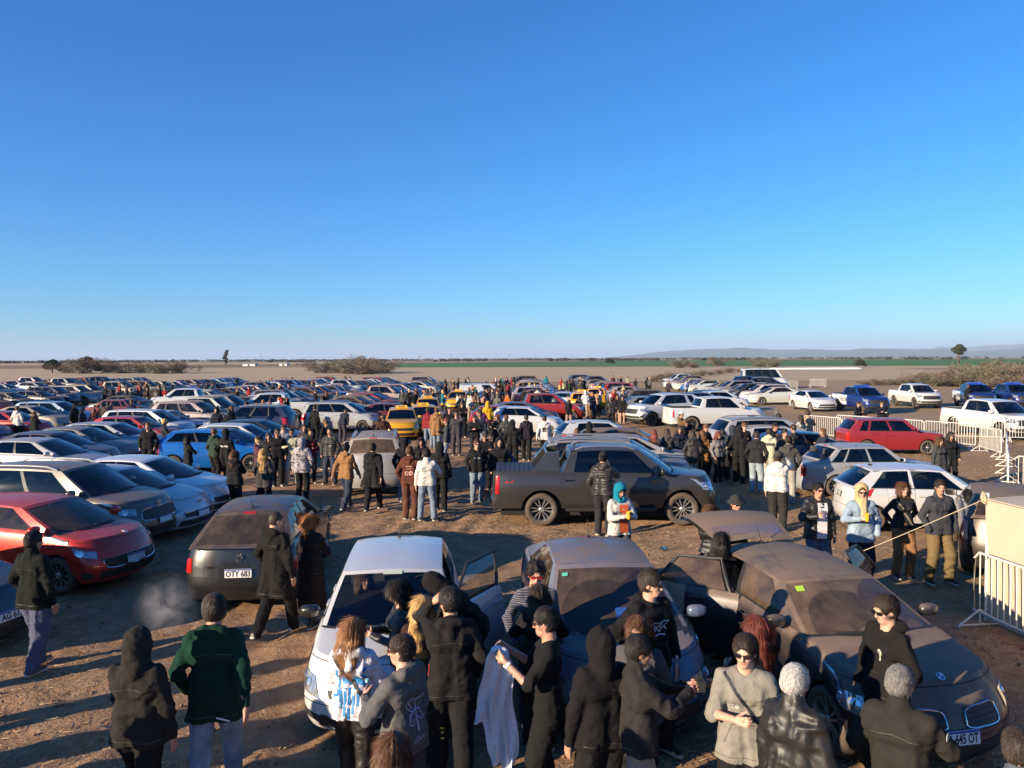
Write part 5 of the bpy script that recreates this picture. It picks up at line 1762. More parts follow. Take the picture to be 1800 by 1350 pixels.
def field_for(J, pad, zlo=None, zhi=None, h=.013, parts=None):
    pts = np.array([J[k_] for k_ in (parts or [q for q in J if not q.startswith('R')])])
    lo, hi = pts.min(0) - pad, pts.max(0) + pad
    if zlo is not None: lo[2] = zlo
    if zhi is not None: hi[2] = zhi
    return Field(lo, hi, h)

def top_mesh(P, J, h, seed):
    """jacket, hoodie, coat, shirt"""
    T = P['top']
    e = T.get('e', .018) * .66; hem = T.get('hem', .86); B = P.get('bulk', 1.0)
    f = field_for(J, .24, min(hem - .08, min(J['wrL'][2], J['wrR'][2]) - .12), J['neck'][2] + .33 if T.get('hood') == 'up' else J['neck'][2] + .22, h,
                  ['waist', 'chest', 'neck', 'head', 'shL', 'shR', 'elL', 'elR', 'wrL', 'wrR', 'pelvis'])
    torso_prims(f, P, J, e)
    Rt = J['Rt']
    if hem < .95:      # skirt of the garment below the waist
        fl = T.get('flare', 0.02)
        for s in (1, -1):
            q = np.array([0, s * .075, 0])
            f.cone(J['waist'] + q, np.array([J['pelvis'][0], s * (.08 + fl), hem - .04]), .090 * B + e, .100 * B + e + fl, k=.05)
    f.clip_plane((0, 0, hem), (0, 0, 1))
    sl = T.get('sleeve', 'long')
    er = T.get('sleeve_e', e / .66) * .62
    for n in 'LR':
        if sl == 'none': continue
        f.cone(J['sh' + n], J['el' + n], .052 * B + er, .043 * B + er * (1.15 if sl == 'short' else 1), k=.035)
        if sl == 'long':
            wr = J['el' + n] + (J['wr' + n] - J['el' + n]) * T.get('cuff', .97)
            f.cone(J['el' + n], wr, .043 * B + er, .032 + er * .55, k=.02)
    if sl == 'short':
        pass
    hd = T.get('hood')
    Rh, hc = J['Rh'], J['head']
    if hd == 'up':
        H_ = lambda p: hc + Rh @ np.array(p)
        f.ell(H_((-.018, 0, .020)), (.128, .112, .138), k=.03, Rm=Rh, lab=1)
        f.cone(H_((-.02, 0, -.05)), J['neck'] + Rt @ np.array([-.02, 0, -.03]), .105, .105, k=.04, lab=1)
        f.ell(H_((.130, 0, -.012)), (.105, .076, .112), k=.012, op='s', Rm=Rh)
        f.ell(H_((.0, 0, -.005)), (.104, .088, .116), k=.0, op='s', Rm=Rh)
    elif hd == 'down':
        b = J['neck'] + Rt @ np.array([-.075, 0, .0])
        v = Rt @ np.array([0, .075, 0])
        f.cone(b - v, b + v, .048 + e * .3, .048 + e * .3, k=.03, lab=1)
        f.cone(b, J['neck'] + Rt @ np.array([-.115, 0, -.13]), .060, .035, k=.035, lab=1, flat=(Rt @ np.array([1, 0, 0]), .7))
        for s in (1, -1):
            f.cone(b + v * s * 1.1, J['neck'] + Rt @ np.array([.055, s * .035, -.035]), .036, .026, k=.025, lab=1)
    elif hd == 'collar' or hd == 'turtle':
        f.cone(J['neck'] + Rt @ np.array([-.012, 0, -.04]), J['neck'] + Rt @ np.array([.0, 0, .045 if hd == 'collar' else .06]), .085 if hd == 'collar' else .070, .078 if hd == 'collar' else .064, k=.03)
    if hd in (None, 'crew', 'collar', 'down'):
        f.cone(J['neck'] + Rt @ np.array([.03, 0, .015]), J['neck'] + Rt @ np.array([.05, 0, .14]), .060, .075, k=.015, op='s')
    if T.get('skin_bones'): pass
    V, F, L = f.mesh()
    V = wrinkle(V, F, T.get('wr', .012) * 1.35, seed, (6, 6, 9))
    m = M[T.get('mat', 'cloth')]
    return mesh_np('top', V, F, [m, m], L[F[:, 0]], True)

def legs_mesh(P, J, h, seed):
    B_ = P.get('bottom', {})
    e = B_.get('e', .020); bulk = P.get('bulk', 1.0)
    f = field_for(J, .2, -.02, 1.08, h, ['pelvis', 'waist', 'knL', 'knR', 'anL', 'anR', 'hipL', 'hipR'])
    k = .05
    f.cone(J['pelvis'] - np.array([0, .068, -.01]), J['pelvis'] + np.array([0, .068, .01]), .097 * bulk + e * .2, .097 * bulk + e * .2, k=.04)
    f.cone(J['pelvis'], J['waist'], .088, .072, k=k)
    if B_.get('kind') == 'skirt':
        L_ = B_.get('len', .45)
        for s in (1, -1):
            f.cone(J['pelvis'] + np.array([0, s * .07, .02]), np.array([0, s * .10, L_]), .12, .12 + e, k=.06)
        f.clip_plane((0, 0, L_), (0, 0, 1))
    else:
        for n in 'LR':
            f.cone(J['hip' + n] + np.array([0, 0, -.05]), J['kn' + n], .084 * bulk + e, .064 + e, k=.04)
            a2 = J['an' + n] + np.array([-.012, 0, -.045])
            f.cone(J['kn' + n], a2, .062 + e, .048 + e * B_.get('flare', 1.0), k=.02)
        f.clip_plane((0, 0, .035), (0, 0, 1))
    V, F, L = f.mesh()
    V = wrinkle(V, F, B_.get('wr', .012), seed + 3, (8, 8, 12))
    V[:, 2] = np.maximum(V[:, 2], 0.012)
    return mesh_np('trousers', V, F, [M[B_.get('mat', 'cloth')]], None, True)

def shoe_mesh(J, n, h, boots=False):
    a = J['an' + n]
    s = 1 if n == 'L' else -1
    zz = a[2] - .085
    c = np.array([a[0], a[1], zz])
    f = Field(c + np.array([-.14, -.10, -.03]), c + np.array([.24, .10, .5 if boots else .16]), h)
    f.cone(c + np.array([-.055, 0, .045]), c + np.array([.155, s * .015, .032]), .042, .036, k=.02)
    f.cone(c + np.array([-.02, 0, .06]), c + np.array([-.01, 0, .11]), .044, .044, k=.02)
    if boots: f.cone(c + np.array([-.01, 0, .08]), J['kn' + n] + np.array([0, 0, .02]), .050, .066, k=.02)
    f.cone(c + np.array([-.065, 0, .012]), c + np.array([.165, s * .015, .012]), .046, .042, k=.004, lab=1, flat=((0, 0, 1), .45))
    f.clip_plane((0, 0, zz + .0), (0, 0, 1))
    V, F, L = f.mesh()
    return mesh_np('shoe', V, F, [M['cloth'], M['sole']], (L[F[:, 0]] == 1).astype(int), True)
M['sole'] = pbr('shoe_sole', (0.42, 0.38, 0.33), 0.8, noise_scale=12, noise_amt=0.3)

def hair_mesh(J, style, h, seed):
    Rh, c = J['Rh'], J['head']
    T = lambda p: c + Rh @ (np.array(p) * .95)
    E = lambda p, r, **kw: f.ell(T(p), np.array(r) * .95, Rm=Rh, **kw)
    long_ = style in ('long', 'longer', 'bob', 'pony')
    f = Field(c - np.array([.24, .24, .62 if style == 'longer' else (.45 if style in ('long', 'pony') else .24)]), c + np.array([.24, .24, .22]), h)
    big = {'short': .012, 'buzz': .003, 'curly': .024, 'long': .014, 'longer': .014, 'bob': .015, 'pony': .008, 'thick': .020}[style]
    E((-.018, 0, .030), (.100 + big, .080 + big, .098 + big), k=.0)
    if long_: E((-.03, 0, -.02), (.090 + big, .084 + big, .10), k=.03)
    else: E((-.035, 0, -.02), (.075 + big * .6, .076 + big * .6, .075), k=.03)
    # the face stays free
    E((.122, 0, -.060), (.100, .086, .112), k=.015, op='s')
    E((.128, 0, .038), (.050, .064, .034 if style in ('thick', 'curly') else .056), k=.012, op='s')
    if not long_:
        for s in (1, -1): E((.03, s * .098, -.045), (.055, .040, .055), k=.012, op='s')
        E((-.02, 0, -.135), (.14, .12, .062), k=.02, op='s')
    dn = np.array([0, 0, -1.0])
    bk = Rh @ np.array([-1, 0, 0])
    if style in ('long', 'longer'):
        ln = .30 if style == 'long' else .46
        p0 = T((-.055, 0, -.02)); p1 = T((-.085, 0, -.14)); p2 = p1 + dn * (ln - .14) + bk * .02
        fl = (bk, .55)
        v = Rh @ np.array([0, .045, 0])
        for s in (-1, 0, 1):
            f.cone(p0 + v * s, p1 + v * s, .070, .068, k=.03, flat=fl); f.cone(p1 + v * s, p2 + v * s * 1.1, .066, .036, k=.03, flat=fl)
        for s in (1, -1):
            f.cone(T((.0, s * .078, -.01)), T((.015, s * .095, -.14)), .030, .030, k=.02); f.cone(T((.015, s * .095, -.14)), T((.03, s * .10, -.25)), .030, .016, k=.02)
    if style == 'bob':
        for s in (1, -1): f.cone(T((-.01, s * .080, -.01)), T((.0, s * .088, -.13)), .034, .030, k=.02)
        f.cone(T((-.06, 0, -.02)), T((-.06, 0, -.13)), .080, .070, k=.03)
    if style == 'pony':
        p0 = T((-.115, 0, .045)); f.ell(p0, (.04, .04, .04), k=.01)
        f.cone(p0, p0 + bk * .045 + dn * .10, .034, .042, k=.02); f.cone(p0 + bk * .045 + dn * .10, p0 + bk * .02 + dn * .30, .042, .012, k=.02)
    V, F, L = f.mesh()
    if len(V) == 0: return None
    Nn = vnormals(V, F)
    loc = (V - c) @ Rh
    phi = np.arctan2(loc[:, 1], loc[:, 0])
    if style == 'curly': n = vnoise(V * 42, seed) * .016
    elif long_: n = vnoise(np.stack([phi * 9, loc[:, 2] * 5, phi * 0 + seed], -1), seed) * .006 + vnoise(np.stack([phi * 22, loc[:, 2] * 7, phi * 0], -1), seed + 1) * .003
    elif style == 'buzz': n = 0 * phi
    else: n = vnoise(np.stack([loc[:, 1] * 34, loc[:, 0] * 10, loc[:, 2] * 16], -1), seed) * .003
    V = V + Nn * n[:, None]
    if h < .011 and style != 'buzz':
        r_ = np.random.default_rng(seed + 3)
        m_ = {'long': 4200, 'longer': 5000, 'bob': 3400, 'pony': 3000, 'curly': 1500}.get(style, 2600)
        pick = r_.integers(0, len(V), m_)
        P0 = V[pick]; N0 = Nn[pick]
        crown_ = c + Rh @ np.array([-.06, 0, .12])
        if long_: flow = np.tile(np.array([0, 0, -1.0]), (m_, 1)) + .09 * r_.standard_normal((m_, 3))
        elif style == 'curly': flow = r_.standard_normal((m_, 3))
        else:
            flow = P0 - crown_; flow = flow / (np.linalg.norm(flow, axis=1, keepdims=True) + 1e-6) + .20 * r_.standard_normal((m_, 3))
        flow = flow - N0 * np.sum(flow * N0, 1, keepdims=True)
        flow /= np.linalg.norm(flow, axis=1, keepdims=True) + 1e-6
        ln_ = (.07 + .08 * r_.random((m_, 1))) if long_ else (.018 + .020 * r_.random((m_, 1)))
        sd_ = np.cross(flow, N0) * (.0015 if long_ else .0014)
        lift = N0 * (.002 + (.003 if long_ else (.010 if style == 'curly' else .003)) * r_.random((m_, 1)))
        T4 = np.stack([P0 - sd_ - N0 * .002, P0 + sd_ - N0 * .002, P0 + flow * ln_ * .6 + lift + sd_ * .7, P0 + flow * ln_ + lift * 1.2], 1).reshape(-1, 3)
        F = np.vstack([F, np.arange(m_ * 4).reshape(m_, 4) + len(V)])
        V = np.vstack([V, T4])
    return mesh_np('hair', V, F, [M['hair']], None, True)

def hat_mesh(J, style, h):
    Rh, c = J['Rh'], J['head']
    T = lambda p: c + Rh @ np.array(p)
    E = lambda p, r, **kw: f.ell(T(p), np.array(r), Rm=Rh, **kw)
    f = Field(c - np.array([.24, .24, .20]), c + np.array([.24, .24, .22]), h)
    E((-.014, 0, .040), (.110, .092, .106), k=0)
    if style == 'beanie': E((-.02, 0, .075), (.098, .084, .085), k=.02)
    pl = T((0, 0, .022 if style != 'bucket' else .03)); n = Rh @ np.array([-.22, 0, 1.0]); n /= np.linalg.norm(n)
    f.clip_plane(pl, n)
    if style == 'cap': E((.115, 0, .045), (.085, .070, .010), k=.006)
    if style == 'cap_back': E((-.13, 0, .03), (.075, .065, .010), k=.006)
    if style == 'bucket':
        f.cone(T((0, 0, .055)), T((0, 0, .02)), .11, .15, k=.01, flat=(Rh @ np.array([0, 0, 1]), .18))
    V, F, L = f.mesh()
    return mesh_np('hat', V, F, [M['cloth']], None, True)

def sunglasses_mesh():
    mb = MB()
    for s in (1, -1):
        mb.add([(.012, s * .008, .014), (.006, s * .058, .016), (.006, s * .056, -.014), (.012, s * .012, -.018), (.006, s * .008, .014), (.0, s * .058, .016), (.0, s * .056, -.014), (.006, s * .012, -.018)],
               [(0, 1, 2, 3), (7, 6, 5, 4), (0, 4, 5, 1), (1, 5, 6, 2), (2, 6, 7, 3), (3, 7, 4, 0)])
        mb.tube([(.003, s * .058, .010), (-.03, s * .074, .008), (-.10, s * .078, .004)], .0035, 5)
    mb.tube([(.010, .012, .008), (.013, 0, .010), (.010, -.012, .008)], .003, 5)
    return mb.mesh('sunglasses', [M['objgloss']], False)
SUNG = sunglasses_mesh()

SKIN = {'light': (.56, .33, .24), 'tan': (.44, .245, .165), 'olive': (.36, .20, .135)}
HAIRC = {'black': (.018, .015, .014), 'dark': (.035, .024, .018), 'brown': (.11, .050, .024), 'light_brown': (.25, .115, .048), 'blonde': (.52, .32, .12), 'ginger': (.30, .11, .04), 'red': (.13, .03, .02), 'grey': (.17, .16, .15), 'white': (.42, .41, .39)}
PM = {}
def make_person(P, pos, yaw, label, lod=0, height=None, cache=None, group='people among the parked cars', z=0.0):
    """P: pose and clothing; pos = ground point; yaw in degrees (0 faces +x)"""
    fem = P.get('fem', False)
    H = height or (1.64 if fem else 1.75)
    sc_ = H / 1.755
    key = cache
    if key is None or key not in PM:
        seed = (abs(hash(str(key))) if key is None else sum(ord(ch) for ch in str(key))) % 997
        seed = sum(ord(ch) for ch in label) % 997
        J = skeleton(P)
        h, hh, hs = ((.0145, .0078, .0085), (.022, .0135, .0125), (.034, .020, .022))[lod]
        d = {'J': J}
        d['body'] = body_mesh(P, J, h * 1.25, hh, hands=lod == 0)
        d['top'] = top_mesh(P, J, h, seed)
        d['legs'] = legs_mesh(P, J, h, seed)
        d['shoes'] = [shoe_mesh(J, n, max(h * .8, .012), P.get('boots', False)) for n in 'LR'] if lod < 2 else []
        d['hair'] = hair_mesh(J, P['hair'], hs, seed) if P.get('hair') and not (P['top'].get('hood') == 'up' and not fem) else None
        d['hat'] = hat_mesh(J, P['hat'], max(hs, .010)) if P.get('hat') else None
        if key is not None: PM[key] = d
    else: d = PM[key]
    J = d['J']
    root = put('person', d['body'], None, (pos[0], pos[1], z), (0, 0, R(yaw)), (sc_,) * 3, SKIN[P.get('skin', 'tan')])
    ch = {}
    dk = lambda c: tuple(q * (.78 if max(c[:3]) < .05 else .88) for q in c)
    ch['top'] = put(P['top'].get('name', 'jacket'), d['top'], root, color=dk(P['top']['c']))
    if d['legs'] is not None:
        bt = P.get('bottom', {})
        ch['legs'] = put('skirt' if bt.get('kind') == 'skirt' else 'trousers', d['legs'], root, color=dk(bt.get('c', (.02, .02, .022))))
    for m in d['shoes']: put('boot' if P.get('boots') else 'shoe', m, root, color=P.get('shoe_c', (.03, .03, .03)))
    if d['hair'] is not None: ch['hair'] = put('hair', d['hair'], root, color=HAIRC[P.get('hair_c', 'dark')])
    if d['hat'] is not None: ch['hat'] = put('hat', d['hat'], root, color=P.get('hat_c', (.02, .02, .02)))
    if P.get('glasses') and lod < 2:
        Rh = J['Rh']
        m = Matrix(Rh.tolist()).to_4x4()
        p = J['head'] + Rh @ np.array([.094, 0, 0.0])
        o = put('sunglasses', SUNG, root, color=P.get('glass_c', (.01, .01, .012)))
        o.matrix_local = Matrix.Translation(Vector(p)) @ m
    tag(root, label, 'person', group)
    return root, J, ch

def at_head(px, py, H):
    g = G(px, py, H)
    return (g.x, g.y)

BVHS = {}
def print_on(target_obj, root, me, origin, direction, up, scale=1.0, off=0.004, name='print', color=None):
    """wrap a flat mesh (xy plane) onto a garment: origin/direction in the person's own space"""
    tm = target_obj.data
    if tm.name not in BVHS: BVHS[tm.name] = BVHTree.FromPolygons([v.co for v in tm.vertices], [p.vertices for p in tm.polygons])
    bvh = BVHS[tm.name]
    d = Vector(direction).normalized(); u = Vector(up).normalized()
    r_ = d.cross(u).normalized() ; u = r_.cross(d).normalized()
    o = Vector(origin)
    V, ok = [], []
    for v in me.vertices:
        p = o + r_ * v.co.x * scale + u * v.co.y * scale
        hit = bvh.ray_cast(p - d * 0.6, d)
        good = hit[0] is not None and abs((hit[0] - o).dot(d)) < .34
        V.append(hit[0] - d * off if good else p); ok.append(good)
    F = [tuple(q.vertices) for q in me.polygons if all(ok[i] for i in q.vertices)]
    m2 = mesh_np(name, V, F, list(me.materials), None, False)
    return put(name, m2, root, color=color)

# ------------------------------------------------------------------ the parked cars
ALLCARS = []          # (root, x, y, heading, L, colour word, type word, labelled?)
def car_at(key, lod, heading, ref, px, py, color, dust, name, label, cat, spec=None, **kw):
    s = spec or CARS[key]
    g = G(px, py, ref[2])
    a = R(heading)
    x = g.x - (ref[0] * math.cos(a) - ref[1] * math.sin(a)); y = g.y - (ref[0] * math.sin(a) + ref[1] * math.cos(a))
    root, objs = spawn_car(key, s, lod, name, (x, y), heading, color, dust, **kw)
    tag(root, label, cat, kw.get('group') or 'cars parked on the field')
    ALLCARS.append([root, x, y, heading, s.L, None, None])
    return root, objs, s
def child_named(objs, n): return [o for o in objs if o.name.split('.')[0] == n]
def roof_ref(key): return (0.0, 0, CARS[key].H - .01)
import copy as _copy
def variant(key, **k):
    s = CARS[key]
    d = {q: v for q, v in s.__dict__.items() if q not in ('xn', 'xt', 'xwf', 'xwr', 'Ra')}
    d.update(k)
    c = Car(**d); c.open_angle = k.get('open_angle', 55)
    return c
WHITE, SILVER, GREY, DGREY, BLACK, RED, MAROON, BLUE, NAVY, BEIGE = (.58, .58, .57), (.36, .37, .38), (.20, .20, .205), (.07, .07, .075), (.018, .018, .020), (.36, .025, .020), (.13, .018, .020), (.010, .13, .42), (.015, .022, .060), (.36, .30, .22)
YELLOW = (.72, .34, .012)

# white hatchback in the foreground, driver's door open
gol = variant('hatch', L=3.9, W=1.67, H=1.46, oh=.80, wb=2.47, open_angle=34, head=[(.50, .52), (1.16, .60), (1.22, .84), (.62, .78)], grille=[(-.40, .56), (.40, .56), (.42, .66), (-.42, .66)], fogpoly=[(.52, .16), (.94, .22), (.94, .34), (.52, .27)],
              top=[(1.95, .70), (1.7, .80), (.92, .985), (.6, 1.0), (-1.0, 1.04), (-1.95, 1.01)])
car_gol = car_at('gol', 0, -85, (.22, 0, 1.45), 690, 991, (.62, .62, .60), .16, 'hatchback', 'white hatchback in the foreground with its front door wide open', 'car', spec=gol, open_doors=((1, 0),), glass=(.62, .64, .65), glass_dust=.0, mirror_color=(.02, .02, .02))
# dusty blue grey saloon
civic = variant('fastback')
car_civ = car_at('civic', 0, -87, (.32, 0, 1.43), 1060, 982, (.095, .135, .220), .54, 'sedan', 'dust covered blue grey saloon facing us beside the white hatchback', 'car', spec=civic, glass=(.30, .30, .30), glass_dust=.42)
# black hatchback under dust, rear doors and tailgate open
bmw = variant('long_hatch', open_angle=48)
car_bmw = car_at('bmw', 0, -79, (2.02, 0, .80), 1667, 1218, (.020, .020, .026), .76, 'hatchback', 'black hatchback coated in brown dust with rear doors and tailgate open', 'car', spec=bmw, open_doors=((1, 1), (-1, 1)), glass=(.20, .20, .20), glass_dust=.62)
# dark hatchback seen from behind
p307 = variant('hatch2', H=1.48, xc1=-1.22, xc0=-1.98, top=[(2.1, .70), (1.8, .82), (1.0, 1.0), (.6, 1.02), (-1.2, 1.05), (-2.1, 1.00)], rear_win=(.88, .10, .90), roof_w=.66, tail=[(.62, .50), (1.10, .50), (1.10, .74), (.64, .76)])
car_307 = car_at('p307', 0, 95, (-2.1, 0, .60), 418, 1012, (.016, .016, .018), .40, 'hatchback', 'black dusty hatchback seen from behind, left of the foreground white one', 'car', spec=p307, glass=(.10, .10, .11), glass_dust=.35)
p208 = variant('hatch2', L=4.0, W=1.74, H=1.46, head=[(.52, .60), (1.50, .84), (1.56, .93), (.50, .76)], grille=[(-.40, .34), (.40, .34), (.46, .60), (-.46, .60)], grille_chrome=True)
car_208 = car_at('p208', 0, -14, (1.98, 0, .52), 238, 975, (.52, .026, .014), .32, 'hatchback', 'bright red dusty hatchback at the left with a chrome rimmed grille', 'car', spec=p208, glass=(.2, .2, .21), glass_dust=.38)
car_dkl = car_at('sedan', 0, -14, (2.28, 0, .52), 20, 1076, (.022, .026, .040), .30, 'sedan', 'dark saloon cut by the left picture edge below the red hatchback', 'car', glass_dust=.2)
xtr = variant('suv', grille_chrome=True)
car_xtr = car_at('xtr', 0, -9, (2.30, 0, .64), 289, 905, (.105, .095, .080), .36, 'suv', 'bronze grey roof railed suv parked behind the red hatchback', 'car', spec=xtr, glass_dust=.2)
cruze = variant('sedan', grille_chrome=True, head=[(.50, .58), (1.46, .74), (1.56, .86), (.44, .68)])
car_cr1 = car_at('cruze', 0, -9, (2.28, 0, .55), 357, 893, (.48, .48, .49), .26, 'sedan', 'pale silver saloon between the bronze suv and the white saloon', 'car', spec=cruze, glass_dust=.2)
car_cr2 = car_at('cruze', 0, -7, (2.28, 0, .62), 404, 862, (.66, .66, .65), .14, 'sedan', 'white saloon with a long roof just in front of the blue hatchback', 'car', spec=cruze, glass_dust=.15)
focus = variant('hatch2', L=4.36, spokes=10)
car_foc = car_at('focus', 0, 6, (1.30, -.88, .315), 440, 815, (.008, .125, .44), .14, 'hatchback', 'bright blue hatchback with a red tail light, parked sideways', 'car', spec=focus, glass_dust=.1)
# pickup
rng_s = variant('pickup', tonneau=True, sport_bar='paint', chrome_handles=True, rails=True, spokes=6)
car_rng = car_at('ranger', 0, 0, (1.775, -.93, .385), 1201, 896, (.040, .038, .037), .24, 'pickup_truck', 'dark grey double cab pickup standing side on in the middle', 'pickup', spec=rng_s, glass=(.12, .125, .13), glass_dust=.12)
# right hand group
corsa = variant('hatch_old', intake=[(-.7, .06), (.7, .06), (.7, .26), (-.7, .26)])
car_cor = car_at('corsa', 0, -5, (-1.85, 0, .74), 1470, 866, WHITE, .22, 'hatchback', 'rounded old white hatchback behind the group of four on the right', 'car', spec=corsa, glass=(.40, .43, .44), glass_dust=.12)
old = variant('sedan_old')
car_old = car_at('oldsedan', 0, 5, (-2.15, -.70, .72), 1406, 828, (.34, .345, .345), .35, 'sedan', 'boxy old silver saloon just behind the old white hatchback', 'car', spec=old, glass=(.40, .42, .42), glass_dust=.15)
duna = variant('sedan_old', L=4.0, H=1.43, xc1=-1.45, xc0=-1.80, wins=[(.09, .40), (.43, .73), (.76, .88)], wb=2.36, oh=.78, top=[(2.0, .76), (1.8, .82), (.95, .92), (.6, .93), (-1.2, .95), (-2.0, .94)])
car_dun = car_at('duna', 0, -3, (1.22, -.83, .29), 1632, 787, (.29, .022, .026), .35, 'hatchback', 'boxy old red hatchback parked by the white barriers', 'car', spec=duna, glass=(.16, .17, .18))
kuga = variant('suv', rails=True, tail=[(.52, .60), (1.10, .64), (1.16, .76), (.55, .78)])
car_kug = car_at('kuga', 0, 97, (-1.72, 0, 1.66), 656, 768, (.40, .39, .37), .6, 'suv', 'dusty white suv seen from behind in the open lane', 'car', spec=kuga, glass_dust=.6)
car_wag = car_at('wagon', 0, -2, (1.34, -.85, .31), 638, 750, (.40, .40, .38), .35, 'wagon', 'silver estate car parked side on beside the yellow taxi', 'car', glass_dust=.1)

def taxi(ref, px, py, h, label, lod=1, key='hatch'):
    r = car_at(key, lod, h, ref, px, py, YELLOW, .16, 'taxi', label, 'taxi', glass=(.16, .17, .18), glass_dust=.1)
    mb = MB(); mb.box((0, 0, .07), (.16, .62, .13), taper=.86)
    sg = put('roof_sign', mb.mesh('roof_sign', [pbr('taxi_sign', (.70, .40, .05), .5)]), r[0], (-.15, 0, r[2].H - .02))
    t = text_mesh('TAXI', .12, M['ink'], .002, bold=.002)
    put('lettering', t, sg, (.078, 0, .065), (R(84), 0, R(90)))
    put('lettering', t, sg, (-.078, 0, .065), (R(84), 0, R(-90)))
    return r
taxi((1.98, 0, .50), 706, 757, -82, 'yellow taxi in front, facing us beside the silver estate', 0)
taxi((.22, 0, 1.45), 744, 713, -84, 'second yellow taxi, just behind the front one')
taxi((0, 0, 1.46), 752, 699, -84, 'third yellow taxi in the line, half hidden by people')
taxi((0, 0, 1.46), 806, 687, -95, 'yellow taxi standing right of the taxi line')
taxi((0, 0, 1.46), 1022, 691, 85, 'left one of the two orange taxis near the white saloon', 1, 'wagon')
taxi((0, 0, 1.46), 1050, 684, 80, 'right one of the two orange taxis near the white saloon', 1, 'wagon')

car_at('hatch', 1, -4, (-1.32, -.84, .305), 877, 756, WHITE, .2, 'hatchback', 'white hatchback parked side on behind the dark pickup', 'car', spec=variant('hatch', spokes=10))
car_at('sedan', 1, 78, (-2.28, 0, .75), 985, 708, WHITE, .2, 'sedan', 'white saloon seen from behind near the orange taxis', 'car')
car_at('pickup', 1, 204, (1.775, .92, .385), 1146, 737, (.60, .60, .58), .15, 'pickup_truck', 'white double cab pickup with its nose towards the left', 'pickup', spec=variant('pickup', rim_dark=True))
car_at('pickup', 1, 6, (-1.505, -.92, .385), 1217, 746, (.60, .60, .57), .2, 'pickup_truck', 'white pickup seen from its tail, parked behind the crowd', 'pickup', spec=CARS['pickup'])
car_at('suv', 1, 200, (0, 0, 1.69), 1168, 692, (.60, .60, .59), .15, 'suv', 'white suv tucked behind the white double cab pickup', 'car')
car_at('suv', 1, 7, (-.6, 0, 1.69), 1325, 733, (.33, .34, .355), .4, 'suv', 'silver grey suv behind the crowd on the right', 'car')
car_at('hatch', 1, 8, roof_ref('hatch'), 1362, 746, (.46, .47, .47), .35, 'hatchback', 'pale silver hatchback between the silver suv and the navy car', 'car')
car_at('sedan', 1, 9, roof_ref('sedan'), 1412, 757, (.010, .014, .028), .15, 'sedan', 'navy saloon half hidden by people beside the old silver saloon', 'car')
car_at('hatch', 1, 8, roof_ref('hatch'), 1058, 738, WHITE, .3, 'hatchback', 'white hatchback with its tail to the lane, behind the pickup cab', 'car')
car_at('hatch2', 1, 5, roof_ref('hatch2'), 1105, 752, (.075, .060, .050), .7, 'hatchback', 'brown dusty hatchback next to the white one behind the pickup', 'car')
car_at('sedan', 1, 2, roof_ref('sedan'), 1105, 763, (.34, .345, .35), .5, 'sedan', 'silver saloon parked just beyond the dark pickup', 'car')
car_at('suv', 1, -2, (0, 0, 1.69), 1075, 768, (.22, .225, .235), .45, 'suv', 'grey suv right behind the cab of the dark pickup', 'car')
# police area on the right
cron = car_at('sedan', 1, -84, roof_ref('sedan'), 1428, 686, (.62, .62, .60), .08, 'sedan', 'lone white saloon on the empty stubble to the right', 'car')
pol1 = car_at('pickup', 1, -87, (0, 0, 1.82), 1512, 679, (.008, .028, .15), .1, 'pickup_truck', 'blue and white police pickup with lettering on its door', 'police pickup')
car_at('pickup', 1, -91, (0, 0, 1.82), 1608, 674, (.60, .60, .57), .1, 'pickup_truck', 'white pickup alone on the stubble right of the police pickup', 'pickup')
car_at('pickup', 1, -84, (0, 0, 1.82), 1742, 701, (.62, .62, .60), .1, 'pickup_truck', 'large white pickup behind the barriers at the right edge', 'pickup', spec=variant('pickup', sport_bar='black', bed=(-1.10, -2.58, .80)))
pol2 = car_at('pickup', 1, -106, (0, 0, 1.82), 1712, 674, (.008, .026, .13), .1, 'pickup_truck', 'left of the two blue police pickups below the scrub', 'police pickup')
pol3 = car_at('pickup', 1, -98, (0, 0, 1.82), 1778, 674, (.008, .026, .13), .1, 'pickup_truck', 'right of the two blue police pickups below the scrub', 'police pickup')
car_at('minibus', 1, -4, (0, -1, 0), 1347, 683, (.60, .60, .58), .15, 'minibus', 'white minibus behind the dark cars at the field edge', 'minibus')
car_at('suv', 1, -8, (0, -.9, 0), 1352, 690, (.02, .025, .045), .15, 'suv', 'dark suv in front of the white minibus', 'car')
car_at('pickup', 1, 4, (0, -.9, 0), 1312, 689, (.012, .035, .12), .15, 'pickup_truck', 'dark blue pickup left of the white minibus', 'pickup')
for i, (x, y, c, t) in enumerate([(1270, 690, WHITE, 'hatch'), (1235, 692, DGREY, 'sedan'), (1208, 694, SILVER, 'hatch2'), (1180, 696, NAVY, 'sedan'), (1140, 699, GREY, 'sedan'), (1255, 688, NAVY, 'hatch')]):
    car_at(t, 1, 2 + i, roof_ref(t), x, y - 3, c, .2, 'sedan' if t == 'sedan' else 'hatchback', '%s car, %s from the right in the row ending at the open stubble' % (['white', 'dark grey', 'silver', 'navy', 'mid grey', 'dark navy'][i], ['first', 'third', 'fourth', 'fifth', 'sixth', 'second'][i]), 'car')
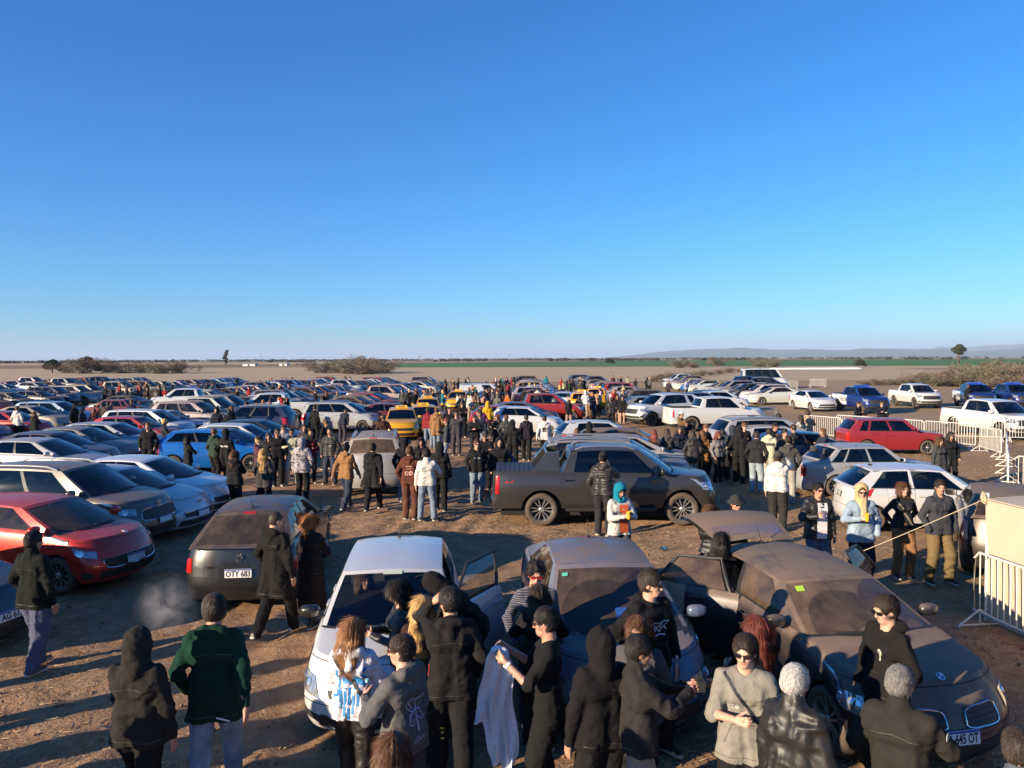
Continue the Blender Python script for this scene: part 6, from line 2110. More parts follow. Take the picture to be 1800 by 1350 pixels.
# left middle ground
EXPL = [
 ('sedan', -4, 70, 770, (.42, .42, .42), .35, 'pale silver saloon at the left edge behind the roof railed suv'),
 ('sedan', -4, 92, 758, DGREY, .3, 'dark grey saloon behind the pale silver one at the left'),
 ('sedan', -4, 140, 750, GREY, .4, 'mid grey saloon behind the dark grey one at the left'),
 ('hatch2', -4, 196, 742, SILVER, .3, 'silver hatchback with a white pillar behind the mid grey saloon'),
 ('wagon', -3, 262, 719, WHITE, .25, 'white estate beside the red hatchback in the left rows'),
 ('hatch', -3, 238, 731, RED, .3, 'red hatchback half hidden by a standing person at the left'),
 ('hatch', -4, 425, 744, WHITE, .25, 'white hatchback two places behind the bright blue one'),
 ('sedan', -4, 395, 752, DGREY, .35, 'dark saloon directly behind the bright blue hatchback'),
 ('sedan', -4, 452, 737, BLACK, .25, 'black saloon behind the white hatchback in the left rows'),
 ('suv', 178, 440, 712, NAVY, .25, 'dark blue suv parked broadside in the left rows'),
 ('hatch2', -2, 620, 709, NAVY, .2, 'navy hatchback just behind the silver estate'),
 ('sedan', -2, 600, 703, BLACK, .3, 'black saloon two places behind the silver estate'),
 ('pickup', 185, 480, 690, (.56, .56, .54), .2, 'white pickup in the left rows with its bed to the right'),
 ('pickup', 185, 330, 682, (.56, .56, .54), .2, 'white pickup in front of the far left people with its bed to the right'),
 ('sedan_old', 180, 200, 702, MAROON, .4, 'old maroon saloon in the left middle rows'),
 ('wagon', -3, 95, 705, (.20, .26, .36), .2, 'blue grey estate in the left middle rows'),
 ('hatch2', -3, 15, 722, RED, .25, 'red car cut by the left edge in the middle rows'),
 ('sedan', -3, 55, 713, BEIGE, .4, 'beige saloon near the left edge in the middle rows'),
 ('hatch', 3, 890, 712, RED, .25, 'red hatchback behind the parked white hatchback in the middle'),
 ('sedan', 3, 915, 706, DGREY, .3, 'dark saloon behind the red hatchback in the middle'),
 ('van', 5, 850, 674, (.62, .62, .60), .1, 'white panel van among the far middle rows'),
 ('sedan', -2, 690, 708, MAROON, .3, 'maroon saloon left of the taxi line'),
]
for key, h, px, py, c, d, lab in EXPL:
    nm = {'van': 'van', 'pickup': 'pickup_truck', 'suv': 'suv', 'wagon': 'wagon', 'sedan': 'sedan', 'sedan_old': 'sedan'}.get(key, 'hatchback')
    car_at(key, 1, h, roof_ref(key), px, py, c, d, nm, lab, {'van': 'van', 'pickup_truck': 'pickup'}.get(nm, 'car'))

# the long rows behind, one by one
rr = random.Random(21)
COLS = [('white', WHITE, 24), ('silver', SILVER, 18), ('grey', GREY, 14), ('dark grey', DGREY, 14), ('black', BLACK, 14), ('red', RED, 7), ('maroon', MAROON, 4), ('blue', (.02, .10, .30), 6), ('navy', NAVY, 7), ('beige', BEIGE, 5)]
TYPES = [('hatch', 'hatchback', 26), ('hatch2', 'hatchback', 22), ('sedan', 'saloon', 22), ('suv', 'suv', 12), ('wagon', 'estate', 6), ('pickup', 'pickup', 9), ('sedan_old', 'old saloon', 3)]
def wpick(L): return rr.choices(L, [q[-1] for q in L])[0]
AUTO = []
def clear(x, y, h, L):
    a = R(h)
    for (_, cx, cy, ch, cl, _, _) in ALLCARS:
        dx, dy = cx - x, cy - y
        if abs(dx * math.cos(a) + dy * math.sin(a)) < (L + cl) / 2 * .98 and abs(-dx * math.sin(a) + dy * math.cos(a)) < 2.15: return False
    return True
def block(nose_x, y0, y1, h, step=2.55, skip=.12):
    y = y0
    while y < y1:
        y += step * (0.95 + rr.random() * .22)
        if rr.random() < skip: continue
        t = wpick(TYPES); c = wpick(COLS)
        s = CARS[t[0]]
        hh = h + rr.uniform(-4, 4)
        x = nose_x + rr.uniform(-.4, .4) - (s.L / 2) * math.cos(R(hh))
        u, v, dep = proj((x, y, 1.0))
        if u < -120 or u > 1900: continue
        if not clear(x, y, hh, s.L): continue
        nm = {'hatchback': 'hatchback', 'saloon': 'sedan', 'old saloon': 'sedan', 'suv': 'suv', 'estate': 'wagon', 'pickup': 'pickup_truck'}[t[1]]
        root, objs = spawn_car(t[0], s, 1 if y < 46 else 2, nm, (x, y), hh, tuple(q * rr.uniform(.85, 1.12) for q in c[1]), rr.uniform(.35, .8))
        ALLCARS.append([root, x, y, hh, s.L, None, None])
        AUTO.append((root, u, y, c[0], t[1]))
block(-7.9, 23, 34, -4, 2.5, .1)
block(-8.2, 40, 96, -4, skip=.2)
block(-15.2, 22, 104, -4)
block(-22.6, 30, 108, -4)
block(-30.0, 40, 108, 176)
block(-37.0, 50, 110, -4)
block(-44.5, 60, 110, 176)
block(-52.0, 72, 112, -4)
block(-60.0, 84, 112, -4)
block(4.6, 44, 100, 4, skip=.2)
block(-1.2, 62, 104, 184, skip=.2)
block(12.5, 52, 104, 3)
block(19.5, 62, 102, 183)
block(26.5, 74, 100, 3)
ORD = lambda n: (ords + ['twenty-first', 'twenty-second', 'twenty-third', 'twenty-fourth', 'twenty-fifth'])[n] if n < 25 else '%dth' % (n + 1)
def zone(u, y):
    z = 'left' if u < 560 else ('middle' if u < 1080 else 'right')
    d = 'nearer' if y < 52 else ('far' if y < 80 else 'farthest')
    return z, d
cnt = {}
for root, u, y, c, t in sorted(AUTO, key=lambda q: q[1]):
    k = (zone(u, y), c, t)
    cnt.setdefault(k, []).append(root)
for (zd, c, t), L in cnt.items():
    for i, o in enumerate(L):
        lab = ('only %s %s in the %s %s rows' % (c, t, zd[1], zd[0])) if len(L) == 1 else ('%s %s from the left among the %s ones in the %s %s rows' % (ORD(i), t, c, zd[1], zd[0]))
        lab = ('%s %s, the only such one in the %s rows on the %s' % (c, t, zd[1], zd[0])) if len(L) == 1 else ('%s %s, %s such one from the left in the %s rows on the %s' % (c, t, ORD(i), zd[1], zd[0]))
        tag(o, lab, 'pickup' if t == 'pickup' else 'car', 'cars parked in the long rows')
print('AUTO CARS', len(AUTO), 'ALL', len(ALLCARS))

for c_ in (car_civ, car_bmw):
    o = child_named(c_[1], 'windshield')[0]; o.data.materials[0] = M['glass_wiped']
# ---- details on the near cars
def nose_t(s, z):      # height fraction on the nose for a height z
    zt = float(s.ztop(s.xcf(np.array(.5))))
    return (z - s.bot) / (zt - s.bot)
def front_plate(car, text, z=.47, old=False, a=0.0):
    r, objs, s = car
    t = nose_t(s, z); P0 = s.front(np.array(a), np.array(t))
    return plate_new(r, text, (P0[0] + .018, P0[1], P0[2]), (0, R(-6), 0), old)
def rear_plate(car, text, z, old=False):
    r, objs, s = car
    t = (z - s.bot) / (float(s.ztop(s.xcr(np.array(.5)))) - s.bot)
    P0 = s.rear(np.array(0.0), np.array(t))
    return plate_new(r, text, (P0[0] - .018, 0, P0[2]), (0, R(-6), PI), old)
front_plate(car_bmw, 'AA 645 OT', .47)
front_plate(car_208, '', .52); front_plate(car_dkl, 'AG 615', .52); front_plate(car_xtr, '', .60); front_plate(car_cr1, '', .5)
rear_plate(car_307, 'OTY 683', .62); rear_plate(car_cor, 'CXZ 172', .74, True)
front_plate(car_civ, '', .45)
def badge(car, me, z, face='front', off=.02, scale=1.0, rx=0, name='emblem'):
    r, objs, s = car
    if face == 'front':
        P0 = s.front(np.array(0.0), np.array(nose_t(s, z)))
        return put(name, me, r, (P0[0] + off, 0, z), (0, R(90 + rx), 0), (scale,) * 3)
    t = (z - s.bot) / (float(s.ztop(s.xcr(np.array(.5)))) - s.bot); P0 = s.rear(np.array(0.0), np.array(t))
    return put(name, me, r, (P0[0] - off, 0, z), (0, R(-90), 0), (scale,) * 3)
# quartered roundel
mb = MB()
mb.lathe([(.041, .004), (.041, .010), (.030, .012), (.030, .006)], 24, 'Z', m=0)
for q in range(4):
    pts = [(0, 0, .008)] + [(.030 * math.cos(t), .030 * math.sin(t), .008) for t in np.linspace(q * PI / 2, (q + 1) * PI / 2, 7)]
    mb.add(pts, [(0, i, i + 1) for i in range(1, 7)], 1 if q % 2 else 2)
ROUNDEL = mb.mesh('emblem', [M['chrome'], M['white'], M['plate_blue']], False)
r, objs, s = car_bmw
xb = float(s.xf(np.array(.92))); put('emblem', ROUNDEL, r, (xb - .06, 0, float(s.ztop(np.array(xb - .3)) + s.crown) + .012), (0, R(38), 0), (1.0,) * 3)
def ring_badge(bar=False):
    mb = MB(); mb.tube([(.05 * math.cos(t), .05 * math.sin(t), 0) for t in np.linspace(0, 2 * PI, 17)], .008, 6, cap=False)
    if bar: mb.box((0, 0, .004), (.024, .125, .008))
    return mb.mesh('emblem', [M['chrome']], True, 40)
badge(car_xtr, ring_badge(True), .92, 'front', .03)
mb = MB()      # upright lion-like outline in chrome strokes
for path in ([(-.03, -.05), (-.02, -.01), (-.03, .03), (.0, .055), (.03, .035)], [(-.01, .02), (.035, .01), (.03, -.01)], [(.0, -.01), (.02, -.05)], [(-.02, -.03), (-.05, -.01), (-.045, .02)]):
    mb.tube([(-y, x, 0) for x, y in path], .007, 5)
STROKE = mb.mesh('emblem', [M['chrome']], True, 40)
r, objs, s = car_208
xb = float(s.xf(np.array(.9))); put('emblem', STROKE, r, (xb - .05, 0, float(s.ztop(np.array(xb - .3)) + s.crown) + .02), (0, R(40), 0))
badge(car_307, STROKE, .86, 'rear', .025, 1.2)
t = text_mesh('PEUGEOT', .055, M['chrome'], .003)
r, objs, s = car_307
P0 = s.rear(np.array(.30), np.array(.62)); put('lettering', t, r, (P0[0] - .02, .40, P0[2]), (R(84), 0, R(-90)))
badge(car_cr1, (lambda: (lambda m_: (m_.box((0, 0, 0), (.03, .15, .012)), m_.box((0, 0, 0), (.05, .06, .012)), m_.mesh('emblem', [M['chrome']]))[-1])(MB()))(), .72, 'front', .03)
# estate plate-less details on the pickup: 4x4 mark, side vent, step, dusty bumper step
r, objs, s = car_rng
t = text_mesh('4x4', .13, pbr('red_decal', (.35, .03, .03), .5), .0015, bold=.003)
put('lettering', t, r, (-2.25, -float(s.side(np.array(-2.25), np.array(.78))[1]) - .006, 1.03), (R(90), 0, 0))
mb = MB(); mb.box((0, 0, 0), (.34, .02, .11)); put('side_vent', mb.mesh('side_vent', [M['chrome']]), r, (1.18, -float(s.side(np.array(1.18), np.array(.75))[1]) - .004, 1.03))
for sg in (-1, 1):
    mb = MB(); mb.tube([(1.15, sg * .96, .40), (-.95, sg * .96, .40)], .045, 10); put('side_step', mb.mesh('side_step', [M['black']], True, 40), r)
mb = MB(); mb.box((-2.80, 0, .52), (.16, 1.5, .12)); put('rear_bumper', mb.mesh('rear_bumper', [M['chrome']]), r)
# stickers on windscreens
def sticker(car, u, v, w, h, color, name='windscreen_sticker'):
    r, objs, s = car
    P0 = s.gfront(np.array(u), np.array(v)); Pu = s.gfront(np.array(u + .01), np.array(v)); Pv = s.gfront(np.array(u), np.array(v + .01))
    yv = Vector(Pu - P0).normalized(); zv = Vector(Pv - P0).normalized(); xv = yv.cross(zv)
    mb = MB(); mb.box((0, 0, 0), (.003, w, h))
    o = put(name, mb.mesh(name, [M['objplain']]), r, color=color)
    o.matrix_local = Matrix.Translation(Vector(P0) + xv * .004) @ Matrix((xv, yv, zv)).transposed().to_4x4()
sticker(car_bmw, -.72, .82, .09, .09, (.35, .55, .05)); sticker(car_civ, -.80, .84, .07, .06, (.1, .45, .35)); sticker(car_civ, .06, .30, .13, .17, (.02, .09, .30))
sticker(car_gol, .02, .93, .22, .07, (.45, .5, .42), 'rear_view_mirror')
# raised tailgate of the dusty black hatchback
r, objs, s = car_bmw
nU, nV = 13, 9
U, Vv = np.meshgrid(np.linspace(-1, 1, nU), np.linspace(0, 1, nV), indexing='ij')
hx, hz = s.xc1 - .03, s.H - .045
w0 = float(s.gw(1.0)) * .97
wv = w0 + (s.W / 2 * .80 - w0) * Vv ** 1.2
ang = R(12)
Lg = 1.02
xx_ = hx - Lg * Vv * math.cos(ang) + .05 * (1 - U ** 2) * 0
zz_ = hz + Lg * Vv * math.sin(ang) + .05 * np.sin(Vv * PI * .8) + .05 * (1 - U ** 2) - .10 * np.clip(Vv - .75, 0, 1) * 2
TG = np.stack([xx_, U * wv, zz_], -1)
A = Acc(); A.grid(TG[:, 3:], True); A.grid(TG[:, 3:] - np.array([.0, 0, .05]), False, 1); A.grid(TG[:2, :4], True); A.grid(TG[-2:, :4], True); A.grid(TG[:, :2], True)
tg = put('tailgate', A.mesh('tailgate', [M['paint'], M['black']]), r, color=(.02, .02, .026, 1.35))
A = Acc(); A.grid(TG[1:-1, 1:4] + np.array([0, 0, .004]), True)
put('rear_window', A.mesh('tailgate_window', [M['glass']]), tg, color=(.03, .03, .03, 1.0))
# police markings
def pol_mark(car, white_door=True):
    r, objs, s = car
    for sg in (1, -1):
        A = Acc()
        xs = np.linspace(-2.45, -.15, 9); tt = np.linspace(.12, .94, 5)
        X, T = np.meshgrid(xs, tt, indexing='ij')
        P_ = s.side(X, T); P_[..., 1] = (P_[..., 1] + .006) * sg
        A.grid(P_, sg > 0)
        put('white_panel', A.mesh('white_panel', [M['objgloss']]), r, color=(.6, .6, .6))
        t = text_mesh('POLICIA', .34, M['ink'], .003, bold=.004)
        yy_ = float(s.side(np.array(-.6), np.array(.6))[1]) + .012
        put('lettering', t, r, (-.55, sg * yy_, .86), (R(90), 0, 0 if sg < 0 else PI), (.75, 1, 1))
    mb = MB(); mb.box((0, 0, 0), (.22, 1.1, .10), taper=.9); put('light_bar', mb.mesh('light_bar', [M['objgloss']]), r, (.2, 0, s.H + .05), color=(.02, .06, .4))
for c_ in (pol1, pol2, pol3): pol_mark(c_)

# ------------------------------------------------------------------ people in the foreground, one by one
BK, BK2, CH = (.016, .016, .017), (.024, .023, .024), (.045, .045, .048)
def tp(c, name='jacket', **k): return dict(c=c, name=name, **k)
def bt(c=(.018, .018, .02), **k): return dict(c=c, **k)
def strokes(paths, w=.012, n_sub=6):
    mb = MB()
    for path in paths:
        pts = []
        for a, b in zip(path[:-1], path[1:]):
            for k in range(n_sub): pts.append((a[0] + (b[0] - a[0]) * k / n_sub, a[1] + (b[1] - a[1]) * k / n_sub))
        pts.append(path[-1])
        for i in range(len(pts) - 1):
            d = Vector((pts[i + 1][0] - pts[i][0], pts[i + 1][1] - pts[i][1])); d = d.normalized() if d.length > 1e-6 else Vector((1, 0))
            nrm = Vector((-d.y, d.x)) * w / 2
            mb.add([(pts[i][0] - nrm.x, pts[i][1] - nrm.y, 0), (pts[i + 1][0] - nrm.x, pts[i + 1][1] - nrm.y, 0), (pts[i + 1][0] + nrm.x, pts[i + 1][1] + nrm.y, 0), (pts[i][0] + nrm.x, pts[i][1] + nrm.y, 0)], [(0, 1, 2, 3)])
    return mb.mesh('print', [M['objplain']], False)
def seams(r, J, ch, P):
    """hem rib, yoke, zip and pocket lines sewn on the garment"""
    T = P['top']; c = T['c']; cc = tuple(q * 1.55 + .003 if max(c) < .06 else q * .45 for q in c)
    hz = T.get('hem', .86)
    H2 = strokes([[(-.22, 0), (.22, 0)]], .007, 22)
    vis = -math.cos(r.rotation_euler.z - PI / 2)          # > 0: we look at the front
    d, x0 = ((-1, 0, 0), .25) if math.sin(r.rotation_euler.z) < 0 else ((1, 0, 0), -.25)
    print_on(ch['top'], r, H2, (x0, 0, hz + .055), d, (0, 0, 1), 1, .003, 'hem_seam', cc)
    if x0 < 0:
        print_on(ch['top'], r, strokes([[(-.16, -.01), (0, .01), (.16, -.01)]], .006, 12), J['Rt'] @ np.array([0, 0, 0]) + np.array([x0, 0, 1.30]), d, (0, 0, 1), 1, .003, 'yoke_seam', cc)
    else:
        if T.get('hood') == 'collar': print_on(ch['top'], r, strokes([[(0, .26), (0, -.36)]], .010, 26), (x0, 0, 1.20), d, (0, 0, 1), 1, .003, 'zip', tuple(min(.4, q + .02) for q in cc))
        else: print_on(ch['top'], r, strokes([[(-.16, -.10), (-.10, .06), (.10, .06), (.16, -.10)]], .007, 8), (x0, 0, 1.02), d, (0, 0, 1), 1, .003, 'pocket_seam', cc)
PEOPLE_XY = []
def hero(px, py, yaw, P, label, H=None, lod=0, dz=0.0, z=0.0, cache=None):
    fem = P.get('fem', False)
    H = H or (1.64 if fem else 1.76)
    hat = .02 if P['top'].get('hood') == 'up' or P.get('hat') else 0.012
    x, y = at_head(px, py, H + hat + z)
    PEOPLE_XY.append((x, y))
    R_ = make_person(P, (x, y), yaw, label, lod, H, cache, z=z)
    if lod == 0 and cache is None and abs(P.get('lean', 0)) < 20: seams(*R_, P)
    return R_

# left side
hero(57, 932, 72, dict(top=tp((.010, .013, .011), 'fleece_jacket', hood='collar', e=.034, hem=.80, wr=.014), bottom=bt((.085, .095, .16), e=.034, wr=.018), hair='short', hair_c='black', skin='olive', legs='step', armL='pocket', armR='down', head=(-10, 8, 0), shoe_c=(.16, .09, .04)),
     'man in black fleece and baggy blue grey trousers walking away, far left')
P_ = dict(top=tp((.026, .024, .021), 'padded_jacket', hood='up', e=.036, hem=.82, wr=.016), bottom=bt((.015, .014, .014), e=.028), hair='short', legs='walk', armL='swingF', armR='down', head=(0, 10, 0))
r, J, ch = hero(240, 1103, 84, P_, 'person in hooded black padded jacket with back turned, bottom left', H=1.72)
mb = MB(); mb.box((0, 0, 0), (.006, .014, .26)); put('reflective_stripe', mb.mesh('reflective_stripe', [M['white']]), r, (-.085, .168, .98), (R(4), 0, 0))
r, J, ch = hero(375, 1043, 98, dict(top=tp((.006, .040, .026), 'fleece_hoodie', hood='down', e=.034, hem=.74, wr=.014), bottom=bt((.16, .20, .26), mat='denim', e=.022), hair='thick', hair_c='dark', glasses=1, legs='walk2', armL='pocket', armR='swingB', head=(18, 4, 0)),
     'man in dark green fleece hoodie walking away, bottom left', H=1.86)
mb = MB(); mb.box((0, 0, 0), (.004, .11, .012)); put('label_tag', mb.mesh('label_tag', [M['white']]), r, (-.175, -.10, .79), (R(18), 0, 0))
hero(483, 898, 62, dict(top=tp((.013, .012, .012), 'hoodie', hood='down', e=.032, hem=.56, flare=.05, wr=.016), bottom=bt((.012, .012, .013), e=.03), hair='buzz', hair_c='dark', legs='walk2', armL='pocket', armR='down', head=(-22, 16, 0), shoe_c=(.25, .22, .2)),
     'man with shaved head in long black hoodie behind the black hatchback')
hero(546, 902, 66, dict(fem=True, top=tp((.012, .012, .013), 'sweater', hood='turtle', e=.018, hem=.80), bottom=bt((.022, .015, .014), kind='skirt', len=.28, e=.05), hair='pony', hair_c='ginger', legs='step', armL='phone', armR='phone', head=(-18, 16, 0), boots=True),
     'woman with ginger ponytail and long dark skirt beside the black hatchback')

# around the white hatchback
r, J, ch = hero(620, 1085, 84, dict(fem=True, top=tp((.66, .64, .70), 'hoodie', hood='down', e=.034, hem=.84, wr=.016), bottom=bt((.016, .015, .015), mat='leather', e=.026, wr=.016), hair='long', hair_c='light_brown', legs='step', armL='phone', armR='phone', head=(-12, 14, 0)),
     'woman in white hoodie with blue lettering on the back')
BLUEPRINT = (.02, .20, .48)
prt = strokes([[(-.12, .10), (-.13, .03), (-.07, .05), (-.06, -.02)], [(-.10, .02), (-.11, -.12), (-.16, -.14)], [(-.05, .08), (-.05, -.02), (-.01, .03), (.0, -.03)], [(.03, .09), (.03, -.03)], [(.06, .05), (.06, -.03), (.09, .04), (.10, -.03)], [(.14, .12), (.10, .08), (.15, .02), (.11, -.03)],
               [(-.08, -.05), (-.08, -.22)], [(-.04, -.05), (-.045, -.30)], [(.0, -.05), (-.01, -.33)], [(.04, -.05), (.03, -.27)], [(.08, -.05), (.075, -.20)]], .024)
print_on(ch['top'], r, prt, (-.2, 0, 1.20), (1, 0, 0), (0, 0, 1), 1.05, color=BLUEPRINT)
strap = strokes([[(-.20, .25), (.20, -.22)]], .030, 14)
print_on(ch['top'], r, strap, (-.2, 0, 1.21), (1, 0, 0), (0, 0, 1), 1.0, .010, 'bag_strap', (.012, .012, .012))
r, J, ch = hero(703, 1018, 196, dict(fem=True, top=tp(BK, 'leather_jacket', hood='collar', e=.024, mat='leather'), hair='bob', hair_c='black', armL='phone', armR='phone', head=(0, 26, 0)),
     'black haired woman looking down at her phone by the white bonnet')
def held(root, J, n, kind, color=(.02, .02, .022), **k):
    s = 1 if n == 'L' else -1
    d = J['wr' + n] - J['el' + n]; d = d / np.linalg.norm(d)
    p = J['wr' + n] + d * .085 + J['Rt'] @ np.array([.0, -s * .028, .02])
    W_ = root.matrix_world if False else None
    loc = Matrix.Translation(root.location) @ root.rotation_euler.to_matrix().to_4x4() @ Matrix.Diagonal((*root.scale, 1))
    wp = loc @ Vector(p)
    if kind == 'phone':
        mb = MB(); mb.box((0, 0, 0), (.009, .073, .150)); mb.box((.0055, 0, 0), (.002, .066, .140), 1)
        o = put('phone', mb.mesh('phone', [M['objgloss'], M['glass']]), None, wp, (0, R(-50), root.rotation_euler.z + PI), color=color)
    elif kind == 'cup':
        mb = MB(); mb.lathe([(0, -.065), (.031, -.065), (.041, .065), (.039, .065), (.036, .02), (0, .02)], 16, 'Z')
        o = put('drinking_cup', mb.mesh('drinking_cup', [M['objgloss']], True, 40), None, wp, (0, 0, 0), color=color)
    elif kind == 'bottle':
        mb = MB(); mb.lathe([(0, -.12), (.033, -.12), (.034, -.02), (.030, .05), (.014, .085), (.014, .11)], 14, 'Z', m=0); mb.lathe([(.016, .100), (.016, .125), (0, .125)], 12, 'Z', m=1)
        o = put('water_bottle', mb.mesh('water_bottle', [M['clear'], M['objgloss']], True, 40), None, wp - Vector((0, 0, .05)), (0, 0, 0), color=color)
    return o
def clear_mat():
    m, nt, out = newmat('clear_plastic')
    a = N(nt, 'ShaderNodeBsdfTransparent'); a.inputs[0].default_value = (.62, .80, .84, 1)
    g = N(nt, 'ShaderNodeBsdfGlossy'); g.inputs['Roughness'].default_value = .08
    mx = N(nt, 'ShaderNodeMixShader'); mx.inputs[0].default_value = .25
    nt.links.new(a.outputs[0], mx.inputs[1]); nt.links.new(g.outputs[0], mx.inputs[2]); nt.links.new(mx.outputs[0], out.inputs[0])
    return m
M['clear'] = clear_mat()
tag(held(r, J, 'R', 'phone'), 'black phone held by the woman at the white bonnet', 'phone')
hero(742, 1046, 82, dict(fem=True, top=tp((.045, .024, .016), 'jacket', hood='collar', e=.03), hair='longer', hair_c='blonde', armL='cross', armR='cross', head=(14, 6, 0)),
     'woman with long blonde hair at the white bonnet')
r, J, ch = hero(790, 1032, 98, dict(bulk=1.06, top=tp((.018, .017, .018), 'hoodie', hood='down', e=.030, hem=.78, wr=.016), bottom=bt((.016, .016, .018), e=.034), hair='thick', hair_c='black', legs='step', armL='ear', armR='pocket', head=(34, 8, 0)), H=1.80,
     label='man in oversized black hoodie holding his hand to his ear')
print_on(ch['top'], r, strokes([[(-.02, .045), (.02, .045), (.02, -.045), (-.02, -.045), (-.02, .045)]], .008), (-.05, .2, 1.06), (1, -.9, 0), (0, 0, 1), 1, color=(.35, .02, .03))
print_on(ch['legs'], r, strokes([[(-.03, .02), (0, -.01), (.03, .02)], [(-.03, -.03), (0, -.06), (.03, -.03)], [(-.03, .07), (0, .04), (.03, .07)]], .016), (-.1, .14, .42), (1, -.7, 0), (0, 0, 1), 1, color=(.70, .52, .04))
r, J, ch = hero(708, 1113, 148, dict(top=tp((.105, .105, .105), 'hoodie', hood='down', e=.036, hem=.80, wr=.016), bottom=bt((.05, .05, .055), e=.03), hair='short', hair_c='dark', skin='light', glasses=1, glass_c=(.20, .06, .02), legs='step', armL='cup', armR='down', head=(22, 4, 0)), H=1.72,
     label='young man in washed grey hoodie with a butterfly print on the back')
wing = [[(0, .09), (-.05, .12), (-.09, .08), (-.04, .02), (0, .03)], [(0, .03), (-.06, 0), (-.08, -.06), (-.03, -.08), (0, -.02)], [(0, .09), (.05, .12), (.09, .08), (.04, .02), (0, .03)], [(0, .03), (.06, 0), (.08, -.06), (.03, -.08), (0, -.02)], [(0, .10), (0, -.13)], [(-.07, .09), (-.03, .04)], [(.07, .09), (.03, .04)], [(-.06, -.05), (-.02, 0)], [(.06, -.05), (.02, 0)], [(-.03, -.09), (-.05, -.14)], [(.03, -.09), (.05, -.14)]]
print_on(ch['top'], r, strokes(wing, .007), (-.2, -.06, 1.14), (1, .45, 0), (0, 0, 1), 1.15, color=(.34, .34, .48))
print_on(ch['top'], r, text_mesh('LEWI', .06, M['objplain'], 0), (-.2, -.05, .93), (1, .45, 0), (0, 0, 1), 1, color=(.34, .34, .48))
tag(held(r, J, 'L', 'bottle', (.3, .6, .65)), 'clear water bottle in the grey hooded young man’s hand'.replace('’', ''), 'bottle')
hero(690, 1287, 90, dict(fem=True, top=tp((.03, .025, .022), 'jacket', hood='collar', e=.03), hair='long', hair_c='brown', head=(0, 8, 0)), H=1.60, label='brown haired head at the bottom edge below the grey hoodie')
# leaning into the open door
hero(838, 972, 172, dict(top=tp((.012, .011, .012), 'hoodie', hood='up', e=.036, hem=.84), bottom=bt(BK, e=.025), hair='short', lean=46, legs='lean', armL='reach', armR='reach', head=(-30, 20, 0)), H=1.72, label='person in black hood leaning over the open white car door')

# around the blue grey saloon
r, J, ch = hero(941, 984, -82, dict(top=tp((.030, .034, .060), 'striped_jumper', hood='crew', e=.020, mat='stripe'), bottom=bt((.05, .06, .09)), hair='curly', hair_c='black', skin='light', glasses=1, glass_c=(.25, .02, .02), armL='down', armR='pocket', head=(-6, 10, 0)),
     'curly haired man in red sunglasses beside the blue grey saloon')
hero(948, 1026, 92, dict(fem=True, top=tp((.014, .014, .016), 'jacket', hood='collar', e=.024), hair='long', hair_c='dark', armL='chest', armR='chest', head=(4, 8, 0)), label='woman with straight dark hair facing the curly haired man')
r, J, ch = hero(963, 1064, 178, dict(top=tp((.013, .013, .014), 'tee_shirt', hood='crew', e=.016, sleeve='short', sleeve_e=.020, hem=.82), bottom=bt((.013, .013, .014), e=.036), hair='short', hair_c='black', beard=True, skin='tan', glasses=1, glass_c=(.06, .03, .015), armL='hold_high', armR='hold_high', head=(-6, 8, 0), shoe_c=(.1, .08, .07)), H=1.77,
     label='bearded man in black tee shirt holding up a white jacket')
mb = MB(); mb.lathe([(.034, -.012), (.036, 0), (.034, .012)], 14, 'Z'); 
w_ = J['elL'] + (J['wrL'] - J['elL']) * .86
o = put('wrist_band', mb.mesh('wrist_band', [M['white']], True), r, tuple(w_)); o.rotation_euler = Vector(J['wrL'] - J['elL']).to_track_quat('Z', 'Y').to_euler()
# the white garment he holds
hp = Matrix.Translation(r.location) @ r.rotation_euler.to_matrix().to_4x4() @ Matrix.Diagonal((*r.scale, 1)) @ Vector((J['wrL'] + J['wrR']) / 2)
U, Vv = np.meshgrid(np.linspace(-1, 1, 45), np.linspace(0, 1, 40), indexing='ij')
ln = .92 + .12 * np.sin(U * 2.6 + .6) - .16 * (U < -.35) * np.clip((-.35 - U) * 4, 0, 1)
wd_ = .055 + .15 * Vv ** .6 + .02 * np.sin(Vv * 7)
fold = (np.sin(U * 9.5 + 1.1 * np.sin(Vv * 4)) * .6 + .4 * np.sin(U * 17 + Vv * 5)) * (.018 + .034 * Vv)
P = np.stack([U * wd_ - .05 * Vv + .02 * np.sin(Vv * 9 + U), fold - .03 * np.cos(Vv * 5), .05 - ln * Vv + .03 * np.sin(U * 8) * (Vv > .9)], -1)
A = Acc(); A.grid(P); A.grid(P + np.array([0, .012, 0]), True)
f = Field((-.12, -.12, -.1), (.12, .12, .14), .014); f.ell((0, 0, .04), (.075, .05, .055)); f.cone((-.05, 0, .02), (.05, 0, .0), .035, .035, k=.03)
V, F, L = f.mesh(); V = wrinkle(V, F, .02, 3); A.add(V, F)
tag(put('white_jacket', A.mesh('white_jacket', [M['cloth']], merge=False), None, hp + Vector((-.05, -.05, 0)), (0, 0, R(-14)), color=(.62, .62, .66)), 'crumpled white jacket hanging from the bearded mans hands', 'jacket')
hero(1057, 1102, 112, dict(top=tp((.012, .011, .012), 'hoodie', hood='up', e=.030, hem=.82), bottom=bt(BK, e=.03), hair='short', armL='down', armR='pocket', legs='stand', head=(0, 10, 0)), H=1.74, label='person in black hoodie with hood up in front of the blue grey saloon')
r, J, ch = hero(1143, 998, -58, dict(top=tp((.012, .012, .013), 'hoodie', hood='down', e=.026, hem=.84), bottom=bt(BK), hair='thick', hair_c='dark', skin='light', glasses=1, armL='pocket', armR='hip', legs='wide', head=(24, 4, 0)), H=1.84,
     label='tall man in black hoodie with a white print leaning on the saloon')
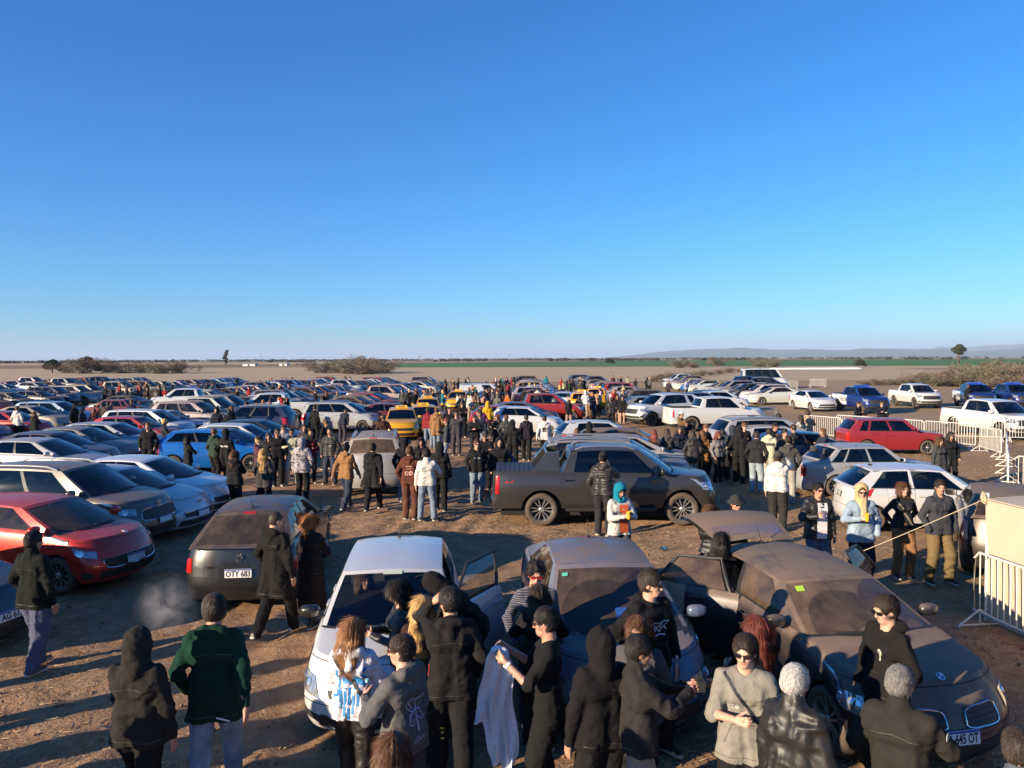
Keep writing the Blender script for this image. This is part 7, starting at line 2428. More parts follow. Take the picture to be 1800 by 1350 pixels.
prt = strokes([[(-.13, .06), (-.06, .07), (0, .055), (.07, .07), (.13, .06)], [(-.11, .04), (-.07, -.02), (-.02, .03), (.02, -.03), (.07, .02), (.11, -.02)], [(-.09, -.02), (-.04, -.06), (.02, -.05), (.08, -.06)], [(-.12, .0), (-.10, .05)], [(.10, .05), (.05, .0), (.0, .04)], [(-.05, .05), (-.03, -.02), (.05, .05)]], .011)
print_on(ch['top'], r, prt, (.25, 0, 1.22), (-1, 0, 0), (0, 0, 1), 1.0, color=(.55, .55, .58))
tag(held(r, J, 'L', 'bottle', (.6, .6, .6)), 'small bottle tucked at the tall mans chest', 'bottle')
hero(1124, 1080, -112, dict(fem=True, top=tp((.075, .072, .082), 'jacket', hood='collar', e=.024, hem=.8), hair='long', hair_c='brown', skin='light', glasses=1, armL='pocket', armR='pocket', head=(-10, 6, 0)), H=1.66, label='long haired woman in sunglasses and grey jacket behind the photographer')
r, J, ch = hero(1120, 1113, 6, dict(bulk=1.10, top=tp((.030, .028, .028), 'pullover', hood='collar', e=.024, hem=.86, wr=.014), bottom=bt((.30, .25, .20), e=.024), hair='short', hair_c='black', skin='olive', armL='camera', armR='camera', handL='grip', handR='grip', head=(-4, 12, 0), legs='step'), H=1.73,
     label='photographer in charcoal pullover and beige trousers holding a camera')
hp = Matrix.Translation(r.location) @ r.rotation_euler.to_matrix().to_4x4() @ Matrix.Diagonal((*r.scale, 1)) @ Vector((J['wrL'] + J['wrR']) / 2 + np.array([.09, 0, .035]))
cm = empty('camera_body_thing', hp, R(6)); cm.name = 'photo_camera'
mb = MB(); mb.box((0, 0, 0), (.06, .13, .085)); mb.box((0, 0, .055), (.05, .055, .035), taper=.7); put('body', mb.mesh('camera_body', [M['black']]), cm)
mb = MB(); mb.lathe([(.036, .02), (.038, .07), (.034, .12), (.026, .118), (.0, .10)], 18, 'X'); put('lens', mb.mesh('camera_lens', [M['black']], True, 40), cm)
tag(cm, 'black camera in the photographers raised hands', 'camera')
mb = MB()
n0 = J['neck'] + np.array([.09, -.06, -.02]); n1 = (J['wrL'] + J['wrR']) / 2 + np.array([.07, 0, .03])
mb.tube([n0 + (n1 - n0) * t + np.array([0, 0, -.05 * math.sin(PI * t)]) for t in np.linspace(0, 1, 9)], .008, 5)
put('camera_strap', mb.mesh('camera_strap', [M['black']]), r)
r, J, ch = hero(1310, 1112, -106, dict(top=tp((.24, .225, .195), 'tee_shirt', hood='crew', e=.028, hem=.76, sleeve='short', sleeve_e=.035), bottom=bt((.014, .014, .014), e=.03), hair='thick', hair_c='dark', skin='light', glasses=1, armR='phone', armL='down', head=(-14, 6, 0)), H=1.74,
     label='young man in loose taupe shirt and sunglasses facing the camera')
print_on(ch['top'], r, strokes([[(-.16, .22), (.14, -.20)]], .022, 12), (.25, 0, 1.24), (-1, 0, 0), (0, 0, 1), 1, .008, 'bag_strap', (.015, .015, .02))
print_on(ch['top'], r, text_mesh('rze', .07, M['objplain'], 0), (.25, -.09, 1.22), (-1, 0, 0), (0, 0, 1), 1, color=(.6, .6, .58))
r, J, ch = hero(1336, 1082, 128, dict(fem=True, top=tp((.020, .018, .018), 'jacket', hood='collar', e=.022), hair='longer', hair_c='red', head=(10, 10, 0), armL='phone', armR='down'), H=1.66, label='woman with long reddish hair in front of the open car door')
hero(1397, 1166, 38, dict(bulk=1.12, top=tp((.020, .018, .016), 'leather_jacket', hood='collar', e=.034, hem=.82, mat='leather', wr=.016), bottom=bt((.03, .03, .035)), hair='short', hair_c='white', skin='tan', armL='down', armR='down', head=(-8, 12, 0)), H=1.74, label='white haired man in black leather jacket with his back to us')
r, J, ch = hero(1583, 1168, 46, dict(bulk=1.08, top=tp((.030, .028, .024), 'work_jacket', hood='collar', e=.032, hem=.80, wr=.014), bottom=bt((.02, .02, .022)), hair='short', hair_c='grey', beard=True, skin='tan', armL='pocket', armR='chest', head=(-14, 10, 0)), H=1.74, label='grey haired man in dark olive jacket at the nose of the dusty car')
mb = MB(); mb.lathe([(.030, 0), (.030, .004), (.022, .006), (0, .006)], 18, 'Z'); q_ = J['elR'] * .35 + J['shR'] * .65
o = put('arm_patch', mb.mesh('arm_patch', [M['objplain']]), r, tuple(q_ + np.array([.0, -.085, 0])), (R(90), 0, 0), color=(.35, .42, .36))
r, J, ch = hero(1560, 1043, 196, dict(top=tp((.014, .013, .013), 'hoodie', hood='down', e=.028, hem=.84), bottom=bt(BK), hair='thick', hair_c='dark', skin='light', glasses=1, armL='pocket', armR='pocket', head=(0, 12, 0)), H=1.78, label='young man in black hoodie and sunglasses looking down beside the dusty bonnet')
print_on(ch['top'], r, strokes([[(0, .06), (.02, .03), (0, 0), (-.01, -.05)], [(.0, .06), (-.02, .03), (0, 0)]], .016), (.25, .10, 1.24), (-1, -.4, 0), (0, 0, 1), 1, color=(.45, .47, .36))
hero(1793, 1280, 70, dict(bulk=1.1, top=tp((.085, .10, .125), 'jacket', hood='collar', e=.034), hair='short', hair_c='dark', skin='light', head=(0, 14, 0)), H=1.72, label='person in blue grey jacket cut by the bottom right corner')

# four in front of the old white hatchback
r, J, ch = hero(1438, 846, -88, dict(bulk=1.08, top=tp((.018, .018, .018), 'leather_jacket', hood='collar', e=.036, hem=.78, mat='leather'), bottom=bt((.10, .11, .16), e=.03), hair='short', hair_c='black', glasses=1, glass_c=(.05, .02, .015), armL='down', armR='cup', head=(4, 4, 0)), H=1.76, label='man in open black leather jacket over a white hoodie holding a drink')
A_ = strokes([[(.0, .26), (-.02, -.34)]], .17, 18)
print_on(ch['top'], r, A_, (.3, .03, 1.15), (-1, 0, 0), (0, 0, 1), 1, .006, 'white_hoodie_front', (.56, .54, .56))
print_on(ch['top'], r, text_mesh('TURBO', .065, M['objplain'], 0, bold=.002), (.3, .03, 1.23), (-1, 0, 0), (0, 0, 1), .75, .010, color=(.30, .05, .06))
tag(held(r, J, 'R', 'cup', (.10, .10, .16)), 'dark cup held by the man in the leather jacket', 'cup')
r, J, ch = hero(1514, 849, -92, dict(top=tp((.16, .24, .32), 'denim_jacket', hood='crew', e=.036, hem=.78, mat='denim'), bottom=bt((.02, .022, .035), e=.03), hair='short', hair_c='brown', skin='light', glasses=1, armL='pocket', armR='cup', head=(-10, 4, 0)), H=1.76, label='man in pale denim jacket with a beige hood up holding a yellow drink')
f = Field((-.3, -.3, 1.1), (.3, .3, 1.95), .013)
Rh, hc = J['Rh'], J['head']; H_ = lambda p: hc + Rh @ np.array(p)
f.ell(H_((-.018, 0, .020)), (.126, .112, .138), Rm=Rh); f.cone(H_((-.02, 0, -.05)), J['neck'] + np.array([.0, 0, -.04]), .10, .11, k=.04)
f.ell(H_((.130, 0, -.012)), (.105, .076, .112), k=.012, op='s', Rm=Rh); f.ell(H_((0, 0, -.005)), (.104, .088, .116), k=0, op='s', Rm=Rh)
f.cone(J['neck'] + np.array([.07, 0, -.05]), J['neck'] + np.array([.14, 0, -.34]), .075, .055, k=.04)
V, F, L = f.mesh(); V = wrinkle(V, F, .010, 9)
put('hood', mesh_np('beige_hood', V, F, [M['cloth']]), r, color=(.46, .33, .17))
tag(held(r, J, 'R', 'cup', (.62, .36, .03)), 'yellow drink in a clear cup held by the man in denim', 'cup')
r, J, ch = hero(1588, 846, -90, dict(fem=True, top=tp((.020, .021, .026), 'turtleneck', hood='turtle', e=.008, hem=.92, wr=.008), bottom=bt((.25, .125, .055), e=.022, flare=1.2), hair='bob', hair_c='brown', skin='light', armL='back', armR='back', legs='stand', head=(-4, 0, 0)), H=1.70, label='woman in black turtleneck and tan trousers with a shoulder strap')
print_on(ch['top'], r, strokes([[(-.14, .20), (.12, -.24)]], .028, 12), (.25, 0, 1.22), (-1, 0, 0), (0, 0, 1), 1, .006, 'bag_strap', (.22, .19, .12))
hero(1652, 841, -84, dict(top=tp((.045, .047, .055), 'motorcycle_jacket', hood='collar', e=.030, hem=.84), bottom=bt((.17, .12, .055), e=.030), hair='short', hair_c='dark', armL='pocket', armR='pocket', legs='wide', head=(-22, 6, 0)), H=1.80, label='man in dark grey jacket and khaki trousers, rightmost of the four')
# behind the raised tailgate
r, J, ch = hero(1293, 868, -78, dict(top=tp((.020, .020, .024), 'jacket', hood='collar', e=.026), hair='short', hair_c='black', hat='bucket', hat_c=(.030, .032, .030), glasses=1, armL='point', armR='down', head=(0, 6, 0)), H=1.74, label='man in dark bucket hat pointing behind the raised tailgate')
hero(1249, 886, 58, dict(fem=True, top=tp((.014, .014, .015), 'leather_jacket', hood='collar', e=.022, mat='leather', hem=.98), hair='bob', hair_c='brown', armL='cross', armR='cross', head=(-20, 10, 0)), H=1.66, label='woman with brown bob in leather jacket behind the open car door')
hero(1268, 934, 70, dict(fem=True, top=tp((.014, .013, .013), 'jacket', hood='collar', e=.024), hair='long', hair_c='black', head=(-10, 14, 0)), H=1.62, label='black haired woman seen from behind at the open car door')
r, J, ch = hero(1089, 848, -70, dict(top=tp((.52, .50, .46), 'windbreaker', hood='crew', e=.034, hem=.82), bottom=bt((.05, .05, .06), e=.03), hair='short', hair_c='brown', skin='light', armL='phone', armR='phone', head=(6, 28, 0)), H=1.70, label='man in teal hood and white and orange windbreaker looking at a phone')
f = Field((-.3, -.3, 1.2), (.35, .3, 1.95), .013)
Rh, hc = J['Rh'], J['head']
f.ell(H_((-.018, 0, .020)) if False else hc + Rh @ np.array([-.018, 0, .02]), (.126, .112, .138), Rm=Rh); f.cone(hc + Rh @ np.array([-.02, 0, -.05]), J['neck'] + np.array([0, 0, -.03]), .10, .11, k=.04)
f.ell(hc + Rh @ np.array([.130, 0, -.012]), (.105, .076, .112), k=.012, op='s', Rm=Rh); f.ell(hc + Rh @ np.array([0, 0, -.005]), (.104, .088, .116), k=0, op='s', Rm=Rh)
V, F, L = f.mesh(); V = wrinkle(V, F, .010, 9)
put('hood', mesh_np('teal_hood', V, F, [M['cloth']]), r, color=(.006, .17, .25))
print_on(ch['top'], r, strokes([[(.02, .20), (.02, -.30)]], .17, 14), (.3, .0, 1.18), (-1, 0, 0), (0, 0, 1), 1, .006, 'orange_panel', (.60, .11, .025))
tag(held(r, J, 'R', 'phone'), 'black phone in the hands of the man in the teal hood', 'phone')
tag(held(r, J, 'L', 'cup', (.60, .36, .03)), 'yellow drink held by the man in the teal hood', 'cup')
hero(1060, 793, 70, dict(bulk=1.06, top=tp((.020, .018, .019), 'puffer_jacket', hood='down', e=.040, hem=.86, mat='puffer'), bottom=bt((.03, .03, .035)), hair='short', hair_c='black', hat='cap_back', hat_c=(.02, .02, .022), armL='pocket', armR='reach', head=(-6, 8, 0)), H=1.84, label='man in black puffer jacket and cap at the door of the dark pickup')
r, J, ch = hero(1368, 793, 66, dict(top=tp((.56, .53, .52), 'hoodie', hood='down', e=.036, hem=.86), bottom=bt((.035, .033, .03), e=.036), hair='short', hair_c='dark', hat='beanie', hat_c=(.06, .055, .05), armR='ear', armL='down', head=(-20, 8, 0)), H=1.76, label='man in white hoodie and grey beanie holding a red phone to his ear')
tag(held(r, J, 'R', 'phone', (.40, .02, .03)), 'red phone at the ear of the man in the grey beanie', 'phone')

# the two inside the white hatchback, seen through the windscreen
def in_car(car, x, y, P, label):
    r, objs, s = car
    w = r.matrix_basis @ Vector((x, y, 0))
    H = 1.62 if P.get('fem') else 1.72
    zz = 1.30 - H
    yaw = math.degrees(r.rotation_euler.z)
    fem = P.get('fem', False)
    root, J, ch = make_person(P, (w.x, w.y), yaw, label, 0, H, None, 'people inside the white hatchback', z=zz)
    return root
SIT = dict(lean=-12, legs='sit')
in_car(car_gol, .02, -.36, dict(fem=True, top=tp(BK, 'jacket', hood='collar', e=.02, hem=.93), hair='long', hair_c='brown', skin='olive', head=(24, 2, 0), **SIT), 'woman in the passenger seat of the white hatchback')
in_car(car_gol, .0, .36, dict(top=tp(BK, 'jacket', hood='collar', e=.02, hem=.93), hair='short', hair_c='light_brown', skin='tan', hat='cap_back', hat_c=(.12, .11, .09), head=(30, 2, 0), **SIT), 'man in the drivers seat of the white hatchback')

# ------------------------------------------------------------------ the crowd
ARCH = {
 'm_hoodie': dict(top=dict(name='hoodie', hood='down', e=.026, hem=.85), bottom=dict(e=.026), hair='short', armL='pocket', armR='pocket'),
 'm_hoodup': dict(top=dict(name='hoodie', hood='up', e=.028, hem=.84), bottom=dict(e=.026), hair='short', armL='pocket', armR='down', legs='step'),
 'm_jacket': dict(top=dict(name='jacket', hood='collar', e=.028, hem=.86), bottom=dict(e=.02), hair='thick', armL='down', armR='cup', legs='wide'),
 'm_phone': dict(top=dict(name='jacket', hood='down', e=.024, hem=.86), bottom=dict(e=.022), hair='short', armL='phone', armR='phone', head=(0, 22, 0)),
 'm_walk': dict(top=dict(name='jacket', hood='down', e=.030, hem=.82), bottom=dict(e=.026), hair='short', armL='swingB', armR='swingF', legs='walk'),
 'm_walk2': dict(top=dict(name='poncho', hood='down', e=.045, hem=.62, flare=.07), bottom=dict(e=.026), hair='short', armL='swingF', armR='swingB', legs='walk2'),
 'm_puffer': dict(top=dict(name='puffer_jacket', hood='collar', e=.042, hem=.86, mat='puffer'), bottom=dict(e=.024), hair='short', armL='pocket', armR='pocket', legs='wide'),
 'm_camo': dict(top=dict(name='camouflage_jacket', hood='up', e=.040, hem=.80, mat='camo'), bottom=dict(e=.024), hair='short', armL='down', armR='pocket'),
 'm_coat': dict(top=dict(name='coat', hood='down', e=.030, hem=.58, flare=.03), bottom=dict(e=.022), hair='short', armL='down', armR='pocket', legs='step'),
 'm_ear': dict(top=dict(name='jacket', hood='collar', e=.024), bottom=dict(e=.024), hair='short', armL='ear', armR='down'),
 'm_cap': dict(top=dict(name='jacket', hood='down', e=.026), bottom=dict(e=.026), hair='short', hat='cap', armL='cross', armR='cross'),
 'm_bend': dict(top=dict(name='jacket', hood='crew', e=.024), bottom=dict(e=.024), hair='short', lean=42, armL='reach', armR='down', head=(0, 20, 0)),
 'm_tee': dict(top=dict(name='tee_shirt', hood='crew', e=.016, sleeve='short', sleeve_e=.02), bottom=dict(e=.024), hair='short', armL='cup', armR='down'),
 'f_jacket': dict(fem=True, top=dict(name='jacket', hood='collar', e=.022, hem=.90), bottom=dict(e=.012), hair='long', armL='cup', armR='pocket'),
 'f_coat': dict(fem=True, top=dict(name='coat', hood='collar', e=.026, hem=.66, flare=.03), bottom=dict(e=.012), hair='longer', armL='pocket', armR='down'),
 'f_puffer': dict(fem=True, top=dict(name='puffer_coat', hood='down', e=.038, hem=.76, mat='puffer'), bottom=dict(e=-.012), hair='longer', armL='pocket', armR='pocket', boots=True),
 'f_cross': dict(fem=True, top=dict(name='hoodie', hood='down', e=.026, hem=.84), bottom=dict(e=.014), hair='long', armL='cross', armR='cross', legs='step'),
 'f_pony': dict(fem=True, top=dict(name='jacket', hood='collar', e=.022), bottom=dict(e=.014), hair='pony', armL='phone', armR='down', head=(0, 16, 0)),
}
def arch(key, tc, bc, skin='tan', hair_c='dark', hat_c=None, glasses=True, shoe=(.03, .03, .03)):
    P = {k: (dict(v) if isinstance(v, dict) else v) for k, v in ARCH[key].items()}
    P['top']['c'] = tc; P['bottom']['c'] = bc
    P['skin'] = skin; P['hair_c'] = hair_c; P['glasses'] = glasses; P['shoe_c'] = shoe
    if hat_c: P['hat_c'] = hat_c
    return P
JEAN, DJ, KHA, BLK, GRY, WHT = (.17, .22, .29), (.035, .045, .075), (.20, .15, .09), (.016, .016, .018), (.10, .10, .10), (.55, .54, .52)
NAV, BRN, TAN, GRN, CRE = (.018, .022, .045), (.13, .055, .03), (.27, .14, .06), (.03, .05, .035), (.50, .47, .34)
MIDS = [  # head px, py, archetype, yaw, top, bottom, label
 (608, 778, 'm_walk', 66, TAN, DJ, 'man in brown vest jacket walking towards the white suv'),
 (655, 778, 'm_walk2', 82, BLK, BLK, 'man in wide black poncho walking away behind the white suv'),
 (711, 768, 'm_hoodup', 96, BLK, JEAN, 'person in black hood just right of the white suv'),
 (720, 783, 'm_hoodie', 86, (.10, .035, .022), (.11, .045, .03), 'man in all brown clothes with his back to us'),
 (750, 788, 'm_jacket', 94, (.60, .57, .52), JEAN, 'man in white hooded jacket and pale jeans with his back to us'),
 (773, 776, 'm_hoodup', 92, BLK, BLK, 'tall person in black hood beside the white hooded jacket'),
 (740, 768, 'f_jacket', -80, BLK, BLK, 'dark haired woman facing us between the hooded men'),
 (838, 771, 'm_hoodie', -76, BLK, JEAN, 'man in black hoodie and pale jeans facing us left of the pickup'),
 (852, 757, 'm_cap', -84, BLK, BLK, 'man in black cap behind the pickup tail facing us'),
 (878, 768, 'm_hoodup', -88, BLK, BLK, 'man in black hood standing at the pickup tailgate'),
 (802, 722, 'm_ear', -92, (.05, .045, .055), (.05, .045, .055), 'man with hand at his face walking towards us in the lane'),
 (376, 752, 'm_hoodie', 60, GRN, BLK, 'man in dark green jacket beside the blue hatchback'),
 (397, 753, 'm_hoodup', 78, BLK, BLK, 'man in black hoodie with white lettering by the blue hatchback'),
 (412, 791, 'f_cross', 84, BLK, BLK, 'brown haired woman in black with her back to us, left'),
 (463, 788, 'f_coat', 82, (.05, .045, .05), BLK, 'blonde woman in dark grey coat with her back to us'),
 (530, 768, 'm_camo', 86, GRY, BLK, 'man in camouflage padded jacket with his back to us'),
 (512, 752, 'm_jacket', -80, (.48, .46, .30), (.4, .4, .36), 'man in pale yellow fleece facing us'),
 (487, 752, 'm_hoodie', -70, BLK, BLK, 'man in black at the left of the yellow fleece'),
 (472, 760, 'f_jacket', -76, (.03, .03, .035), BLK, 'long haired woman in black facing us left of the yellow fleece'),
 (455, 765, 'm_cap', 10, (.10, .04, .06), BLK, 'person in cap and purple scarf beside the blonde woman'),
 (545, 757, 'f_pony', -66, (.12, .02, .03), BLK, 'blonde woman in red top in the left group'),
 (535, 745, 'm_hoodup', -85, (.06, .05, .05), NAV, 'person in grey hood and blue jacket in the left group'),
 (498, 745, 'm_phone', -60, (.40, .40, .40), DJ, 'man in pale grey jacket behind the left group'),
 (572, 737, 'm_jacket', -30, BLK, BLK, 'man in black jacket between the left group and the estate'),
 (580, 750, 'm_puffer', -100, BLK, DJ, 'broad man in black jacket facing left, right of the left group'),
 (553, 712, 'm_hoodie', 60, BLK, BLK, 'man in black standing against the tail of the silver estate'),
 (601, 712, 'm_bend', 80, (.03, .035, .05), (.05, .05, .06), 'person leaning into the window of the silver estate'),
 (260, 742, 'm_hoodie', -84, BLK, BLK, 'man in black jacket facing us left of the blue hatchback'),
 (330, 765, 'f_cross', 40, BLK, BLK, 'curly haired woman in leather jacket against the blue door'),
 (674, 728, 'm_hoodie', 100, (.05, .025, .025), BLK, 'man in dark maroon beside the front taxi'),
 (752, 716, 'm_jacket', 70, (.20, .02, .03), JEAN, 'man in red jacket and jeans right of the front taxi'),
 (767, 716, 'm_coat', 88, TAN, JEAN, 'man in beige hooded coat right of the front taxi'),
 (783, 712, 'm_puffer', 80, NAV, NAV, 'big man in navy beside the beige coat'),
 (790, 715, 'm_hoodie', -80, BLK, BLK, 'man in black facing us beside the navy jacket'),
 (828, 690, 'm_jacket', 90, (.60, .58, .54), (.35, .28, .2), 'man in white shirt and beige trousers in the central crowd'),
 (845, 715, 'm_puffer', 100, (.22, .02, .09), BLK, 'person in magenta padded jacket in the central crowd'),
 (834, 728, 'm_phone', -85, BLK, (.03, .03, .035), 'man in black drinking in front of the magenta jacket'),
 (857, 705, 'm_hoodup', 95, (.60, .34, .02), BLK, 'person in bright yellow hooded jacket'),
 (812, 705, 'm_cap', -70, BLK, BLK, 'man in black cap left of the white shirt'),
 (890, 728, 'm_puffer', 80, BLK, BLK, 'man with backpack in front of the white hatchback'),
 (901, 737, 'm_hoodup', 88, BLK, BLK, 'person in black hood in front of the white hatchback'),
 (925, 728, 'm_walk', 90, (.025, .02, .03), BLK, 'man in dark jacket with a beige bag, back turned'),
 (957, 730, 'm_walk', 84, (.58, .57, .55), (.03, .03, .035), 'man in white jacket with a black print walking away'),
 (900, 765, 'm_bend', 150, (.10, .09, .20), (.25, .22, .25), 'person bending down behind the pickup bed'),
 (945, 681, 'm_jacket', 80, (.56, .55, .5), BLK, 'person in white jacket by the far dark saloons'),
 (922, 682, 'm_hoodie', 80, BLK, DJ, 'person in black left of the white jacket by the far saloons'),
 (962, 683, 'm_phone', 90, BLK, BLK, 'person in black right of the white jacket by the far saloons'),
 (1029, 686, 'm_hoodup', 80, (.55, .55, .55), (.3, .25, .2), 'person in white hood between the orange taxis'),
 (1018, 694, 'f_jacket', 60, (.04, .05, .05), (.4, .3, .25), 'woman in dark jacket by the orange taxi'),
 (1000, 702, 'f_cross', 100, BLK, (.4, .25, .2), 'bare legged woman beside the white saloon tail'),
 (1075, 698, 'm_puffer', 90, BLK, BLK, 'man in black leather with his back to us near the white suv'),
 (1085, 694, 'f_coat', -85, BLK, (.45, .28, .2), 'left of two women in black coats by the white suv'),
 (1094, 695, 'f_coat', -95, BLK, (.45, .28, .2), 'right of two women in black coats by the white suv'),
 (1038, 720, 'f_jacket', 120, BLK, BLK, 'brown haired woman behind the white hatchback roof'),
 (1036, 741, 'm_hoodup', 90, BLK, BLK, 'person in black hood behind the pickup roof'),
 (1014, 752, 'f_cross', 90, (.05, .03, .025), BLK, 'brown haired person left of the black hood at the pickup roof'),
 (1150, 755, 'f_coat', 60, (.06, .04, .045), BLK, 'red haired woman at the left end of the right crowd'),
 (1173, 753, 'f_cross', 70, (.06, .055, .055), BLK, 'woman in grey sweater second from the left in the right crowd'),
 (1194, 747, 'f_jacket', -75, NAV, BLK, 'long haired woman in sunglasses facing us in the right crowd'),
 (1204, 736, 'm_ear', -20, BLK, BLK, 'dark haired man raising a hand in the right crowd'),
 (1197, 722, 'm_cap', -30, (.16, .10, .04), BLK, 'person in white cap and mustard jacket in the right crowd'),
 (1218, 757, 'f_puffer', 80, BLK, BLK, 'person in black coat with white fur hood in the right crowd'),
 (1235, 755, 'f_coat', 84, (.27, .12, .04), (.06, .03, .02), 'long haired woman in camel coat with her back to us'),
 (1240, 744, 'm_phone', -50, BLK, BLK, 'short haired man behind the camel coat'),
 (1270, 753, 'f_puffer', 88, (.075, .075, .085), (.50, .30, .22), 'woman in grey puffer coat and tall black boots'),
 (1262, 757, 'f_jacket', -60, (.2, .18, .18), BLK, 'red haired woman facing the grey puffer coat'),
 (1300, 748, 'm_hoodup', 75, BLK, BLK, 'person in red cap and black behind the grey puffer coat'),
 (1308, 742, 'm_jacket', -75, BLK, BLK, 'man in sunglasses facing us in the right crowd'),
 (1288, 747, 'm_hoodup', 100, (.03, .04, .05), BLK, 'tall person in dark grey hood in the right crowd'),
 (1330, 757, 'm_hoodie', 62, (.025, .025, .028), (.30, .36, .40), 'man in black hoodie and pale blue jeans with his back to us'),
 (1352, 752, 'm_hoodie', 60, (.46, .45, .33), (.45, .44, .36), 'man in pale yellow jacket with a grey band'),
 (1362, 742, 'm_cap', -40, BLK, BLK, 'man in black cap behind the pale yellow jacket'),
 (1379, 753, 'm_jacket', -80, (.05, .045, .045), BLK, 'man in sunglasses facing us left of the navy saloon'),
 (1386, 765, 'm_hoodie', 75, (.06, .06, .055), (.35, .33, .28), 'person in grey hooded vest beside the navy saloon'),
 (1395, 745, 'm_tee', 120, (.06, .05, .05), BLK, 'bald man behind the grey hooded vest'),
 (1447, 752, 'f_cross', 190, (.02, .03, .05), BLK, 'woman with sunglasses right of the navy saloon'),
 (1369, 726, 'f_cross', 100, (.55, .53, .50), BLK, 'woman in white top behind the silver suv'),
 (1408, 729, 'f_jacket', 120, (.4, .38, .36), BLK, 'woman in striped top by the first barrier'),
 (1420, 721, 'm_jacket', 90, (.42, .30, .2), DJ, 'man in beige jacket by the first barrier'),
 (1652, 766, 'f_coat', -78, (.05, .05, .055), (.05, .05, .055), 'left of two women in dark coats beside the red hatchback'),
 (1671, 758, 'f_coat', -84, BLK, BLK, 'right of two women in dark coats beside the red hatchback'),
 (1508, 705, 'm_jacket', -60, (.015, .017, .025), (.02, .02, .025), 'left of two police officers holding black helmets'),
 (1550, 704, 'm_jacket', -95, (.015, .017, .025), (.02, .02, .025), 'right of two police officers holding black helmets'),
 (1702, 676, 'm_jacket', 90, (.015, .017, .025), (.02, .02, .025), 'left officer in black beside the far police pickups'),
 (1740, 676, 'm_puffer', 60, (.015, .017, .025), (.02, .02, .025), 'middle officer in black beside the far police pickups'),
 (1786, 676, 'm_jacket', 120, (.015, .017, .025), (.02, .02, .025), 'right officer in black beside the far police pickups'),
 (1298, 667, 'm_jacket', 90, (.50, .28, .08), BLK, 'person in orange yellow vest by the dark blue pickup'),
 (30, 713, 'm_hoodie', 80, WHT, BLK, 'person in white beanie at the far left'),
]
HC = ['black', 'dark', 'dark', 'brown', 'brown', 'light_brown', 'blonde', 'red']
PR = {}
for i, (px, py, a, yaw, tc, bc, lab) in enumerate(MIDS):
    hc = 'blonde' if 'blonde' in lab else ('red' if 'red haired' in lab else ('brown' if 'brown haired' in lab or 'camel' in lab else HC[i % 4]))
    lod = 0 if py > 760 else 1
    P = arch(a, tc, bc, ['tan', 'light', 'olive'][i % 3], hc, hat_c=(.55, .54, .5) if 'white cap' in lab else (BLK if i % 2 else (.05, .05, .06)), glasses=i % 3 != 0)
    H = (1.63 if P.get('fem') else 1.76) + ((i * 37) % 7 - 3) * .01
    r = hero(px, py, yaw, P, lab, H, lod, cache=None if lod == 0 else (a, lod, i % 2))
    PR[lab] = r
r, J, ch = PR['man in black hoodie with white lettering by the blue hatchback']
print_on(ch['top'], r, strokes([[(-.13, 0), (-.09, .03), (-.06, -.01), (-.02, .02)], [(.0, .0), (.03, .03), (.05, -.01), (.08, .02), (.13, .0)]], .040), (-.2, 0, 1.22), (1, 0, 0), (0, 0, 1), 1, .008, color=(.6, .6, .6))
r, J, ch = PR['man in all brown clothes with his back to us']
print_on(ch['top'], r, strokes([[(-.08, .08), (.08, .08)], [(-.08, .02), (.08, .02)], [(-.08, -.05), (-.02, -.05), (-.02, -.12), (-.08, -.12), (-.08, -.05)], [(.02, -.05), (.08, -.05), (.08, -.12), (.02, -.12), (.02, -.05)]], .022), (-.2, 0, 1.20), (1, 0, 0), (0, 0, 1), 1, .008, color=(.55, .30, .22))
r, J, ch = PR['man in black hoodie and pale jeans facing us left of the pickup']
print_on(ch['top'], r, text_mesh('PUMA', .08, M['objplain'], 0, bold=.003), (.3, 0, 1.24), (-1, 0, 0), (0, 0, 1), 1, .008, color=(.35, .42, .5))
r, J, ch = PR['man in white jacket with a black print walking away']
print_on(ch['top'], r, strokes([[(-.08, .08), (.08, -.08)], [(.08, .08), (-.08, -.08)], [(0, .1), (.06, 0), (0, -.1), (-.06, 0), (0, .1)]], .028), (-.2, 0, 1.22), (1, 0, 0), (0, 0, 1), 1, .01, color=(.02, .02, .02))
r, J, ch = PR['man in pale yellow jacket with a grey band']
print_on(ch['top'], r, strokes([[(-.20, 0), (.20, 0)]], .08, 20), (-.2, 0, 1.26), (1, 0, 0), (0, 0, 1), 1, .01, 'grey_band', (.06, .06, .065))
for lab in ('left of two police officers holding black helmets', 'right of two police officers holding black helmets'):
    r, J, ch = PR[lab]
    f = Field((-.16, -.16, -.16), (.16, .16, .16), .02); f.ell((0, 0, 0), (.14, .12, .13)); f.ell((.13, 0, -.02), (.08, .09, .06), op='s', k=.01)
    V, F, L = f.mesh()
    p_ = Matrix.Translation(r.location) @ r.rotation_euler.to_matrix().to_4x4() @ Vector((.30, .16, 1.18))
    tag(put('helmet', mesh_np('helmet', V, F, [M['objgloss']]), None, p_, color=(.012, .012, .014)), 'black riot helmet held by the %s officer' % lab.split()[0], 'helmet')

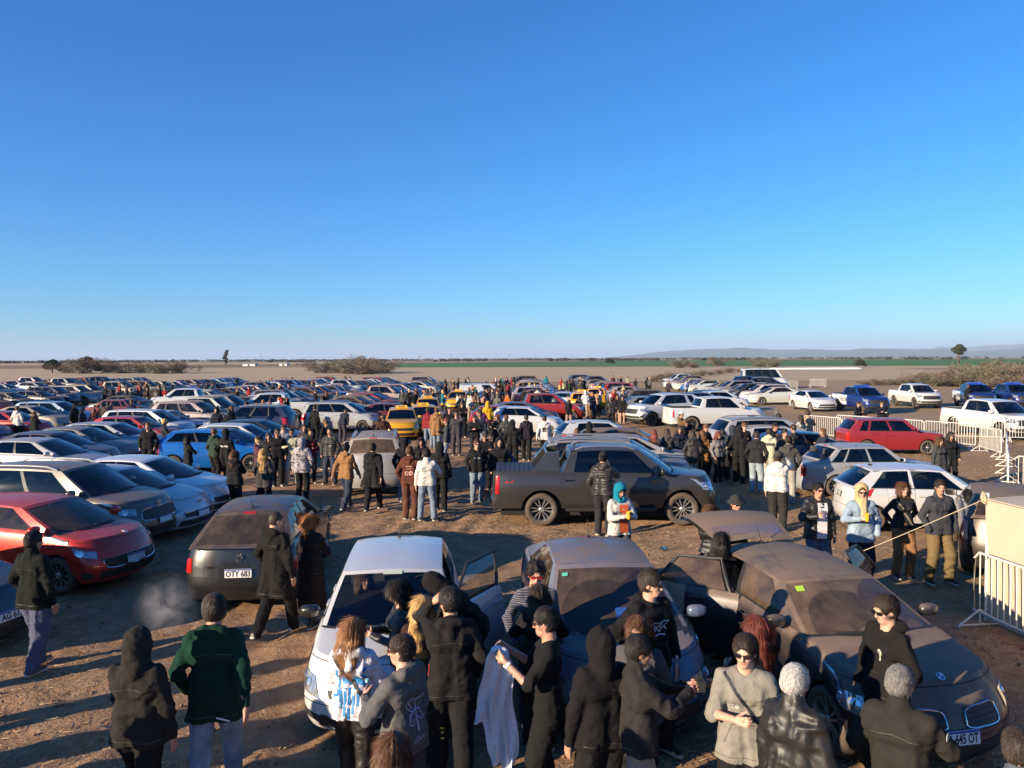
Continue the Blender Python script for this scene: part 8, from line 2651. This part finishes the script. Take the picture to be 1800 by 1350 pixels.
# further people in the lanes, each on their own spot
rp = random.Random(5)
LANES = [(-7.0, -5.6, 44, 60, 8), (-7.4, -4.6, 60, 100, 14), (-13.9, -12.4, 26, 60, 20), (-21.5, -19.8, 36, 100, 28), (-29.6, -27.2, 44, 100, 20), (-44, -36, 55, 105, 18),
         (-3.2, 0.2, 42, 72, 36), (-2.5, 3.0, 60, 100, 20), (5.0, 8.4, 46, 95, 22), (13.5, 16.0, 52, 95, 9), (-2.4, .8, 28, 36, 6)]
TOPC = [('black', BLK, 30), ('charcoal', (.04, .04, .045), 14), ('navy', NAV, 10), ('grey', GRY, 7), ('white', WHT, 10), ('red', (.26, .02, .025), 6), ('brown', BRN, 5), ('green', GRN, 3), ('teal', (.02, .14, .17), 3), ('beige', (.36, .27, .17), 4), ('orange', (.45, .12, .03), 1)]
KEYS = ['m_hoodie', 'm_hoodup', 'm_jacket', 'm_phone', 'm_walk', 'm_puffer', 'm_cap', 'f_jacket', 'f_coat', 'f_cross', 'f_pony', 'm_hoodie', 'm_jacket']
KW = {'m_hoodie': 'hoodie', 'm_hoodup': 'raised hood', 'm_jacket': 'jacket', 'm_phone': 'jacket with phone', 'm_walk': 'jacket, walking', 'm_puffer': 'puffer jacket', 'm_cap': 'jacket and cap', 'f_jacket': 'jacket with long hair', 'f_coat': 'long coat', 'f_cross': 'hoodie with long hair', 'f_pony': 'jacket with ponytail'}
PAUTO = []
def free(x, y):
    for (_, cx, cy, ch, cl, _, _) in ALLCARS:
        a = R(ch); dx, dy = x - cx, y - cy
        if abs(dx * math.cos(a) + dy * math.sin(a)) < cl / 2 + .25 and abs(-dx * math.sin(a) + dy * math.cos(a)) < 1.2: return False
    return all((x - q[0]) ** 2 + (y - q[1]) ** 2 > .30 for q in PEOPLE_XY)
for (x0, x1, y0, y1, n) in LANES:
    made, tries = 0, 0
    while made < n and tries < 400:
        tries += 1
        cx, cy = rp.uniform(x0, x1), y0 + (y1 - y0) * rp.random() ** 1.15
        for _ in range(rp.choice([1, 2, 3, 4])):
            x, y = cx + rp.gauss(0, .6), cy + rp.gauss(0, .7)
            u, v, dep = proj((x, y, 1))
            if u < -20 or u > 1820 or not free(x, y): continue
            k = rp.choice(KEYS); c = rp.choices(TOPC, [q[2] for q in TOPC])[0]
            bc = rp.choice([BLK, BLK, BLK, DJ, DJ, JEAN, GRY, KHA])
            P = arch(k, tuple(q * rp.uniform(.8, 1.25) for q in c[1]), bc, rp.choice(['tan', 'light', 'olive']), rp.choice(HC), hat_c=rp.choice([BLK, GRY, NAV]), glasses=rp.random() < .4)
            lod = 1 if y < 46 else 2
            PEOPLE_XY.append((x, y))
            H = (1.63 if P.get('fem') else 1.75) + rp.uniform(-.05, .05)
            r_, J_, ch_ = make_person(P, (x, y), rp.uniform(-180, 180), 'crowd %s %d' % (k, lod), lod, H, (k, lod))
            PAUTO.append((r_, u, y, c[0], k)); made += 1
            if made >= n: break
grp = {}
for q in sorted(PAUTO, key=lambda q: q[1]): grp.setdefault((zone(q[1], q[2]), q[3], KW[q[4]]), []).append(q[0])
for (zd, c, w), L in grp.items():
    for i, o in enumerate(L):
        tag(o, 'person in %s %s, %s, %s %s lanes' % (c, w, 'only such one' if len(L) == 1 else ORD(i) + ' such from left', zd[1], zd[0]), 'person')
# unseen figures added beyond the lower left corner to cast long shadows into view
for i, (x, y, k) in enumerate([(-7.3, 6.9, 'm_jacket'), (-6.7, 6.2, 'm_hoodie'), (-6.1, 5.7, 'm_puffer'), (-5.6, 5.0, 'm_jacket'), (-5.1, 4.5, 'm_hoodup'), (-8.0, 7.9, 'm_hoodie'), (-6.9, 5.2, 'm_puffer'), (-6.2, 6.5, 'm_hoodup'), (-5.5, 5.7, 'm_jacket'), (-4.9, 5.1, 'm_puffer'), (-4.4, 4.7, 'm_jacket'), (-5.9, 4.3, 'm_hoodie')]):
    r_, J_, ch_ = make_person(arch(k, BLK, BLK), (x, y), 70 + 9 * i, 'off %d' % i, 1, 1.76 + .02 * (i % 3), (k, 1), 'unseen people added outside the lower left corner')
    tag(r_, 'unseen person in black added outside the lower left corner to cast shadow', 'person')
print('PEOPLE', len(PEOPLE_XY))

# ------------------------------------------------------------------ barriers
def barrier_meshes():
    L, H = 2.2, 1.08
    mb = MB(); r = .019
    pts = [(-L / 2, 0, .20), (-L / 2, 0, H - .1), (-L / 2 + .1, 0, H), (L / 2 - .1, 0, H), (L / 2, 0, H - .1), (L / 2, 0, .20)]
    mb.tube(pts, r, 8); mb.tube([(-L / 2, 0, .22), (L / 2, 0, .22)], r * .9, 8)
    fr = mb.mesh('frame', [M['galv']], True, 50)
    mb = MB(); mb.tube([(0, 0, .22), (0, 0, H)], .0095, 6); bar = mb.mesh('bar', [M['galv']], True, 50)
    mb = MB()
    mb.tube([(0, -.32, .015), (0, -.30, .05), (0, 0, .26), (0, .30, .05), (0, .32, .015)], .016, 6); mb.tube([(0, -.30, .04), (0, .30, .04)], .014, 6); mb.tube([(0, 0, .04), (0, 0, .26)], .016, 6)
    ft = mb.mesh('foot', [M['galv']], True, 50)
    return fr, bar, ft
BAR = barrier_meshes()
def barrier(x, y, ang, label, nbars=18, far=False):
    t = empty('crowd_barrier', (x, y, 0), R(ang))
    put('frame', BAR[0], t)
    for i in range(nbars):
        put('bar', BAR[1], t, (-1.1 + 2.2 * (i + 1) / (nbars + 1), 0, 0), (0, 0, 0), (1.5 if far else 1,) * 2 + (1,))
    for s in (-1, 1): put('foot', BAR[2], t, (s * .98, 0, 0))
    tag(t, label, 'barrier', 'white crowd barriers')
def barrier_line(p0, p1, what, n=None):
    p0, p1 = Vector(p0), Vector(p1); d = p1 - p0
    n = n or max(1, round(d.length / 2.25))
    for i in range(n):
        c = p0 + d * ((i + .5) / n)
        barrier(c.x, c.y, math.degrees(math.atan2(d.y, d.x)), 'white barrier, %s %s' % (ORD(i) if n > 1 else 'standing alone', what))
# behind the red hatchback, running to the right
barrier_line(G(1470, 768).to_2d(), G(1714, 791).to_2d(), 'from left behind the red hatchback')
barrier_line(G(1718, 793).to_2d(), G(1762, 806).to_2d(), 'from left beside the two women', 1)
barrier_line(G(1768, 810).to_2d(), G(1772, 866).to_2d(), 'from the back in the line running towards us')
barrier_line(G(1774, 868).to_2d(), (G(1774, 868).x + 4.4, G(1774, 868).y - 1.9), 'from left in the right edge row', 2)
barrier_line((20.4, 36.0), (29.0, 33.0), 'from left in front of the large white pickup')
barrier_line((G(1310, 752).x, G(1310, 752).y), (G(1372, 747).x, G(1372, 747).y), 'behind the silver suv', 1)
barrier_line((G(1418, 770).x, G(1418, 768).y), (G(1482, 776).x, G(1482, 776).y), 'beside the beige jacketed man', 1)
for i, (x, y) in enumerate([(1233, 701), (1290, 696), (1334, 690), (1387, 685), (1437, 681)]):
    p = G(x, y); barrier(p.x, p.y, 8 * (i % 2), 'single white barrier on the stubble, %s from the left' % ords[i], 14, True)
# ------------------------------------------------------------------ canvas tent and its barrier at the right edge
tent = empty('canvas_tent', (G(1735, 1060).x, G(1735, 1060).y, 0), 0)
tx, ty = tent.location.x, tent.location.y
M['canvas'] = pbr('cream_canvas', (.47, .385, .28), .85, noise_scale=2.5, noise_amt=.12, bump=(7, .25, .02))
tw = G(1747, 890, 1.95)
nose = Vector((G(1742, 1045).x, G(1742, 1045).y))
c0 = Vector((6.98, 11.3)); c1 = c0 + Vector((.40, -3.4)); c2 = c0 + Vector((3.2, .9))
def canvas_wall(p, q, h0, h1, name):
    nU, nV = 15, 9
    U, Vv = np.meshgrid(np.linspace(0, 1, nU), np.linspace(0, 1, nV), indexing='ij')
    d = np.array([q.x - p.x, q.y - p.y]); nrm = np.array([-d[1], d[0]]) / np.linalg.norm(d)
    sag = .03 * np.sin(U * 9) * (1 - Vv) + .02 * np.sin(Vv * 5 + U * 4)
    P = np.stack([p.x - tx + d[0] * U + nrm[0] * sag, p.y - ty + d[1] * U + nrm[1] * sag, .02 + (h0 + (h1 - h0) * U) * Vv], -1)
    A = Acc(); A.grid(P); A.grid(P - np.array([nrm[0], nrm[1], 0]) * .012, True)
    put(name, A.mesh(name, [M['canvas']]), tent)
canvas_wall(c0, c1, 1.80, 1.80, 'canvas_wall'); canvas_wall(c0, c2, 1.80, 1.80, 'canvas_wall')
A = Acc()
c3 = c1 + (c2 - c0)
ctr = (c1 + c2) / 2
rim = [c0, c1, c3, c2]
for a_, b_ in zip(rim, rim[1:] + rim[:1]):
    U, Vv = np.meshgrid(np.linspace(0, 1, 9), np.linspace(0, 1, 7), indexing='ij')
    base = np.stack([a_.x + (b_.x - a_.x) * U, a_.y + (b_.y - a_.y) * U], -1)
    P2 = base * (1 - Vv[..., None]) + np.array([ctr.x, ctr.y]) * Vv[..., None]
    P2 = base + (P2 - base) * 1.0
    out = (base - np.array([ctr.x, ctr.y])) * .04 * (1 - Vv[..., None])
    A.grid(np.stack([P2[..., 0] + out[..., 0] - tx, P2[..., 1] + out[..., 1] - ty, 1.81 + .22 * Vv ** 1.3], -1))
put('canvas_roof', A.mesh('canvas_roof', [M['canvas']]), tent)
for p in rim:
    mb = MB(); mb.tube([(p.x - tx, p.y - ty, 0), (p.x - tx, p.y - ty, 1.90)], .025, 8); put('pole', mb.mesh('pole', [M['galv']], True, 50), tent)
mb = MB(); e0 = Vector((c0.x - tx, c0.y - ty, 1.83)); g_ = G(1505, 962, 1.0); e1 = Vector((g_.x - tx, g_.y - ty, .95)); e2 = e1 + (e1 - e0) * .9
mb.tube([e0 + (e2 - e0) * t + Vector((0, 0, -.05 * math.sin(PI * t))) for t in np.linspace(0, 1, 15)], .0055, 6)
for k in range(5): mb.tube([e0 + Vector((-.06 + .02 * math.cos(t + k), .05 * math.sin(t), -.06 + .03 * k + .02 * math.sin(t))) for t in np.linspace(0, 6, 8)], .010, 5)
put('guy_rope', mb.mesh('guy_rope', [pbr('rope', (.55, .45, .30), .9)], True), tent)
tag(tent, 'cream canvas tent corner with a tied guy rope at the right edge', 'tent')
q = c0 + Vector((-.27, -.12)); d = (c1 - c0).normalized()
barrier_line((q.x, q.y), (q.x + d.x * 2.25, q.y + d.y * 2.25), 'in front of the canvas tent', 1)
# dark vehicle tail beside the tent
car_at('hatch2', 1, 62, (-2.05, .55, .85), 1724, 935, (.045, .036, .030), .7, 'hatchback', 'dark dusty vehicle tail half hidden by the canvas tent', 'car')
# litter
p = G(1168, 967)
mb = MB(); mb.lathe([(0, -.11), (.033, -.11), (.034, -.02), (.030, .05), (.014, .085), (.014, .11)], 12, 'X', m=0); mb.lathe([(.036, -.05), (.036, .0)], 12, 'X', m=1)
tag(put('empty_bottle', mb.mesh('empty_bottle', [M['clear'], M['objplain']], True, 40), None, (p.x, p.y, .04), (0, 0, R(25)), color=(.02, .30, .50)), 'empty water bottle with blue label lying on the straw', 'bottle')
# breath of vapour by the black hatchback
m, nt, out = newmat('vapour')
pv = N(nt, 'ShaderNodeVolumePrincipled'); pv.inputs['Color'].default_value = (.95, .93, .92, 1)
tc = N(nt, 'ShaderNodeTexCoord')
nz = noise_n(nt, 1.7, 5, .6, tc.outputs['Object'], 1.2)
ln = nt.nodes.new('ShaderNodeVectorMath'); ln.operation = 'LENGTH'; nt.links.new(tc.outputs['Object'], ln.inputs[0])
fall = mathn(nt, 'MULTIPLY_ADD', ln.outputs['Value'], -1.15, 1.0, clamp=True)
den = mathn(nt, 'MULTIPLY', mathn(nt, 'MULTIPLY_ADD', nz, 3.0, -1.25, clamp=True), mathn(nt, 'POWER', fall, 1.4))
nt.links.new(mathn(nt, 'MULTIPLY', den, 4.6), pv.inputs['Density'])
nt.links.new(pv.outputs[0], out.inputs['Volume'])
f = Field((-1.1,) * 3, (1.1,) * 3, .1); f.ell((0, 0, 0), (1, 1, 1)); V, F, L = f.mesh()
g = G(292, 1062, .75)
tag(put('vapour_puff', mesh_np('vapour_puff', V, F, [m]), None, g, (0, R(20), 0), (.52, .36, .55)), 'pale puff of vapour drifting beside the black hatchback', 'vapour', kind='stuff')

# police motorcycles by the far pickups
def motorcycle(px, py, yaw, label):
    p = G(px, py); t = empty('motorcycle', (p.x, p.y, 0), R(yaw))
    for x in (.72, -.72):
        mb = MB(); mb.lathe([(.24, .05), (.30, .06), (.32, 0), (.30, -.06), (.24, -.05)], 18, 'Y'); mb.lathe([(.05, .05), (.24, .02), (.24, -.02), (.05, -.05)], 10, 'Y')
        put('wheel', mb.mesh('wheel', [M['tyre']], True, 40), t, (x, 0, .32))
    f = Field((-1.0, -.3, .2), (.9, .3, 1.3), .03)
    f.cone((-.5, 0, .72), (.3, 0, .80), .13, .17, k=.05); f.cone((-.7, 0, .78), (-.25, 0, .80), .09, .13, k=.05); f.cone((0, 0, .45), (.2, 0, .5), .17, .15, k=.05); f.cone((.55, 0, .75), (.62, 0, 1.0), .16, .12, k=.05)
    V, F, L = f.mesh(); put('body', mesh_np('motorcycle_body', V, F, [M['objgloss']]), t, color=(.015, .02, .05))
    mb = MB(); mb.tube([(.72, .07, .32), (.52, .07, .95)], .025, 6); mb.tube([(.72, -.07, .32), (.52, -.07, .95)], .025, 6); mb.tube([(.42, -.38, 1.06), (.5, -.1, 1.02), (.5, .1, 1.02), (.42, .38, 1.06)], .018, 6)
    put('fork', mb.mesh('fork', [M['chrome']], True, 40), t)
    mb = MB(); mb.lathe([(0, .08), (.09, .06), (.10, .0), (.05, -.06)], 14, 'X'); put('headlight', mb.mesh('headlight', [M['lamp']], True, 40), t, (.70, 0, .92))
    tag(t, label, 'motorcycle', 'police motorcycles')
motorcycle(1725, 707, -110, 'left police motorcycle in front of the far police pickups')
motorcycle(1757, 707, -104, 'middle police motorcycle in front of the far police pickups')
motorcycle(1790, 712, -100, 'right police motorcycle at the picture edge by the police pickups')
